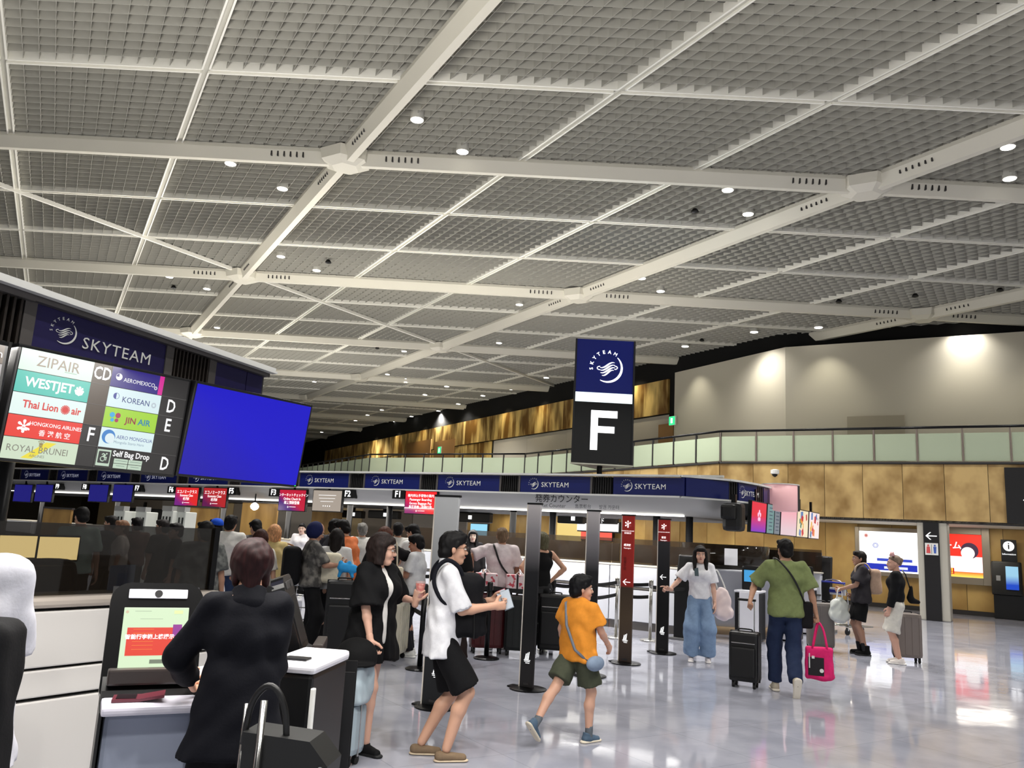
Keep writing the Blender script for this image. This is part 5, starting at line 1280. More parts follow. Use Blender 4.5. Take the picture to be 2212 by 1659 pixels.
def person(label, x, y, face, H=1.70, skin=(208, 164, 138), hair=('short', (14, 12, 12)), lean=0.0, side=0.0, twist=0.0, head=(0, 0, 0), drop=0.0,
           rh=None, lh=None, rf=None, lf=None, reh=(.4, -1, 0), leh=(-.4, -1, 0), hands=('relaxed', 'relaxed'), hdir=(None, None), toe=(0, 0), footpitch=(0, 0),
           top=None, bottom=None, jacket=None, shoes=('sneaker', (220, 220, 216), (235, 235, 230)), socks=None, q=1.0, build=1.0, group=None, z0=0.0, eyes=True, seated=False, hat=None, female=False, kneehint=None, elbow_z=0):
    """face: heading in degrees, 0 = away from the camera (+y), 90 = to the left (-x)"""
    S_ = H / 1.70; t = thing('person', label, 'person', (x, y, z0), math.radians(face), group)
    bw_ = build * S_; hb, hh, hd = .0165 * q, .0085 * q, .006 * q
    if q > 1.2: hd = .0085
    pel = np.array([0, 0, .92 * S_ - drop]); Rt = rotm(-lean, side, twist); Rp = rotm(-lean * .3, side * .5, twist * .3)
    ch = pel + Rt @ np.array([0, .0, .33 * S_]); nb = pel + Rt @ np.array([0, -.01, .50 * S_])
    sw = (.165 if female else .185) * S_ * (.5 + .5 * build); SR = pel + Rt @ np.array([sw, 0, .455 * S_]); SL = pel + Rt @ np.array([-sw, 0, .455 * S_])
    HC = nb + Rt @ np.array([0, .03, .135 * S_]); RH = rotm(0, 0, twist) @ rotm(head[1], head[2], head[0])
    hipw = .088 * S_; HR = pel + Rp @ np.array([hipw, 0, -.03 * S_]); HL = pel + Rp @ np.array([-hipw, 0, -.03 * S_])
    rf = np.array(rf if rf is not None else (.10, .02, .09)) * S_; lf = np.array(lf if lf is not None else (-.10, -.02, .09)) * S_
    kh = kneehint or ((.12, 1, 0), (-.12, 1, 0))
    KR, AR = ik(HR, rf, .415 * S_, .41 * S_, kh[0]); KL, AL = ik(HL, lf, .415 * S_, .41 * S_, kh[1])
    rh = np.array(rh if rh is not None else (.26, .03, .84)) * S_; lh = np.array(lh if lh is not None else (-.26, .03, .84)) * S_
    ER, WR = ik(SR, rh, .28 * S_, .25 * S_, reh); EL, WL = ik(SL, lh, .28 * S_, .25 * S_, leh)
    J = dict(pel=pel, ch=ch, nb=nb, SR=SR, SL=SL, ER=ER, EL=EL, WR=WR, WL=WL, KR=KR, KL=KL, AR=AR, AL=AL, HC=HC, RH=RH, Rt=Rt, S=S_, HR=HR, HL=HL)
    xs = Rt @ np.array([1.0, 0, 0]); xp = Rp @ np.array([1.0, 0, 0])
    b = Fld()
    def torso(f, o, k=.05, cuts=()):
        f.cone(pel + Rp @ np.array([0, 0, -.02 * S_]), pel + Rt @ np.array([0, .0, .12 * S_]), (.105 * bw_ + o), (.092 * bw_ + o), k, side=xp, fl=1.34 if not female else 1.42, cuts=cuts)
        f.cone(pel + Rt @ np.array([0, 0, .12 * S_]), ch, (.09 if not female else .08) * bw_ + o, .108 * bw_ + o, k, side=xs, fl=1.38, cuts=cuts)
        f.cone(ch, pel + Rt @ np.array([0, -.012, .42 * S_]), .108 * bw_ + o, .07 * bw_ + o, k, side=xs, fl=1.5, cuts=cuts)
        f.cone(SL + Rt @ np.array([.045, -.01, -.005]), SR + Rt @ np.array([-.045, -.01, -.005]), .05 * bw_ + o * .7, None, .03, cuts=cuts)
        if female: 
            for s_ in (-1, 1): f.ell(ch + Rt @ np.array([s_ * .072, .07, -.0]) * S_, (.062 * S_ + o,) * 3, .03, cuts=cuts)
    torso(b, -.004)
    b.cone(nb + Rt @ np.array([0, -.005, -.06 * S_]), HC + RH @ np.array([0, -.02, -.05]), .056 * S_, .05 * S_, .03)
    b.cone(nb + Rt @ np.array([-.05, -.01, -.03]), nb + Rt @ np.array([.05, -.01, -.03]), .045 * S_, None, .04)
    lk = 1.0 * (.6 + .4 * build) * S_
    for S0, E0, W0 in ((SR, ER, WR), (SL, EL, WL)):
        b.cone(S0, E0, .047 * lk, .036 * lk, .03); m_ = E0 + (W0 - E0) * .3
        b.cone(E0, m_, .036 * lk, .038 * lk, .015).cone(m_, W0, .038 * lk, .024 * lk, .015)
    for H0, K0, A0, sx in ((HR, KR, AR, 1), (HL, KL, AL, -1)):
        b.cone(H0 + np.array([0, 0, -.03]), K0, .082 * lk, .053 * lk, .03)
        bk = np.cross(xp, (A0 - K0) / np.linalg.norm(A0 - K0)); m_ = K0 + (A0 - K0) * .32 + bk * .016 * (1 if bk[1] < 0 else -1)
        b.cone(K0, m_, .05 * lk, .055 * lk, .02).cone(m_, A0, .053 * lk, .034 * lk, .02)
    V, F = b.mesh(hb); P_ = [(V, F, 0)]
    hs = (S_ ** .45) * 1.0
    hv, hf = head_vf(hh); P_.append(((hv * hs) @ RH.T + HC, hf, 0))
    for i, (E0, W0, st, sg) in enumerate(((ER, WR, hands[0], 1), (EL, WL, hands[1], -1))):
        v, f_ = hand_vf(st, hd); v = v * [sg, 1, 1] * hs; f_ = f_ if sg > 0 else f_[:, ::-1]
        dd = (W0 - E0); zd = np.array(hdir[i][0]) if hdir[i] is not None else dd; yd = np.array(hdir[i][1]) if hdir[i] is not None and len(hdir[i]) > 1 else (Rt @ np.array([0, 1.0, 0]) if abs(dd[2]) > .12 else np.array([0, 0, 1.0]))
        Rm = align(zd, yd); P_.append((v @ Rm.T + W0, f_, 0)); J['hand' + 'RL'[i]] = W0 + Rm @ np.array([-.02 * sg, 0, -.09])
    sk = skinm(skin); part('body', vf_mesh('body', P_, [sk]), None, t)
    # eyes, brows and mouth
    if eyes:
        g = MB()
        for s_ in (-1, 1):
            e = [np.array([s_ * .031, .083, -.003]) + np.array(p) for p in [(0, 0, 0)]][0]
            for (r_, dy, mi) in ((.0125, 0, 0), (.0065, .0082, 1)):
                pr = [(r_ * math.sin(a), -r_ * math.cos(a)) for a in np.linspace(.15, math.pi - .15, 6)]
                o = len(g.v); g.lathe((0, 0, 0), pr, 10, mi)
                for i in range(o, len(g.v)): p = np.array(g.v[i]) * [1, 1, .62 if mi == 0 else .9]; g.v[i] = tuple(RH @ ((p + e + [0, dy, 0]) * hs) + HC)
        part('eyes', g, [mat('eye_white', (226, 222, 216), .3), mat('eye_dark', (18, 12, 10), .2)], t, smooth=True)
        g = MB()
        for s_ in (-1, 1): g.tube([RH @ (np.array(p) * hs) + HC for p in ((s_ * .015, .0985, .017), (s_ * .032, .094, .021), (s_ * .05, .08, .016))], .003, 6)
        part('eyebrows', g, hairm(tuple(hair[1]) if hair and max(hair[1]) < 120 else (70, 52, 36)), t)
        v, f_ = CACHE.setdefault(('mouth', 1), Fld().ell((0, .0885, -.063), (.019, .0115, .0042), .003).ell((0, .0865, -.0705), (.0165, .0125, .005), .003).mesh(.003))
        part('lips', vf_mesh('lips', [((v * hs) @ RH.T + HC, f_, 0)], [mat('lips', (176, 96, 88), .45)]), None, t)
    if hair:
        v, f_ = hair_vf(hair[0], hh * (1.0 if q <= 1.2 else 1.1)); part('hair', vf_mesh('hair', [((v * hs) @ RH.T + HC, f_, 0)], [hairm(hair[1])]), None, t)
    if hat:
        f = Fld().ell((0, -.012, .045), (.098, .116, .088), .01, cuts=[((0, 0, .03), (0, .12, -1))])
        if hat[0] == 'cap': f.ell((0, .12, .045), (.07, .075, .012), .01)
        if hat[0] == 'hood': f = Fld().ell((0, -.03, .0), (.105, .11, .12), .02)
        v, f_ = f.mesh(.012); part('cap', vf_mesh('cap', [((v * hs) @ RH.T + HC, f_, 0)], [fab(hat[1])]), None, t)
    # garments
    def upper(spec, name, o_extra=0.0):
        rgb, sl, hem, o, nz = spec['c'], spec.get('sleeve', .5), spec.get('hem', -.06), spec.get('o', .014) + o_extra, spec.get('n', .006)
        f = Fld(); hp = pel + Rp @ np.array([0, 0, hem * S_]); nd = Rp @ np.array([0, 0, -1.0])
        cu = [(hp, nd)]
        if spec.get('flare'): f.cone(pel + Rt @ np.array([0, 0, .1]), pel + Rp @ np.array([0, 0, hem * S_ - .05]), .098 * bw_ + o, .118 * bw_ + o + spec['flare'], .05, side=xp, fl=1.48, cuts=cu)
        elif hem < -.05: f.cone(pel + Rt @ np.array([0, 0, .1]), pel + Rp @ np.array([0, 0, hem * S_ - .05]), .098 * bw_ + o, .118 * bw_ + o, .05, side=xp, fl=1.5, cuts=cu)
        torso(f, o, cuts=cu)
        ncut = (nb + Rt @ np.array([0, .02, spec.get('neck', -.012) * S_]), Rt @ np.array([0, .38, 1.0]) / 1.07)
        f.cone(nb + Rt @ np.array([0, 0, -.07 * S_]), nb + Rt @ np.array([0, 0, .0]), .072 * S_, .062 * S_, .03, side=xs, fl=1.25, cuts=[ncut])
        sb = spec.get('sw', .016)
        for i, (S0, E0, W0) in enumerate(((SR, ER, WR), (SL, EL, WL))):
            ss = sl[i] if isinstance(sl, (tuple, list)) else sl
            if ss <= 0: continue
            if ss <= 1: 
                d = (E0 - S0) / np.linalg.norm(E0 - S0); e = S0 + (E0 - S0) * ss
                f.cone(S0 - d * .0, e + d * .05, .049 * lk + o * .45, .045 * lk + o + sb, .028, cuts=[(e, d)])
            else:
                d = (W0 - E0) / np.linalg.norm(W0 - E0); e = E0 + (W0 - E0) * (ss - 1)
                f.cone(S0, E0, .049 * lk + o * .5, .042 * lk + o, .03).cone(E0, e + d * .05, .042 * lk + o, .032 * lk + o + sb * .5, .02, cuts=[(e, d)])
        for c_ in spec.get('sub', ()): f.cone(*c_(J), sub=True)
        if spec.get('collar'):
            f.cone(nb + Rt @ np.array([0, -.01, -.0]), nb + Rt @ np.array([0, .0, .045]), .07 * S_, .064 * S_, .01, side=xs, fl=1.1, cuts=[(nb + Rt @ np.array([0, 0, .045 * S_]), Rt @ np.array([0, .5, 1]) / 1.12)])
        v, f_ = f.mesh(hb * .92, noise=(nz, 24, x))
        return part(name, vf_mesh(name, [(v, f_, 0)], [spec.get('m') or fab(rgb)]), None, t)
    if bottom:
        rgb, ln, o = bottom['c'], bottom.get('len', 2), bottom.get('o', .016); f = Fld(); wz = pel + Rp @ np.array([0, 0, .1 * S_]); ups = [(wz, Rp @ np.array([0, 0, 1.0]))]
        f.cone(pel + Rp @ np.array([0, 0, .08 * S_]), pel + Rp @ np.array([0, 0, -.03 * S_]), .092 * bw_ + o * .3, .106 * bw_ + o * .4, .04, side=xp, fl=1.34, cuts=ups)
        if bottom.get('skirt'):
            e = pel + Rp @ np.array([0, .01, -ln * S_]); f.cone(pel, e + np.array([0, 0, -.05]), .11 * bw_ + o, .12 * bw_ + o + bottom['skirt'], .05, side=xp, fl=1.35, cuts=[(e, (0, 0, -1))])
        else:
            for H0, K0, A0 in ((HR, KR, AR), (HL, KL, AL)):
                wd = bottom.get('w', 0)
                if ln <= 1:
                    d = (K0 - H0) / np.linalg.norm(K0 - H0); e = H0 + (K0 - H0) * ln
                    f.cone(H0, e + d * .06, .082 * lk + o * .6, .066 * lk + o + wd, .02, cuts=[(e, d)])
                else:
                    d = (A0 - K0) / np.linalg.norm(A0 - K0); e = K0 + (A0 - K0) * (ln - 1)
                    f.cone(H0, K0, .082 * lk + o * .6, .055 * lk + o + wd * .8, .02).cone(K0, e + d * .04, .055 * lk + o + wd * .8, .042 * lk + o + wd, .03, cuts=[(e, d)])
        v, f_ = f.mesh(hb * .95, noise=(bottom.get('n', .006), 22, x + 1)); part('skirt' if bottom.get('skirt') else 'trousers' if ln > 1 else 'shorts', vf_mesh('trousers', [(v, f_, 0)], [bottom.get('m') or fab(rgb)]), None, t)
    if top: upper(top, top.get('name', 'shirt'))
    if jacket: upper(jacket, 'jacket', .012)
    # shoes and socks
    for i, (K0, A0, tn, fp) in enumerate(((KR, AR, toe[0], footpitch[0]), (KL, AL, toe[1], footpitch[1]))):
        if seated or shoes is None: break
        (uv, uf), (sv, sf) = shoe_vf(shoes[0], .007 * q); Rf = rotm(fp, 0, math.radians(tn)); g = (-1 if i == 0 else 1)
        sc = hs * S_ ** .5
        part('shoe', vf_mesh('shoe', [((uv * sc) @ Rf.T + A0, uf, 0), ((sv * sc) @ Rf.T + A0, sf, 1)], [fab(shoes[1]), mat('sole_%d_%d_%d' % tuple(shoes[2]), shoes[2], .6)]), None, t)
        if socks:
            d = (K0 - A0) / np.linalg.norm(K0 - A0); v, f_ = Fld().cone(A0 + Rf @ np.array([0, 0, -.04]), A0 + d * socks[1], .04 * S_, .041 * S_, .01, cuts=[(A0 + d * socks[1], d)]).mesh(.01 * q); part('sock', vf_mesh('sock', [(v, f_, 0)], [fab(socks[0])]), None, t)
    return t, J
def sdf_part(name, f, h, mt, parent, noise=None, label=None):
    v, fc = f.mesh(h, noise=noise); return part(name, vf_mesh(name, [(v, fc, 0)], [mt]), None, parent, label=label)
# ================================================================== PROPS
CHROME = mat('chrome', (200, 200, 198), .18, 1.0); RUB = mat('rubber', (18, 18, 18), .6)
def ear_(p): return p
def suitcase(label, x, y, rz, w_=.42, d=.27, h=.62, rgb=(20, 20, 22), hard=True, handle=.0, grooves=5, z0=0.0, trim=None, rough=.4, tilt=0.0):
    t = thing('suitcase', label, 'suitcase', (x, y, z0), rz)
    if tilt: t.rotation_euler = (tilt, 0, rz)
    m_ = mat('case_%d_%d_%d' % tuple(rgb), rgb, rough)
    part('shell', MB().bbox((0, 0, .07 + h / 2), (w_, d, h), .05 if hard else .035), m_, t, smooth=False)
    g = MB()
    if hard:
        for k in range(grooves): g.bbox((-w_ * .38 + w_ * .76 * k / (grooves - 1), -d / 2 - .002, .07 + h / 2), (.018, .012, h * .84), .004)
        for k in range(grooves): g.bbox((-w_ * .38 + w_ * .76 * k / (grooves - 1), d / 2 + .002, .07 + h / 2), (.018, .012, h * .84), .004)
        part('ribs', g, m_, t)
        part('zip_band', MB().bbox((0, 0, .07 + h / 2), (w_ + .006, .014, h + .006), .05), trim or RUB, t)
    else:
        part('front_pocket', MB().bbox((0, -d / 2 - .015, .07 + h * .4), (w_ * .84, .05, h * .6), .02), m_, t)
        part('zip', MB().bbox((0, -d / 2 - .006, .07 + h * .78), (w_ * .8, .012, .012), .004), CHROME, t)
        part('piping', MB().bbox((0, 0, .07 + h / 2), (w_ + .012, .02, h + .012), .035), RUB, t)
    for sx in (-1, 1):
        for sy in (-1, 1):
            wh = part('wheel', MB().cyl((sx * (w_ / 2 - .05) - .014, sy * (d / 2 - .05), .03), (sx * (w_ / 2 - .05) + .014, sy * (d / 2 - .05), .03), .03, n=14), RUB, t)
            part('fork', MB().box((sx * (w_ / 2 - .05), sy * (d / 2 - .05), .06), (.034, .03, .03)), BLACKM, t)
    top = .07 + h
    part('grab_handle', MB().tube([(-.08, 0, top), (-.07, 0, top + .025), (.07, 0, top + .025), (.08, 0, top)], .009), RUB, t, smooth=True)
    if handle:
        g = MB()
        for sx in (-.09, .09): g.cyl((sx, d * .3, top - .02), (sx, d * .3, top + handle), .008)
        part('trolley_rods', g, CHROME, t); part('trolley_grip', MB().bbox((0, d * .3, top + handle), (.22, .03, .03), .01), BLACK, t)
    return t
def stroke_mark(par, M, s_, mt=LETW):
    g = MB()
    for k, a in enumerate((0, .28, .56)):
        g.prism([(-.3 + k * .18, -.1, 0), (-.16 + k * .18, .5 + .1 * k, 0), (-.08 + k * .18, .5 + .1 * k, 0), (-.18 + k * .18, -.1, 0)], (0, 0, .004))
    g.box((.0, -.28, .002), (.7, .07, .004)); g.box((.05, -.45, .002), (.5, .06, .004)); g.box((0, -.15, .002), (.8, .05, .004))
    place(g.mesh('airport_mark', mt), M, s_, par, 'airport_mark')
def banner(label, x, y, w_, zt, grad, th=-33, extra=None):
    rz = math.radians(th); t = thing('banner_stand', label, 'banner stand', (x, y, 0), rz)
    part('panel', MB().bbox((0, 0, zt / 2 + .01), (w_, .03, zt - .02), .006), grad, t)
    part('edge_strip', MB().box((-w_ / 2 - .004, 0, zt / 2 + .01), (.012, .034, zt - .02)), mat('banner_edge', (226, 218, 206), .4), t)
    part('top_cap', MB().box((0, 0, zt + .005), (w_ + .02, .036, .02)), BLACK, t)
    part('base', MB().lathe((0, .03, 0), [(.2, 0), (.2, .012), (.17, .02), (.05, .03)], 28), BLACKM, t)
    part('foot_plate', MB().bbox((-.08, .03, .012), (.3, .12, .016), .004), BLACKM, t)
    part('label_plate', MB().box((0, -.018, .06), (w_ * .4, .004, .02)), DARKG, t)
    M = OFF[t.name] @ Matrix.Translation((0, -.0175, 0)) @ Matrix.Rotation(math.pi / 2, 4, 'X')
    stroke_mark(t, M @ Matrix.Translation((0, .32, 0)), .1)
    return t, M
gr = lambda n, st: vgrad(n, st, .32, .2)
banner('broad dark silver banner stand behind the man in the white shirt', -.56, 7.95, .26, 1.95, gr('banner_silver', [(0, (22, 22, 24)), (.45, (46, 48, 50)), (.7, (160, 162, 164)), (1, (214, 216, 218))]), -25)
banner('silver to black banner stand left of the boy', .33, 9.08, .165, 1.96, gr('banner_grey', [(0, (34, 30, 30)), (.35, (10, 10, 12)), (.62, (30, 30, 34)), (.85, (156, 152, 156)), (1, (218, 212, 212))]))
banner('silver to black banner stand right of the boy', 1.1, 10.13, .165, 1.95, MATS['banner_grey'])
t, M = banner('red and brown banner stand with white arrow and emblem', 1.7, 11.25, .18, 1.95, gr('banner_red', [(0, (60, 46, 38)), (.3, (84, 68, 50)), (.5, (70, 54, 40)), (.515, (170, 42, 34)), (1, (186, 48, 40))]))
write('✻', M, .13, LETW, t, y=1.83, weight=.01); write('HONGKONG AIRLINES', M, .018, LETW, t, y=1.74); write('香港航空', M, .026, LETW, t, y=1.71); write('経済艙', M, .035, LETW, t, y=1.55, weight=.01); write('Passengers', M, .024, LETW, t, y=1.51)
place(ME_ARROW, M @ Matrix.Translation((0, 1.06, .002)), .11, t, 'arrow'); write('搭\n乗\n手\n続', M, .045, mat('ink_darkred', (120, 30, 26), .5), t, x=-.03, y=1.3)
t, M = banner('black banner stand with red head and small white arrow', 2.42, 12.42, .185, 1.95, gr('banner_black_red', [(0, (16, 12, 12)), (.3, (10, 10, 11)), (.6, (26, 26, 30)), (.83, (50, 50, 54)), (.835, (160, 36, 34)), (1, (178, 40, 38))]))
write('✻', M, .12, LETW, t, y=1.84, weight=.01); write('HONGKONG AIRLINES', M, .018, LETW, t, y=1.76); write('航空', M, .035, LETW, t, y=1.68, weight=.01); write('Passengers', M, .024, LETW, t, y=1.64); place(ME_ARROW, M @ Matrix.Translation((0, 1.1, .002)), .1, t, 'arrow')

# ---- queue barriers
def post(label, x, y, steel=False, grp=None):
    t = thing('queue_post', label, 'queue post', (x, y, 0), 0, grp); m_ = STEEL if steel else BLACKM
    part('base', MB().lathe((0, 0, 0), [(.17, 0), (.17, .012), (.14, .025), (.03, .04)], 24), m_, t, smooth=False)
    part('pole', MB().cyl((0, 0, .03), (0, 0, .93), .027 if steel else .032, n=16), m_, t, smooth=True)
    part('head', MB().lathe((0, 0, .86), [(.036, 0), (.038, .01), (.038, .1), (.03, .12)], 16), BLACK if not steel else STEEL, t, smooth=True)
    return (x, y)
def gxy(x, y): p = gz(x, y); return (float(p[0]), float(p[1]))
PB = {}
for k, x, y, lb, st in (('a', 1050, 1423, 'black queue post in front of the red suitcase', 0), ('b', 906, 1446, 'black queue post left of the white shirt man', 0), ('c', 866, 1396, 'black queue post behind the black jacket woman', 0), ('d', 726, 1400, 'black queue post right of the second kiosk', 0),
                     ('e', 1330, 1378, 'steel queue post left of the red banner', 1), ('f', 1404, 1384, 'steel queue post left of the black and red banner', 1), ('g', 700, 1375, 'black queue post beside the grey patterned shirt man', 0),
                     ('h', 626, 1372, 'black queue post behind the navy blazer woman', 0), ('i', 965, 1372, 'black queue post behind the dark silver banner', 0), ('j', 1190, 1400, 'black queue post between the two grey banners', 0), ('k', 1252, 1395, 'black queue post by the boy head', 0), ('l', 812, 1370, 'black queue post further back behind the black jacket woman', 0)):
    PB[k] = post(lb, *gxy(x, y), steel=bool(st))
def belt(a, b, label, z=(.9,), col=(12, 12, 13)):
    a, b = PB[a] if isinstance(a, str) else a, PB[b] if isinstance(b, str) else b
    for zz in z:
        d = np.array([b[0] - a[0], b[1] - a[1]]); L_ = np.linalg.norm(d); u = d / L_
        t = thing('belt', label + (' upper' if zz > .8 and len(z) > 1 else ' lower' if len(z) > 1 else ''), 'belt', ((a[0] + b[0]) / 2, (a[1] + b[1]) / 2, zz), math.atan2(u[1], u[0]))
        n = 8; P = []; hw = .028
        for k in range(n + 1):
            xx = -L_ / 2 + .04 + (L_ - .08) * k / n; sg_ = -.02 * math.sin(math.pi * k / n); P += [(xx, -.002, sg_ - hw), (xx, -.002, sg_ + hw), (xx, .002, sg_ + hw), (xx, .002, sg_ - hw)]
        F = [(k * 4 + j, k * 4 + (j + 1) % 4, k * 4 + 4 + (j + 1) % 4, k * 4 + 4 + j) for k in range(n) for j in range(4)] + [(0, 1, 2, 3), (n * 4 + 3, n * 4 + 2, n * 4 + 1, n * 4)]
        me = MB().add(P, F).mesh('belt', mat('belt_%d' % col[2], col, .7)); t.name = 'queue_belt'
        o = bpy.data.objects.new('strap', me); COL.objects.link(o); o.parent = t
for a, b, lb in (('a', 'b', 'black barrier strap in front of the red suitcase'), ('b', 'c', 'black barrier strap behind the man in the white shirt'), ('c', 'd', 'black barrier strap behind the black jacket woman'), ('c', 'l', 'black barrier strap beside the cream suitcase'), ('g', 'h', 'black barrier strap behind the blazer woman'), ('d', 'g', 'black barrier strap by the second kiosk'), ('l', 'i', 'black barrier strap behind the dark silver banner'), ('i', 'j', 'black barrier strap behind the black suitcases'), ('g', 'l', 'black barrier strap in front of the grey patterned shirt man')):
    belt(a, b, lb, (.9, .62) if a != 'a' else (.9,))
belt('k', 'e', 'black barrier strap between the boy and the red banner', (.9, .7)); belt('e', 'f', 'black barrier strap between the steel posts', (.9, .7)); belt('f', (3.5, 14.3), 'black barrier strap towards the tall black kiosk', (.86,)); belt('a', (.6, 11.0), 'black barrier strap in front of the black suitcases', (.9,)); belt('j', 'k', 'black barrier strap between the grey banners', (.9, .7))
p = gxy(1340, 1352); q = gxy(1402, 1356)

# ---- self service kiosks
def kiosk(label, x, y, rz, H=1.38, lit=True, s_=1.0, tdeg=-20):
    t = thing('self_service_kiosk', label, 'kiosk', (x, y, 0), rz); W_ = .40 * s_
    B_z = H - .5; part('pedestal', MB().bbox((0, .1, B_z / 2), (W_ * .95, .36, B_z), .02), BLACK, t)
    # side cheeks and back, rising to the rounded screen head
    prof = [(-.14, B_z), (-.12, B_z + .05), (.0, B_z + .1), (.06, B_z + .2), (.17, H - .06), (.27, H - .03), (.3, B_z + .1), (.3, B_z)]
    part('neck', MB().prism([(-W_ / 2, a, b) for a, b in prof], (W_, 0, 0)), BLACK, t)
    tl_ = math.radians(tdeg); Mx = Matrix.Rotation(tl_, 3, 'X')
    f = Fld().box((0, 0, 0), (W_ * .52, .032, .25), .03); f2 = Fld()
    R_ = np.array(Mx); cz = H - .255; cy = .07
    g = MB(); r_ = .085; w2, h2 = W_ * .52, .26; pts = []
    for (sx, sz) in ((1, 1), (-1, 1), (-1, -1), (1, -1)):
        rr = r_ if sz > 0 else .03
        a0_ = {(1, 1): 0, (-1, 1): 90, (-1, -1): 180, (1, -1): 270}[(sx, sz)]
        for k in range(6): a = math.radians(a0_ + 18 * k); pts.append((sx * (w2 - rr) + rr * math.cos(a), -.03, sz * (h2 - rr) + rr * math.sin(a)))
    g.prism(pts, (0, .07, 0)); g.v = [tuple(Mx @ Vector(p) + Vector((0, cy, cz))) for p in g.v]; part('screen_head', g, mat('kiosk_black_gloss', (9, 9, 10), .22), t)
    def on(c, d, r=.004, mi=None): q = MB(); q.bbox(c, d, r); q.v = [tuple(Mx @ Vector(p) + Vector((0, cy, cz))) for p in q.v]; return q
    part('camera_bar', on((0, -.034, .205), (W_ * .66, .012, .045), .02), mat('bar_white', (226, 226, 236), .3) if lit else DARKG, t)
    part('camera_lens', MB().add(*(lambda q: ([tuple(Mx @ Vector(p) + Vector((0, cy, cz))) for p in q.v], q.f))(MB().cyl((0, -.042, .205), (0, -.036, .205), .018, n=16))), BLACK, t)
    sw, sh = W_ * .72, .28
    part('touch_screen', on((0, -.032, .0), (sw, .006, sh)), glow('kiosk_screen', (214, 236, 198), 1.05) if lit else BLACK, t)
    M = OFF[t.name] @ Matrix.Translation((0, cy, cz)) @ Matrix.Rotation(tl_, 4, 'X') @ Matrix.Translation((0, -.036, 0)) @ Matrix.Rotation(math.pi / 2, 4, 'X')
    part('document_slot', MB().bbox((.0, -.1, B_z + .105), (W_ * .92, .06, .07), .01), mat('kiosk_brown', (50, 44, 42), .3), t)
    tb = MB(); tb.bbox((0, -.2 if lit else .06, B_z + .005), (W_ * .98, .3, .035), .012); part('shelf', tb, mat('kiosk_shelf', (196, 194, 206), .35) if lit else BLACK, t)
    part('cabinet', MB().bbox((0, -.17 if lit else .0, B_z / 2 - .01), (W_ * .9, .2, B_z - .02), .02), mat('kiosk_cabinet', (150, 158, 176), .4) if lit else BLACK, t)
    part('side_panel', MB().box((-W_ * .49, -.15, B_z / 2), (.012, .34, B_z)), BLACK, t); part('side_panel', MB().box((W_ * .49, -.15, B_z / 2), (.012, .34, B_z)), BLACK, t)
    return t, M, sw, sh
kx, ky = (322 - 1106) / 1750 * 3.98 + .17, 3.98
t, M, sw, sh = kiosk('black self check-in kiosk with a lit green white screen in front of the blazer woman', kx, ky, math.radians(26), 1.31)
flat(t, M, 0, -.02, sw * .84, sh * .46, (232, 56, 34), .001); flat(t, M, sw * .34, .03, sw * .14, sh * .2, (150, 40, 150), .002); flat(t, M, .06, -sh * .4, sw * .5, .018, (120, 130, 110), .001); flat(t, M, sw * .34, sh * .42, .04, .016, (236, 244, 176), .001)
write('智能行李箱上機提示', M, .024, LETW, t, x=-.02, y=-.0, weight=.02, z=.003, ext=.0005)
for k in range(5): write('━━━━━━━', M, .013, glow('ink_orange', (250, 150, 60), 1), t, x=-.05, y=.035 - .018 * k - (.02 if k > 1 else 0), z=.0025, ext=.0003)
write('━━━━━━', M, .012, glow('ink_grey', (120, 130, 120), 1), t, x=-.06, y=sh * .43, z=.002, ext=.0003); write('━━━━━━━━━━', M, .01, glow('ink_grey', (120, 130, 120), 1), t, x=-.02, y=sh * .3, z=.002, ext=.0003); write('✻', M, .02, glow('ink_redlogo', (220, 50, 60), 1), t, x=-sw * .45, y=sh * .42, z=.002, ext=.0003)
# passport wallet on the kiosk shelf
t = thing('passport_wallet', 'open dark red leather passport wallet lying on the kiosk shelf', 'wallet', (kx + .05, ky - .2, 1.31 - .475), math.radians(20))
part('cover', MB().prism([(-.11, -.06, 0), (.0, -.05, .0), (.0, .06, .0), (-.11, .05, .0)], (0, 0, .012)).prism([(0, -.05, 0), (.1, -.075, .02), (.1, .04, .02), (0, .06, 0)], (0, 0, .012)), mat('maroon_leather', (92, 40, 50), .3), t)
part('inner_card', MB().box((-.055, 0, .014), (.08, .09, .003)), mat('dark_card', (30, 20, 24), .3), t)
# second kiosk seen from its side, right of the woman
t, M, sw, sh = kiosk('black kiosk seen edge-on between the blazer woman and the black jacket woman', (702 - 1106) / 1750 * 4.9, 4.9, math.radians(98), 1.33, False)
# bag drop machine next to it, white top and black side
bx0 = gy(668, 1420, 4.3)
t = thing('bag_drop_machine', 'white topped bag drop machine with black side in front of the light blue suitcase', 'kiosk', (bx0[0], bx0[1], 0), math.radians(-8))
part('body', MB().bbox((0, 0, .47), (.24, .5, .92), .02), BLACK, t); part('edge_strip', MB().bbox((.125, -.24, .44), (.02, .03, .86), .006), WHITE, t)
Mx = Matrix.Rotation(math.radians(-6), 3, 'Y'); g = MB().bbox((0, 0, .955), (.26, .52, .05), .02, M=None); part('top', g, mat('machine_white', (222, 222, 228), .3), t)
part('scanner_slot', MB().bbox((0, -.16, .985), (.12, .08, .012), .006), BLACK, t)
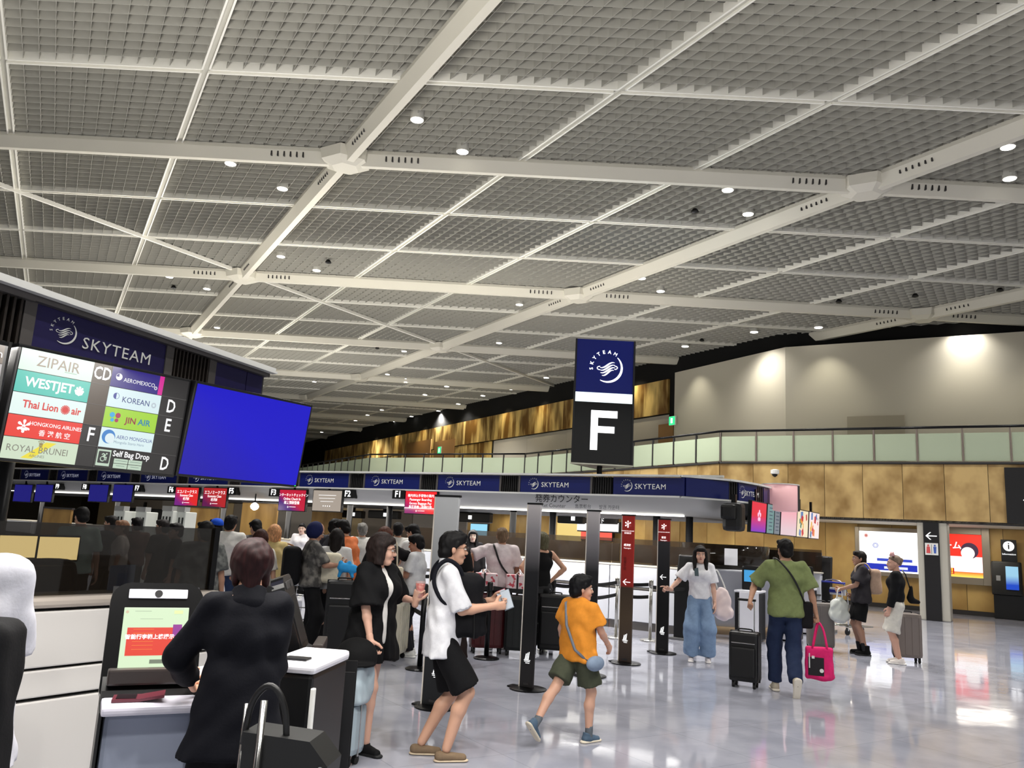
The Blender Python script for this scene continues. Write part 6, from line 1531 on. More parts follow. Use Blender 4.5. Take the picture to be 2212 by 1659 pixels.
# kiosks by the island end
for x, y, lb, rz, lit in ((1628, 1388, 'white and black bag drop kiosk left of the man in green', -30, 1), (1712, 1386, 'white and black bag drop kiosk behind the man in green', -30, 0), (1745, 1370, 'white and black bag drop kiosk right of the man in green', -30, 0)):
    p = gxy(x, y); t = thing('bag_drop_kiosk', lb, 'kiosk', (p[0], p[1] + .2, 0), math.radians(rz))
    part('body', MB().bbox((0, 0, .42), (.42, .5, .82), .03), BLACK, t); part('front_panel', MB().bbox((.04, -.255, .43), (.33, .03, .8), .01), mat('machine_white', (222, 222, 228), .3), t)
    part('top', MB().bbox((0, 0, .84), (.44, .52, .04), .02), mat('machine_white', (222, 222, 228), .3), t)
    part('screen_column', MB().bbox((0, .12, 1.06), (.34, .1, .44), .04, M=None), BLACK, t)
    part('touch_screen', MB().bbox((0, .06, 1.1), (.24, .02, .2), .004), glow('kiosk_blue2', (70, 160, 220), 1.0) if lit else mat('screen_off', (20, 22, 28), .15), t)
for x, y, lb, h_ in ((1484, 1384, 'tall black kiosk behind the girl in jeans', 1.42), (1786, 1366, 'black kiosk back right of the man in green', 1.5)):
    p = gxy(x, y); t = thing('self_service_kiosk', lb, 'kiosk', (p[0], p[1] + .15, 0), math.radians(-30))
    part('body', MB().bbox((0, 0, .5), (.32, .3, 1.0), .02), BLACK, t); part('foot', MB().bbox((0, 0, .02), (.46, .42, .04), .01), mat('foot_grey', (120, 120, 120), .4, .4), t)
    mm = Matrix.Rotation(math.radians(-16), 3, 'X'); g = MB().bbox((0, 0, 0), (.34, .07, h_ - .85), .03, M=mm); g.v = [(a, b + .05, c + (h_ + .85) / 2) for a, b, c in g.v]; part('screen_head', g, BLACK, t)
    part('camera_bar', MB().bbox((0, .03, h_ - .02), (.2, .03, .03), .01), CHROME, t)
# counter continuing beyond the rounded end
t = thing('check_in_counter', 'grey fronted counter with dark glass behind the man in green', 'counter', (5.55, 17.6, 0), math.radians(-30))
part('body', MB().bbox((0, 0, .58), (2.4, .6, 1.12), .02), CW, t); part('front_groove', MB().box((0, -.302, .72), (2.4, .02, .03)), KICK, t); part('glass_screen', MB().box((0, -.15, 1.38), (2.4, .02, .46)), SMOKE, t); part('top', MB().bbox((0, 0, 1.15), (2.44, .66, .035), .01), mat('counter_ledge', (206, 200, 188), .35), t)
part('inner_shelf', MB().box((0, .2, 1.36), (2.3, .05, .4)), CT, t)

# ---- luggage carts, boxes, bags
def cart(label, x, y, rz, blue=(40, 50, 150)):
    t = thing('luggage_cart', label, 'cart', (x, y, 0), rz); g = MB()
    fr_ = [(-.28, -.35, .16), (-.2, .5, .14), (.2, .5, .14), (.28, -.35, .16)]
    part('deck_frame', MB().tube(fr_, .014, closed=True), CHROME, t, smooth=True)
    part('back_frame', MB().tube([(-.27, -.34, .16), (-.27, -.42, .95), (.27, -.42, .95), (.27, -.34, .16)], .014), CHROME, t, smooth=True)
    part('push_bar', MB().cyl((-.3, -.46, .99), (.3, -.46, .99), .02), mat('cart_blue', blue, .4), t, smooth=True)
    for k in range(3): part('cross_bar', MB().cyl((-.26, -.36 - .02 * k, .3 + .16 * k), (.26, -.36 - .02 * k, .3 + .16 * k), .008), CHROME, t)
    part('basket_plate', MB().bbox((0, -.38, .82), (.5, .02, .14), .008), mat('cart_plate', (220, 222, 228), .4), t); part('plate_print', MB().box((0, -.394, .82), (.4, .004, .06)), mat('cart_blue', blue, .4), t)
    for k in range(4): part('deck_bar', MB().cyl((-.14 + .09 * k, -.34, .16), (-.12 + .08 * k, .5, .14), .008), CHROME, t)
    for sx, sy in ((-.24, -.33), (.24, -.33), (0, .42)):
        part('wheel', MB().cyl((sx - .018, sy, .06), (sx + .018, sy, .06), .06, n=16), RUB, t); part('fork', MB().box((sx, sy, .11), (.05, .03, .06)), CHROME, t)
    return t
p = gxy(1832, 1368); cart('empty luggage cart with blue push bar right of the grey suitcase', p[0], p[1], math.radians(-60))
p = gxy(640, 1400); cart('luggage cart with a blue bag beyond the blazer woman', p[0] - .1, 12.0, math.radians(10))
t = thing('duffel_bag', 'blue duffel bag on the luggage cart beyond the blazer woman', 'bag', (-3.2, 12.2, .98), .2)
sdf_part('body', Fld().ell((0, 0, .12), (.26, .16, .14), .02), .014, fab((24, 44, 120)), t, noise=(.008, 20)); part('strap', MB().tube([(-.2, -.1, .14), (-.1, -.12, .3), (.1, -.12, .3), (.2, -.1, .14)], .012), mat('strap_tan', (150, 110, 70), .6), t, smooth=True)
suitcase('dark red hard suitcase on the queue floor left of the black one', -.16, 11.6, math.radians(8), .46, .3, .72, (74, 20, 24))
suitcase('big black hard suitcase left of the silver banner', .3, 11.5, math.radians(-6), .44, .3, .72, (16, 20, 20)); suitcase('second big black suitcase right behind the silver banner', .78, 11.75, math.radians(-10), .44, .3, .74, (12, 12, 13), False)
boxm = mat('gift_box', (226, 206, 208), .5, noise=(16, (196, 70, 84), 1, .56, .6)); 
for k, (x_, w_, lb) in enumerate(((-.33, .3, 'left red and white gift box strapped on the suitcase'), (.13, .36, 'right red and white wrapped gift box on the suitcase'))):
    t = thing('gift_box', lb, 'box', (x_ + .12, 11.62, .84), math.radians(4)); part('carton', MB().bbox((0, 0, .11), (w_, .26, .22), .01), boxm, t)
    part('tape', MB().box((-w_ * .1, 0, .11), (.025, .268, .228)), BLACK, t)
    part('handle', MB().tube([(-.05, 0, .22), (0, 0, .27), (.05, 0, .22)], .008), WHITE, t)
suitcase('cream hard suitcase behind the black jacket woman', -1.32, 10.6, math.radians(80), .42, .28, .64, (196, 190, 172), True, 0); 
suitcase('grey hard suitcase with round fittings right of the pink bag', 5.27, 13.75, math.radians(-15), .42, .28, .7, (104, 98, 94), True, 0, 3)
suitcase('warm grey suitcase half hidden behind the far woman in black', 6.32, 13.0, math.radians(-10), .4, .28, .66, (122, 112, 106), True, 0, 4)
suitcase('black soft cabin suitcase pulled by the man in green', 2.93, 9.98, math.radians(-28), .34, .25, .56, (13, 13, 14), False, .36)
sb = suitcase('light blue suitcase with silver frame and animal stickers', -1.05, 6.02, math.radians(-22), .27, .2, .34, (150, 164, 172), True, 0, 2, trim=CHROME, rough=.25)
M = OFF[sb.name] @ Matrix.Translation((0.02, -.107, -.03)) @ Matrix.Rotation(math.pi / 2, 4, 'X')
for dx, dy, r_, c_ in ((-.1, .17, .035, (214, 150, 80)), (-.1, .225, .027, (226, 190, 140)), (-.12, .25, .01, (190, 120, 60)), (-.08, .25, .01, (190, 120, 60)), (-.1, .15, .02, (240, 230, 214))):
    place(MB().cyl((0, 0, 0), (0, 0, .002), 1, n=16).mesh('sticker', mat('sticker_%d' % c_[0], c_, .4)), M @ Matrix.Translation((dx, dy, .004 + .0008 * c_[2] / 100)), r_, sb, 'sticker')
t = thing('travel_bag', 'glossy pale blue bag with bear print sitting on the light blue suitcase', 'bag', (-1.03, 6.02, .41), math.radians(-22))
sdf_part('body', Fld().box((0, 0, .13), (.145, .1, .13), .03), .012, mat('bag_paleblue', (160, 174, 182), .22), t, noise=(.009, 26)); part('top_zip', MB().tube([(-.12, 0, .262), (0, 0, .272), (.12, 0, .262)], .008), mat('bag_zip', (120, 150, 160), .4), t, smooth=True)
M = OFF[t.name] @ Matrix.Translation((-.03, -.112, .09)) @ Matrix.Rotation(math.pi / 2, 4, 'X')
for dx, dy, r_, c_ in ((0, 0, .055, (222, 196, 160)), (0, -.01, .03, (244, 234, 220)), (-.02, .012, .006, (50, 40, 36)), (.02, .012, .006, (50, 40, 36)), (-.04, .045, .014, (222, 196, 160)), (.04, .045, .014, (222, 196, 160))): place(MB().cyl((0, 0, 0), (0, 0, .002), 1, n=16).mesh('print', mat('sticker_%d' % c_[0], c_, .4)), M @ Matrix.Translation((dx, dy, .001 + .003 * (r_ < .04))), r_, t, 'print')
part('bear_charm', MB().lathe((-.08, -.12, .2), [(.0, 0), (.03, .01), (.035, .035), (.02, .06)], 12), BLACK, t, smooth=True)
t = thing('black_cap', 'black quilted hat resting on the pale blue bag', 'hat', (-1.0, 6.02, .67), 0)
sdf_part('crown', Fld().ell((0, 0, .05), (.15, .13, .13), .02, cuts=[((0, 0, -.01), (0, 0, -1))]).ell((.0, -.05, .01), (.15, .13, .02), .02), .01, fab((12, 12, 13)), t)
# trolley handle and soft black bag in the right foreground corner of the blazer woman
Yb = 3.0; 
def fx(x, Y=Yb): return (x - 1106) / 1750 * Y
t = thing('suitcase', 'black soft trolley bag with long chrome handle beside the blazer woman', 'suitcase', (fx(650) + .1, Yb, 0), math.radians(-6))
mbk = mat('bag_black_soft', (11, 12, 12), .5)
part('shell', MB().bbox((-.03, .08, .36), (.26, .22, .6), .04), mbk, t)
part('trolley_rods', MB().cyl((-.12, -.07, .1), (-.11, -.05, 1.03), .0125), CHROME, t, smooth=True); part('trolley_rods', MB().cyl((-.2, .0, .1), (-.2, .02, 1.0), .0085), CHROME, t, smooth=True)
for sx in (-.1, .12): part('wheel', MB().cyl((sx - .015, .05, .03), (sx + .015, .05, .03), .03), RUB, t)
t = thing('handbag', 'black leather handbag with long looped handle on the trolley beside the blazer woman', 'bag', (fx(650) + .1, Yb, .67), math.radians(-6))
part('body', MB().prism([(-.17, -.04, 0), (.12, -.04, 0), (.13, -.04, .16), (.06, -.04, .235), (-.18, -.04, .25)], (0, .16, 0)), mbk, t); part('clasp', MB().cyl((.11, -.055, .15), (.11, -.04, .15), .012), CHROME, t)
part('handle', MB().tube([(-.19, .0, .2), (-.175, .0, .33), (-.13, .0, .395), (-.085, .0, .385), (-.05, .0, .32), (-.035, .0, .22)], .012), BLACK, t, smooth=True)

# ================================================================== PEOPLE
WH = (226, 226, 226); BK = (15, 15, 17); SKA = (204, 158, 132); SKD = (176, 132, 106)
HB = (13, 12, 13)
# blazer woman at the kiosk
nvb = (6, 7, 15)
t, J = person('woman with short auburn hair in a long dark navy blazer using the kiosk', -1.085, 3.62, 20, 1.58, SKA, ('short_bob', (30, 10, 11)), lean=.07, head=(.05, -.25, 0), female=True, build=.83,
    rh=(.1, .30, 1.05), lh=(-.22, .30, 1.0), reh=(.25, -1.2, -.5), leh=(-.8, -.7, -.4), hands=('hold', 'hold'), top=dict(c=nvb, sleeve=1.95, hem=-.2, o=.022, flare=.04, n=.006, sw=.004), jacket=None, bottom=dict(c=(10, 10, 14), len=2, o=.02, w=.03), shoes=('loafer', BK, BK), q=.85)
f = Fld().cone(J['nb'] + np.array([0, -.015, -.03]), J['nb'] + np.array([0, -.0, .02]), .07, .06, .01, side=(1, 0, 0), fl=1.2, cuts=[(J['nb'] + np.array([0, 0, .022]), (0, .55, .83))])
sdf_part('collar', f, .008, fab(nvb), t)
tp = thing('paper_slip', 'folded white paper slip in the hand of the blazer woman', 'paper', J['handL'] @ np.array(rotm(0, 0, math.radians(14))).T + np.array([-1.085, 3.62, 0]), .3)
part('sheet', MB().prism([(-.06, 0, -.03), (.07, .02, -.02), (.05, .03, .08), (-.08, .01, .06)], (0, .003, .002)), mat('paper', (226, 226, 230), .6), tp)
# man at the left edge with backpack
t, J = person('man at the left edge in a white shirt with a black backpack', -1.70, 2.68, 8, 1.74, SKD, ('short', HB), lean=.0, side=-.14, rh=(.0, .3, 1.15), reh=(.3, -.5, -1), top=dict(c=(196, 196, 204), sleeve=.95, hem=-.1, o=.025, n=.007, sw=.025, collar=True), bottom=dict(c=(20, 20, 24), len=2, o=.02), lh=(-.28, .1, .86), q=.95)
tb = thing('backpack', 'black backpack on the back of the man at the left edge', 'backpack', (-1.55, 2.42, .8), math.radians(8))
sdf_part('body', Fld().box((0, -.03, .22), (.185, .1, .31), .05).box((0, -.12, .1), (.12, .04, .15), .04), .014, fab((16, 16, 18)), tb, noise=(.006, 18)); part('buckle', MB().bbox((.15, .0, .12), (.03, .06, .05), .008), mat('buckle_beige', (196, 190, 170), .4), tb)
part('shoulder_strap', MB().tube([(-.02, .06, .46), (-.06, .12, .58), (-.08, .22, .63), (-.08, .34, .56), (-.04, .38, .4), (.04, .22, .12)], .024), fab((20, 20, 22)), tb, smooth=True); part('shoulder_strap', MB().tube([(-.15, .06, .46), (-.3, .14, .6), (-.34, .26, .62), (-.34, .37, .55), (-.32, .38, .4)], .024), fab((20, 20, 22)), tb, smooth=True)
# black jacket woman with drink
t, J = person('woman in oversized black jacket and glasses holding a red iced drink', -.97, 6.42, -122, 1.6, (214, 168, 146), ('bob', (30, 22, 20)), lean=.05, head=(.6, -.05, 0), female=True, build=.9,
    lh=(-.30, .20, 1.14), leh=(-.8, -.5, -1), rh=(.2, .17, .86), reh=(.5, -1, .0), hands=('hold', 'grip'), hdir=(None, ((.1, .3, 1), (0, 1, .2))), rf=(.1, .12, .09), lf=(-.1, -.18, .09), top=dict(c=(222, 220, 216), sleeve=.2, hem=-.1, o=.02, n=.003, neck=-.04), bottom=dict(c=BK, len=.55, o=.02), q=.85,
    jacket=dict(c=(13, 13, 15), sleeve=.98, hem=-.24, o=.034, flare=.05, n=.009, sw=.045, neck=-.06, sub=[lambda J: (J['pel'] + np.array([0, .2, -.34]), J['nb'] + np.array([0, .13, -.03]), .125, .1, .008, (1, 0, 0), .36)]), shoes=('sneaker', BK, BK))
def glasses(t, J, rgb=(30, 28, 28)):
    hs = J['S'] ** .45; g = MB()
    for s_ in (-1, 1):
        g.tube([J['RH'] @ (np.array([s_ * .032 + .022 * math.cos(a), .104 - .004 * abs(math.cos(a)), -.004 + .018 * math.sin(a)]) * hs) + J['HC'] for a in np.linspace(0, 2 * math.pi, 15)[:-1]], .0016, 5, closed=True)
        g.tube([J['RH'] @ (np.array(p) * hs) + J['HC'] for p in ((s_ * .054, .1, .002), (s_ * .076, .06, .004), (s_ * .08, -.005, .0))], .0018, 5)
    g.tube([J['RH'] @ (np.array(p) * hs) + J['HC'] for p in ((-.011, .106, .0), (0, .109, .004), (.011, .106, .0))], .0016, 5); part('glasses', g, mat('glasses_frame', rgb, .3, .5), t)
glasses(t, J, (90, 80, 70))
def wpos(J, key, x, y, face): return rotm(0, 0, math.radians(face)) @ J[key] + np.array([x, y, 0])
hp = wpos(J, 'handL', -.97, 6.42, -122)
td = thing('iced_drink', 'clear cup of red iced drink held by the black jacket woman', 'drink', hp + np.array([.0, 0, -.06]), 0)
part('cup', MB().lathe((0, 0, 0), [(.028, 0), (.03, .004), (.04, .12), (.041, .125)], 18), mat('cup_plastic', (230, 200, 196), .1, alpha=.35), td, smooth=True); part('drink', MB().lathe((0, 0, .004), [(.026, 0), (.028, .03), (.0365, .105)], 18), mat('red_drink', (206, 62, 50), .25, noise=(40, (236, 150, 130), 2, .45, .6)), td, smooth=True)
# white shirt man
SM = (-.42, 6.28, -82)
t, J = person('man in a white rolled-sleeve shirt and black shorts looking at phones', SM[0], SM[1], SM[2], 1.70, SKA, ('short', (12, 11, 12)), lean=.04, head=(.12, -.02, 0), drop=.05, build=.98,
    rh=(.13, .36, 1.10), reh=(.3, -1, -.8), lh=(-.06, .36, 1.12), leh=(-.3, -1, -.8), hands=('hold', 'hold'), hdir=((( -.25, 1, .15), (0, .1, 1)), ((.25, 1, .15), (0, .1, 1))), rf=(.08, .08, .09), lf=(-.10, -.09, .09), toe=(4, -4), kneehint=((.1, 1, 0), (-.1, 1, 0)),
    top=dict(c=(212, 212, 216), sleeve=.98, hem=-.15, o=.02, n=.007, sw=.02, collar=True, flare=.005), bottom=dict(c=(14, 14, 16), len=.92, o=.026, w=.022, n=.005), shoes=('loafer', (116, 98, 78), (206, 188, 160)), q=.75)
glasses(t, J, (120, 116, 110))
c_ = fab((208, 208, 212))
for E0, W0, s_ in ((J['ER'], J['WR'], 1), (J['EL'], J['WL'], -1)):
    d = (J['ER'] - J['SR']) / np.linalg.norm(J['ER'] - J['SR']) if s_ > 0 else (J['EL'] - J['SL']) / np.linalg.norm(J['EL'] - J['SL'])
    sdf_part('rolled_cuff', Fld().cone(E0 - d * .05, E0 - d * .0, .064, .064, .01, cuts=[(E0 - d * .0, d), (E0 - d * .055, -d)]), .009, c_, t, noise=(.003, 40))
Rw = rotm(0, 0, math.radians(SM[2]))
tb = thing('backpack', 'black backpack worn on the chest of the white shirt man', 'backpack', (Rw @ np.array([0, .17, 0])) + np.array([SM[0], SM[1], .91]), math.radians(SM[2]))
sdf_part('body', Fld().box((0, .0, .18), (.15, .11, .23), .06).box((0, .1, .1), (.12, .05, .13), .04), .011, fab((14, 14, 17)), tb, noise=(.008, 20))
for s_ in (-1, 1): part('shoulder_strap', MB().tube([(s_ * .1, -.04, .34), (s_ * .12, -.08, .45), (s_ * .125, -.17, .505), (s_ * .13, -.245, .45), (s_ * .145, -.265, .34), (s_ * .165, -.2, .22), (s_ * .15, -.08, .16)], .016), fab((16, 17, 24)), tb, smooth=True)
part('cord', MB().tube([(.16, .04, .2), (.17, .05, .0), (.165, .05, -.05)], .004), BLACK, tb)
hp = wpos(J, 'handR', *SM)
for k, lb in enumerate(('grey phone held in the hand of the white shirt man', 'red cased phone held behind the grey one by the white shirt man')):
    tp = thing('smartphone', lb, 'phone', hp + np.array([.02 - .03 * k, .03 + .03 * k, .03]), math.radians(-10)); tp.rotation_euler = (math.radians(65), math.radians(-25), math.radians(-10))
    part('case', MB().bbox((0, 0, 0), (.075, .155, .009), .004), mat('phone_grey', (140, 150, 160), .2, .4) if k == 0 else mat('phone_red', (160, 24, 44), .3), tp); part('glass', MB().box((0, 0, .005), (.068, .145, .002)), mat('phone_glass', (180, 190, 200), .08), tp)
# boy
BO = (.66, 6.95, -46)
t, J = person('boy in orange t-shirt and olive shorts walking with a grey sling bag', BO[0], BO[1], BO[2], 1.33, (206, 160, 136), ('boy', (12, 12, 14)), head=(-.5, .02, 0), build=.98, twist=-.05,
    rf=(.07, .14, .09), lf=(-.09, -.52, .20), footpitch=(0, -.85), toe=(-8, 0), rh=(.16, .30, .98), reh=(.8, -1, -.3), lh=(-.28, .12, .88), top=dict(c=(216, 138, 48), sleeve=.68, hem=-.09, o=.028, n=.008, sw=.03), bottom=dict(c=(66, 70, 56), len=.78, o=.03, w=.022), shoes=('sneaker', (74, 92, 110), (214, 204, 184)), socks=((92, 98, 104), .06), q=.75)
Rw = rotm(0, 0, math.radians(BO[2]))
tb = thing('sling_bag', 'small grey sling bag across the boy back with pouch at his side', 'bag', (BO[0], BO[1], .62), math.radians(BO[2]))
part('strap', MB().tube([(-.09, .02, .5), (-.09, -.07, .47), (-.02, -.13, .3), (.08, -.13, .12), (.15, -.06, .04)], [.012] * 5), mat('strap_grey', (108, 116, 128), .6), tb, smooth=True)
sdf_part('pouch', Fld().ell((.19, .0, .02), (.045, .1, .06), .02), .008, fab((122, 138, 158)), tb)
# girl in jeans
GI = (2.83, 11.85, 168)
t, J = person('young woman in white printed t-shirt and wide light jeans pointing sideways', GI[0], GI[1], GI[2], 1.61, (218, 174, 152), ('long', (18, 15, 15)), female=True, build=.92, head=(.08, -.02, 0),
    rh=(.44, .18, 1.02), reh=(.6, -.3, -1), lh=(-.22, .05, .82), hands=('point', 'relaxed'), hdir=(((1, .3, .12), (0, .6, 1)), None), top=dict(c=(222, 222, 226), sleeve=.85, hem=-.02, o=.02, n=.006, sw=.035), rf=(.12, .03, .09), lf=(-.13, .0, .09), bottom=dict(c=(122, 146, 176), len=1.97, o=.02, w=.05, n=.008), shoes=('sneaker', (222, 216, 216), (240, 236, 232)), q=1.0)
part('shirt_print', MB().prism([(.02, .165, 1.17), (.075, .155, 1.17), (.085, .158, 1.27), (.03, .168, 1.29)], (0, .004, 0)), mat('print_teal', (84, 100, 104), .7), t)
tb = thing('tote_bag', 'white translucent bag over the arm of the girl in jeans', 'bag', (GI[0] + .33, GI[1] + .05, .6), .1)
sdf_part('body', Fld().ell((0, 0, .22), (.14, .08, .2), .03).ell((.02, 0, .08), (.15, .09, .12), .03), .012, mat('bag_whitepink', (226, 208, 206), .55), tb, noise=(.01, 26)); part('handle', MB().tube([(-.06, 0, .38), (-.12, 0, .58), (-.08, .0, .66), (.0, 0, .52), (.06, 0, .38)], .01), WHITE, tb, smooth=True)
# man in green
GM = (3.32, 9.7, -6)
t, J = person('man in a green t-shirt and dark jeans walking away', GM[0], GM[1], GM[2], 1.76, SKD, ('short', (14, 12, 12)), build=1.0, twist=.0, head=(.15, 0, 0),
    lf=(-.09, .16, .09), rf=(.04, -.26, .16), footpitch=(-1.15, 0), lh=(-.40, -.06, .98), leh=(-.6, .3, -1), rh=(.34, .0, .82), reh=(.6, -.6, 0), hands=('grip', 'grip'), top=dict(c=(114, 124, 80), sleeve=.9, hem=-.09, o=.026, n=.008, sw=.036), bottom=dict(c=(34, 44, 70), len=1.98, o=.022, w=.01, n=.007), shoes=('sneaker', (176, 166, 148), (222, 214, 198)), q=.95)
tb = thing('shoulder_bag', 'black shoulder bag with diagonal strap on the man in green', 'bag', (GM[0] + .2, GM[1] - .02, .78), math.radians(GM[2]))
sdf_part('body', Fld().box((.0, .0, .1), (.1, .05, .15), .03), .012, fab((20, 18, 20)), tb); part('strap', MB().tube([(.0, -.04, .24), (-.1, -.155, .42), (-.2, -.175, .58), (-.3, -.12, .7), (-.33, -.02, .725), (-.31, .08, .7), (-.18, .14, .5), (.0, .08, .25)], .011), BLACK, tb, smooth=True)
hp = wpos(J, 'handR', *GM)
tb = thing('pink_tote', 'bright pink tote bag with black and white print carried by the man in green', 'bag', (hp[0] + .03, hp[1], hp[2] - .62), math.radians(-24))
sdf_part('body', Fld().box((0, 0, .17), (.15, .07, .18), .03).ell((0, 0, .03), (.16, .08, .05), .02), .012, fab((214, 40, 106)), tb, noise=(.006, 18))
part('handle', MB().tube([(-.07, -.06, .33), (-.03, -.03, .56), (.0, 0, .62), (.05, -.03, .54), (.09, -.06, .33)], .011), fab((214, 40, 106)), tb, smooth=True); part('handle', MB().tube([(-.07, .06, .33), (-.02, .02, .56), (.0, 0, .61), (.05, .02, .54), (.09, .06, .33)], .011), fab((214, 40, 106)), tb, smooth=True)
part('print_patch', MB().bbox((-.03, -.078, .14), (.17, .01, .2), .004), mat('print_black', (22, 18, 24), .6), tb); part('print_spot', MB().cyl((.03, -.09, .1), (.03, -.082, .1), .022, n=16), WHITE, tb); part('print_lines', MB().box((-.1, -.086, .2), (.012, .01, .16)).box((-.06, -.086, .24), (.03, .01, .03)), WHITE, tb)
# far man and woman
FM = (5.87, 13.55, 78)
t, J = person('far man in dark grey t-shirt, black shorts and boots with plastic bag', FM[0], FM[1], FM[2], 1.66, (170, 130, 108), ('short', (24, 20, 18)), head=(0, .05, 0), lh=(-.12, .34, 1.04), leh=(-.5, -1, -.5), rh=(.2, .1, .95), hands=('grip', 'grip'), top=dict(c=(46, 44, 48), sleeve=.8, hem=-.08, o=.035, n=.01, sw=.04), bottom=dict(c=(14, 14, 15), len=.85, o=.03, w=.03), shoes=('boot', (14, 14, 14), (20, 20, 20)), socks=((40, 40, 42), .12), q=1.1)
tb = thing('backpack', 'beige backpack on the far man in dark grey', 'backpack', (FM[0] + .17, FM[1] - .04, .98), math.radians(FM[2])); sdf_part('body', Fld().box((0, -.03, .18), (.15, .09, .2), .06), .014, fab((176, 150, 130)), tb, noise=(.008, 20))
part('shoulder_strap', MB().tube([(-.1, .03, .34), (-.1, .12, .46), (-.1, .25, .42), (-.1, .27, .3), (-.12, .12, .1)], .015), fab((190, 170, 150)), tb, smooth=True)
tb = thing('plastic_bag', 'pale translucent plastic carrier bag held by the far man', 'bag', (FM[0] - .38, FM[1] - .05, .5), .2); sdf_part('body', Fld().ell((0, 0, .18), (.16, .11, .2), .03).ell((0, 0, .1), (.17, .12, .12), .03), .014, mat('plastic_pale', (196, 200, 194), .3), tb, noise=(.014, 24)); part('handle', MB().tube([(-.05, 0, .34), (-.02, 0, .5), (.04, 0, .5), (.06, 0, .34)], .01), WHITE, tb, smooth=True)
FW = (6.05, 12.72, 62)
t, J = person('far woman with pink cat ear band, black top and white shorts', FW[0], FW[1], FW[2], 1.62, (206, 160, 138), ('bun', (104, 88, 76)), female=True, head=(.25, .05, 0), lh=(-.2, .1, .86), top=dict(c=(16, 16, 18), sleeve=1.9, hem=.04, o=.02, n=.006), bottom=dict(c=(206, 202, 192), len=1.0, o=.028, w=.04, n=.008), shoes=('sneaker', (228, 220, 214), (238, 234, 228)), q=1.1)
g = MB()
for s_ in (-1, 1): g.cyl(J['RH'] @ np.array([s_ * .06, .03, .11]) + J['HC'], J['RH'] @ np.array([s_ * .075, .03, .175]) + J['HC'], .03, .004, n=10)
part('ear_band', g, fab((222, 170, 168)), t, smooth=True)
tb = thing('shoulder_bag', 'black pointed shoulder bag on the far woman in black', 'bag', (FW[0] + .22, FW[1] - .02, .92), .0); sdf_part('body', Fld().cone((0, 0, .02), (.1, 0, .0), .05, .03, .02).cone((-.02, 0, .06), (.0, 0, .22), .05, .02, .03), .012, fab((14, 13, 14)), tb); part('strap', MB().tube([(-.02, 0, .2), (-.08, 0, .4), (-.1, .06, .46)], .01), BLACK, tb, smooth=True)
# queue crowd
t, J = person('man in a pale t-shirt with a black cross-body strap leaning on the boxes', -.02, 12.0, 6, 1.72, (186, 138, 110), ('short', (96, 78, 60)), lh=(-.40, .05, 1.02), leh=(-.7, -.3, .4), top=dict(c=(216, 204, 206), sleeve=.85, hem=-.08, o=.03, n=.009, sw=.035), bottom=dict(c=(20, 20, 22), len=2, o=.02), q=1.15, build=1.08)
part('strap', MB().tube([J['SL'] + np.array(p) for p in ((.07, .02, .06), (.08, -.1, .03), (.17, -.155, -.2), (.3, -.165, -.36), (.38, -.08, -.44))], .014), BLACK, t, smooth=True)
t, J = person('woman in a black tank top with hands on hips', .56, 11.95, 22, 1.68, (196, 150, 122), ('bob', (74, 70, 52)), female=True, head=(.2, -.05, 0), rh=(.17, -.02, 1.0), reh=(1, -.4, 0), lh=(-.17, -.02, 1.0), leh=(-1, -.4, 0), top=dict(c=(14, 14, 15), sleeve=0, hem=-.02, o=.008, n=.002, neck=-.06), bottom=dict(c=(30, 30, 32), len=2, o=.02, w=.03, m=mat('trousers_patterned', (18, 18, 20), .7, noise=(9, (196, 196, 196), 2, .6, .62))), q=1.15)
person('woman with long black hair in a black top behind the white shirt man', -.62, 10.9, -25, 1.66, SKA, ('long', HB), female=True, top=dict(c=(18, 17, 18), sleeve=.9, hem=-.06, o=.02), bottom=dict(c=(34, 24, 22), len=.9, skirt=.05, o=.02), q=1.2)
person('woman with long black hair facing this way beyond the counter', -.62, 16.6, 182, 1.66, (210, 180, 164), ('long', (16, 15, 17)), female=True, top=dict(c=(24, 22, 24), sleeve=1.8, o=.02), bottom=dict(c=BK, len=2), q=1.4)
t, J = person('man in orange t-shirt and glasses bending over his luggage', -2.06, 11.3, 62, 1.74, (196, 146, 118), ('short', HB), lean=.28, head=(.1, -.35, 0), lh=(-.2, .4, .9), rh=(.16, .42, .9), top=dict(c=(202, 112, 66), sleeve=.85, o=.03), bottom=dict(c=(50, 50, 58), len=2), q=1.2); glasses(t, J)
t, J = person('woman with brown hair in black top carrying a cream tote', -1.52, 10.6, 10, 1.64, SKA, ('long', (70, 40, 30)), female=True, head=(-.5, -.1, 0), rh=(.12, .2, 1.42), reh=(1, .1, -.6), top=dict(c=(22, 20, 22), sleeve=.9, o=.025), bottom=dict(c=(60, 34, 34), len=1.0, skirt=.05), q=1.2)
tb = thing('tote_bag', 'cream canvas tote on the shoulder of the brown haired woman', 'bag', (-1.36, 10.4, .72), .1); sdf_part('body', Fld().box((0, 0, .2), (.13, .04, .22), .03), .014, fab((206, 194, 172)), tb); part('handle', MB().tube([(-.05, 0, .4), (-.04, .02, .68), (.02, .06, .7), (.05, 0, .4)], .01), fab((206, 194, 172)), tb, smooth=True)
person('man in white shirt with back turned beyond the brown haired woman', -1.72, 13.4, 8, 1.72, SKD, ('short', HB), top=dict(c=(212, 210, 204), sleeve=1.8, o=.03), bottom=dict(c=(40, 40, 46), len=2), q=1.4)
person('dark haired man in white t-shirt looking down beside the silver banner', -1.34, 12.3, 60, 1.7, SKA, ('short', HB), head=(0, -.4, 0), lh=(-.15, .3, 1.1), rh=(.15, .3, 1.1), top=dict(c=(216, 216, 214), sleeve=.8, o=.03), bottom=dict(c=(40, 40, 46), len=2), q=1.3)
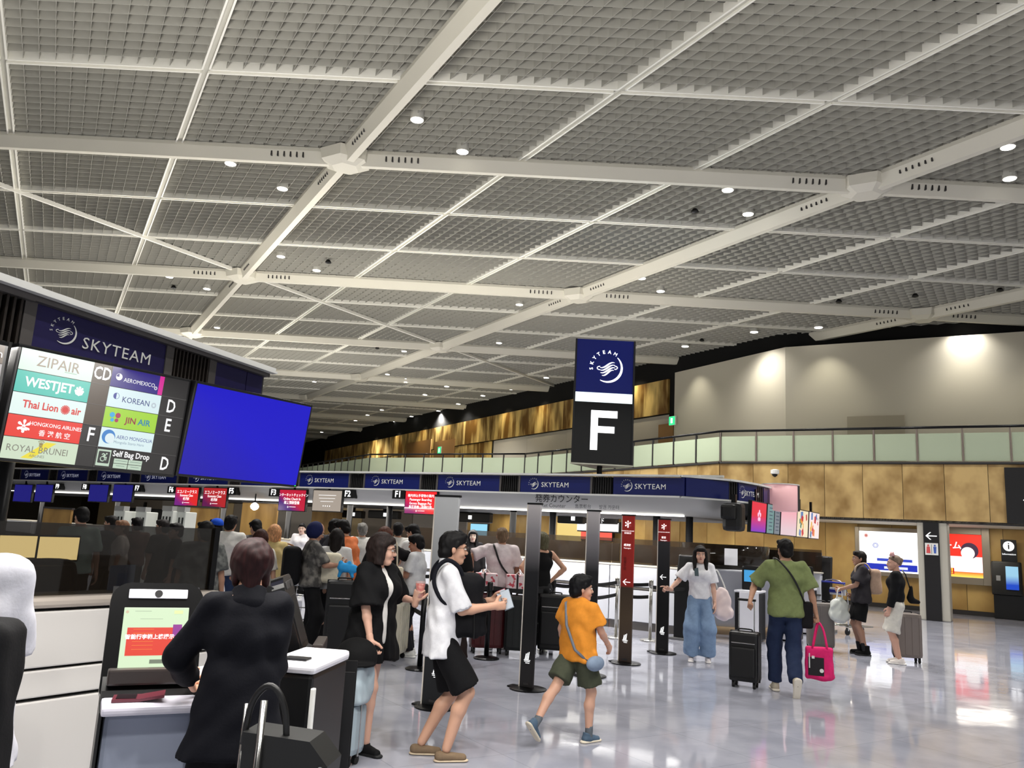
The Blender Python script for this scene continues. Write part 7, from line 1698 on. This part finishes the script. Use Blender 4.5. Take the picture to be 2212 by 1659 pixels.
person('teenager in white t-shirt just left of the silver banner', -1.13, 10.9, 80, 1.56, (188, 136, 112), ('boy', HB), head=(0, -.2, 0), lh=(-.12, .3, 1.12), rh=(.12, .3, 1.14), top=dict(c=(206, 206, 208), sleeve=.8, o=.03), bottom=dict(c=(30, 30, 34), len=2), q=1.25)
cam_m = mat('shirt_patterned_grey', (70, 68, 66), .7, noise=(11, (128, 124, 118), 3, .42, .6))
t, J = person('man in patterned grey shirt and navy beanie looking at his phone', -2.42, 10.6, -70, 1.66, (186, 140, 116), None, head=(0, -.4, 0), rh=(.14, .36, 1.14), lh=(-.1, .36, 1.16), hands=('hold', 'hold'), top=dict(c=(70, 68, 66), sleeve=.95, o=.03, m=cam_m), bottom=dict(c=(22, 22, 24), len=2, w=.03), q=1.15, hat=('hood', (28, 34, 74)))
tb = thing('backpack', 'black backpack on the patterned shirt man in the queue', 'backpack', (-2.62, 10.5, .88), math.radians(-70)); sdf_part('body', Fld().box((0, -.04, .2), (.16, .11, .24), .07), .016, fab((18, 18, 20)), tb)
person('dark haired person behind the navy beanie', -2.55, 12.4, -30, 1.72, SKA, ('short', HB), top=dict(c=(60, 60, 66), sleeve=.9, o=.02), bottom=dict(c=BK, len=2), q=1.4)
person('staff woman in white blouse facing out behind the desk', -4.45, 18.2, 182, 1.6, (226, 190, 170), ('pony', HB), female=True, top=dict(c=(226, 222, 222), sleeve=.9, o=.02), bottom=dict(c=BK, len=2), q=1.4)
person('tall man in white t-shirt seen from behind beyond the blazer woman', -3.86, 11.6, 4, 1.69, (180, 136, 112), ('short', HB), lean=.05, lh=(-.28, .2, .9), top=dict(c=(222, 220, 216), sleeve=.9, o=.035, sw=.04), bottom=dict(c=(46, 60, 90), len=2), q=1.2)
person('person in a bright blue cap and blue shirt beside the tall white t-shirt', -4.45, 12.8, 60, 1.62, SKA, ('short', HB), top=dict(c=(40, 90, 200), sleeve=.9, o=.03), bottom=dict(c=BK, len=2), q=1.4, hat=('cap', (30, 80, 200)))
person('dark haired man looking down above the auburn head', -3.75, 12.5, 40, 1.64, SKA, ('short', HB), head=(0, -.4, 0), top=dict(c=(90, 88, 90), sleeve=.9, o=.02), bottom=dict(c=BK, len=2), q=1.4)
person('woman with long dark brown hair just behind the auburn head', -3.05, 10.4, 30, 1.52, SKA, ('long', (50, 28, 24)), female=True, top=dict(c=(216, 210, 200), sleeve=.9, o=.02), bottom=dict(c=BK, len=2), q=1.4)
person('woman with light brown hair beside the long dark brown hair', -3.3, 11.9, 20, 1.58, SKA, ('bob', (176, 130, 92)), female=True, top=dict(c=(206, 186, 130), sleeve=.9, o=.02), bottom=dict(c=BK, len=2), q=1.4)
person('man in dark patterned shirt standing past the end of the dark glass', -3.25, 9.0, 8, 1.60, (170, 128, 104), ('short', HB), head=(.6, 0, 0), top=dict(c=(90, 92, 92), sleeve=.9, o=.035, m=mat('shirt_patterned_dark', (74, 76, 76), .7, noise=(11, (128, 130, 126), 3, .42, .6))), bottom=dict(c=BK, len=2), q=1.2)
person('grey haired man in white shirt beyond the orange t-shirt', -2.4, 14.0, 20, 1.68, SKA, ('short', (110, 108, 104)), top=dict(c=(214, 212, 206), sleeve=1.7, o=.03), bottom=dict(c=(60, 60, 60), len=2), q=1.4)
person('dark haired man with face turned beyond the cream backpack', -2.85, 14.2, 150, 1.72, SKD, ('short', HB), top=dict(c=(30, 30, 34), sleeve=.9, o=.02), bottom=dict(c=BK, len=2), q=1.4)
t, J = person('woman in white t-shirt with a cream backpack next to the orange t-shirt', -2.2, 10.9, 5, 1.58, SKA, ('long', (24, 20, 20)), female=True, top=dict(c=(214, 214, 214), sleeve=.9, o=.02), bottom=dict(c=(30, 30, 32), len=2), q=1.3)
tb = thing('backpack', 'cream white backpack with a blue plush toy hanging on it', 'backpack', (-2.2, 10.65, .9), .08); sdf_part('body', Fld().box((0, -.03, .17), (.14, .1, .19), .06), .015, fab((214, 206, 184)), tb)
tb = thing('plush_toy', 'bright blue plush toy on top of the black bag by the black jacket woman', 'toy', (-1.86, 9.9, 1.06), 0); sdf_part('body', Fld().ell((0, 0, .06), (.1, .06, .055), .02).ell((.1, 0, .05), (.05, .04, .05), .03).ell((-.06, 0, .11), (.03, .02, .035), .02).ell((.04, 0, .11), (.03, .02, .035), .02).cone((-.05, 0, .03), (-.07, 0, -.04), .025, .02, .02).cone((.06, 0, .03), (.09, 0, -.04), .025, .02, .02), .012, fab((50, 150, 214)), tb)
suitcase('black soft bag under the blue plush toy', -1.86, 9.95, math.radians(10), .4, .28, .9, (16, 16, 18), False)
# staff seen over the dark glass of the near counter
for k, (x, yt, Y, lb, hc, c_) in enumerate(((180, 1092, 10.5, 'dark haired staff member bent over above the dark glass', HB, (170, 190, 180)), (244, 1112, 13.0, 'dark head of a traveller above the dark glass', (20, 18, 18), (60, 60, 64)), (268, 1122, 12.5, 'light brown head low above the dark glass', (110, 80, 60), (200, 190, 180)), (298, 1116, 13.5, 'dark haired traveller in front of the white machines', HB, (120, 90, 80)), (355, 1120, 12.8, 'capped dark head above the right part of the dark glass', (34, 30, 30), (70, 66, 64)), (385, 1128, 12.0, 'small dark head nearest the patterned shirt above the glass', HB, (50, 50, 54)))):
    p = gy(x, yt, Y); person(lb, p[0], Y, 30 + 40 * (k % 3), float(p[2]), SKA, ('short', hc), top=dict(c=c_, sleeve=.9, o=.02), bottom=dict(c=BK, len=2), q=1.5, head=(.3, -.3 if k == 0 else 0, 0))
# white self tag machines and partitions between the islands
for k, (x, y0, lb) in enumerate(((272, 1104, 'tall white tag machine with vertical slots above the dark glass'), (318, 1106, 'white tag machine with square slots'), (375, 1104, 'narrow white tag machine left of the wood panel'), (402, 1106, 'grey white tag machine beside the wood panel'))):
    p = gy(x, y0, 17.5); t = thing('tag_machine', lb, 'machine', (p[0], p[1], 0), math.radians(-28)); H_ = float(p[2]) 
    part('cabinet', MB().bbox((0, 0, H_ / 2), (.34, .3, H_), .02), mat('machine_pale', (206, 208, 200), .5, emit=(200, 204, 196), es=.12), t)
    for j in range(3): part('slot', MB().box((-.1 + .1 * j, -.155, H_ - .25), (.035, .02, .26)), mat('slot_black', (30, 34, 32), .4), t)
    part('head_unit', MB().box((0, -.1, H_ + .05), (.3, .14, .1)), mat('head_grey', (170, 170, 166), .5), t)
WOODM = mat('wood_gold_panel', (132, 100, 52), .5, noise=(4, (168, 132, 72), 3, .35, .65, (1, 1, .2)))
for k, (xa, xb, y0, Y, lb) in enumerate(((404, 476, 1095, 20, 'wood grain partition behind the queue'), (524, 604, 1085, 20, 'pale wood partition with a round lamp above'), (676, 742, 1085, 24.5, 'dark wood partition left of the lit recess'), (95, 160, 1098, 19, 'beige partition above the left counter glass'))):
    a = gy(xa, y0, Y); b = gy(xb, y0, Y); t = thing('partition', lb, 'partition', ((a[0] + b[0]) / 2, Y, 0), math.radians(-8)); part('board', MB().box((0, 0, float(a[2]) / 2), (b[0] - a[0], .08, float(a[2]))), WOODM, t); part('cap_rail', MB().box((0, 0, float(a[2]) + .02), (b[0] - a[0] + .04, .1, .04)), DARKG, t)
p = gy(550, 1094, 19.5); t = thing('globe_lamp', 'small round white lamp over the pale wood partition', 'light', p, 0); part('globe', MB().lathe((0, 0, 0), [(.02, -.09), (.08, -.05), (.1, 0), (.08, .05), (.02, .09)], 16), LAMP, t, smooth=True); part('stem', MB().cyl((0, 0, .08), (0, 0, .3), .015), BLACKM, t)
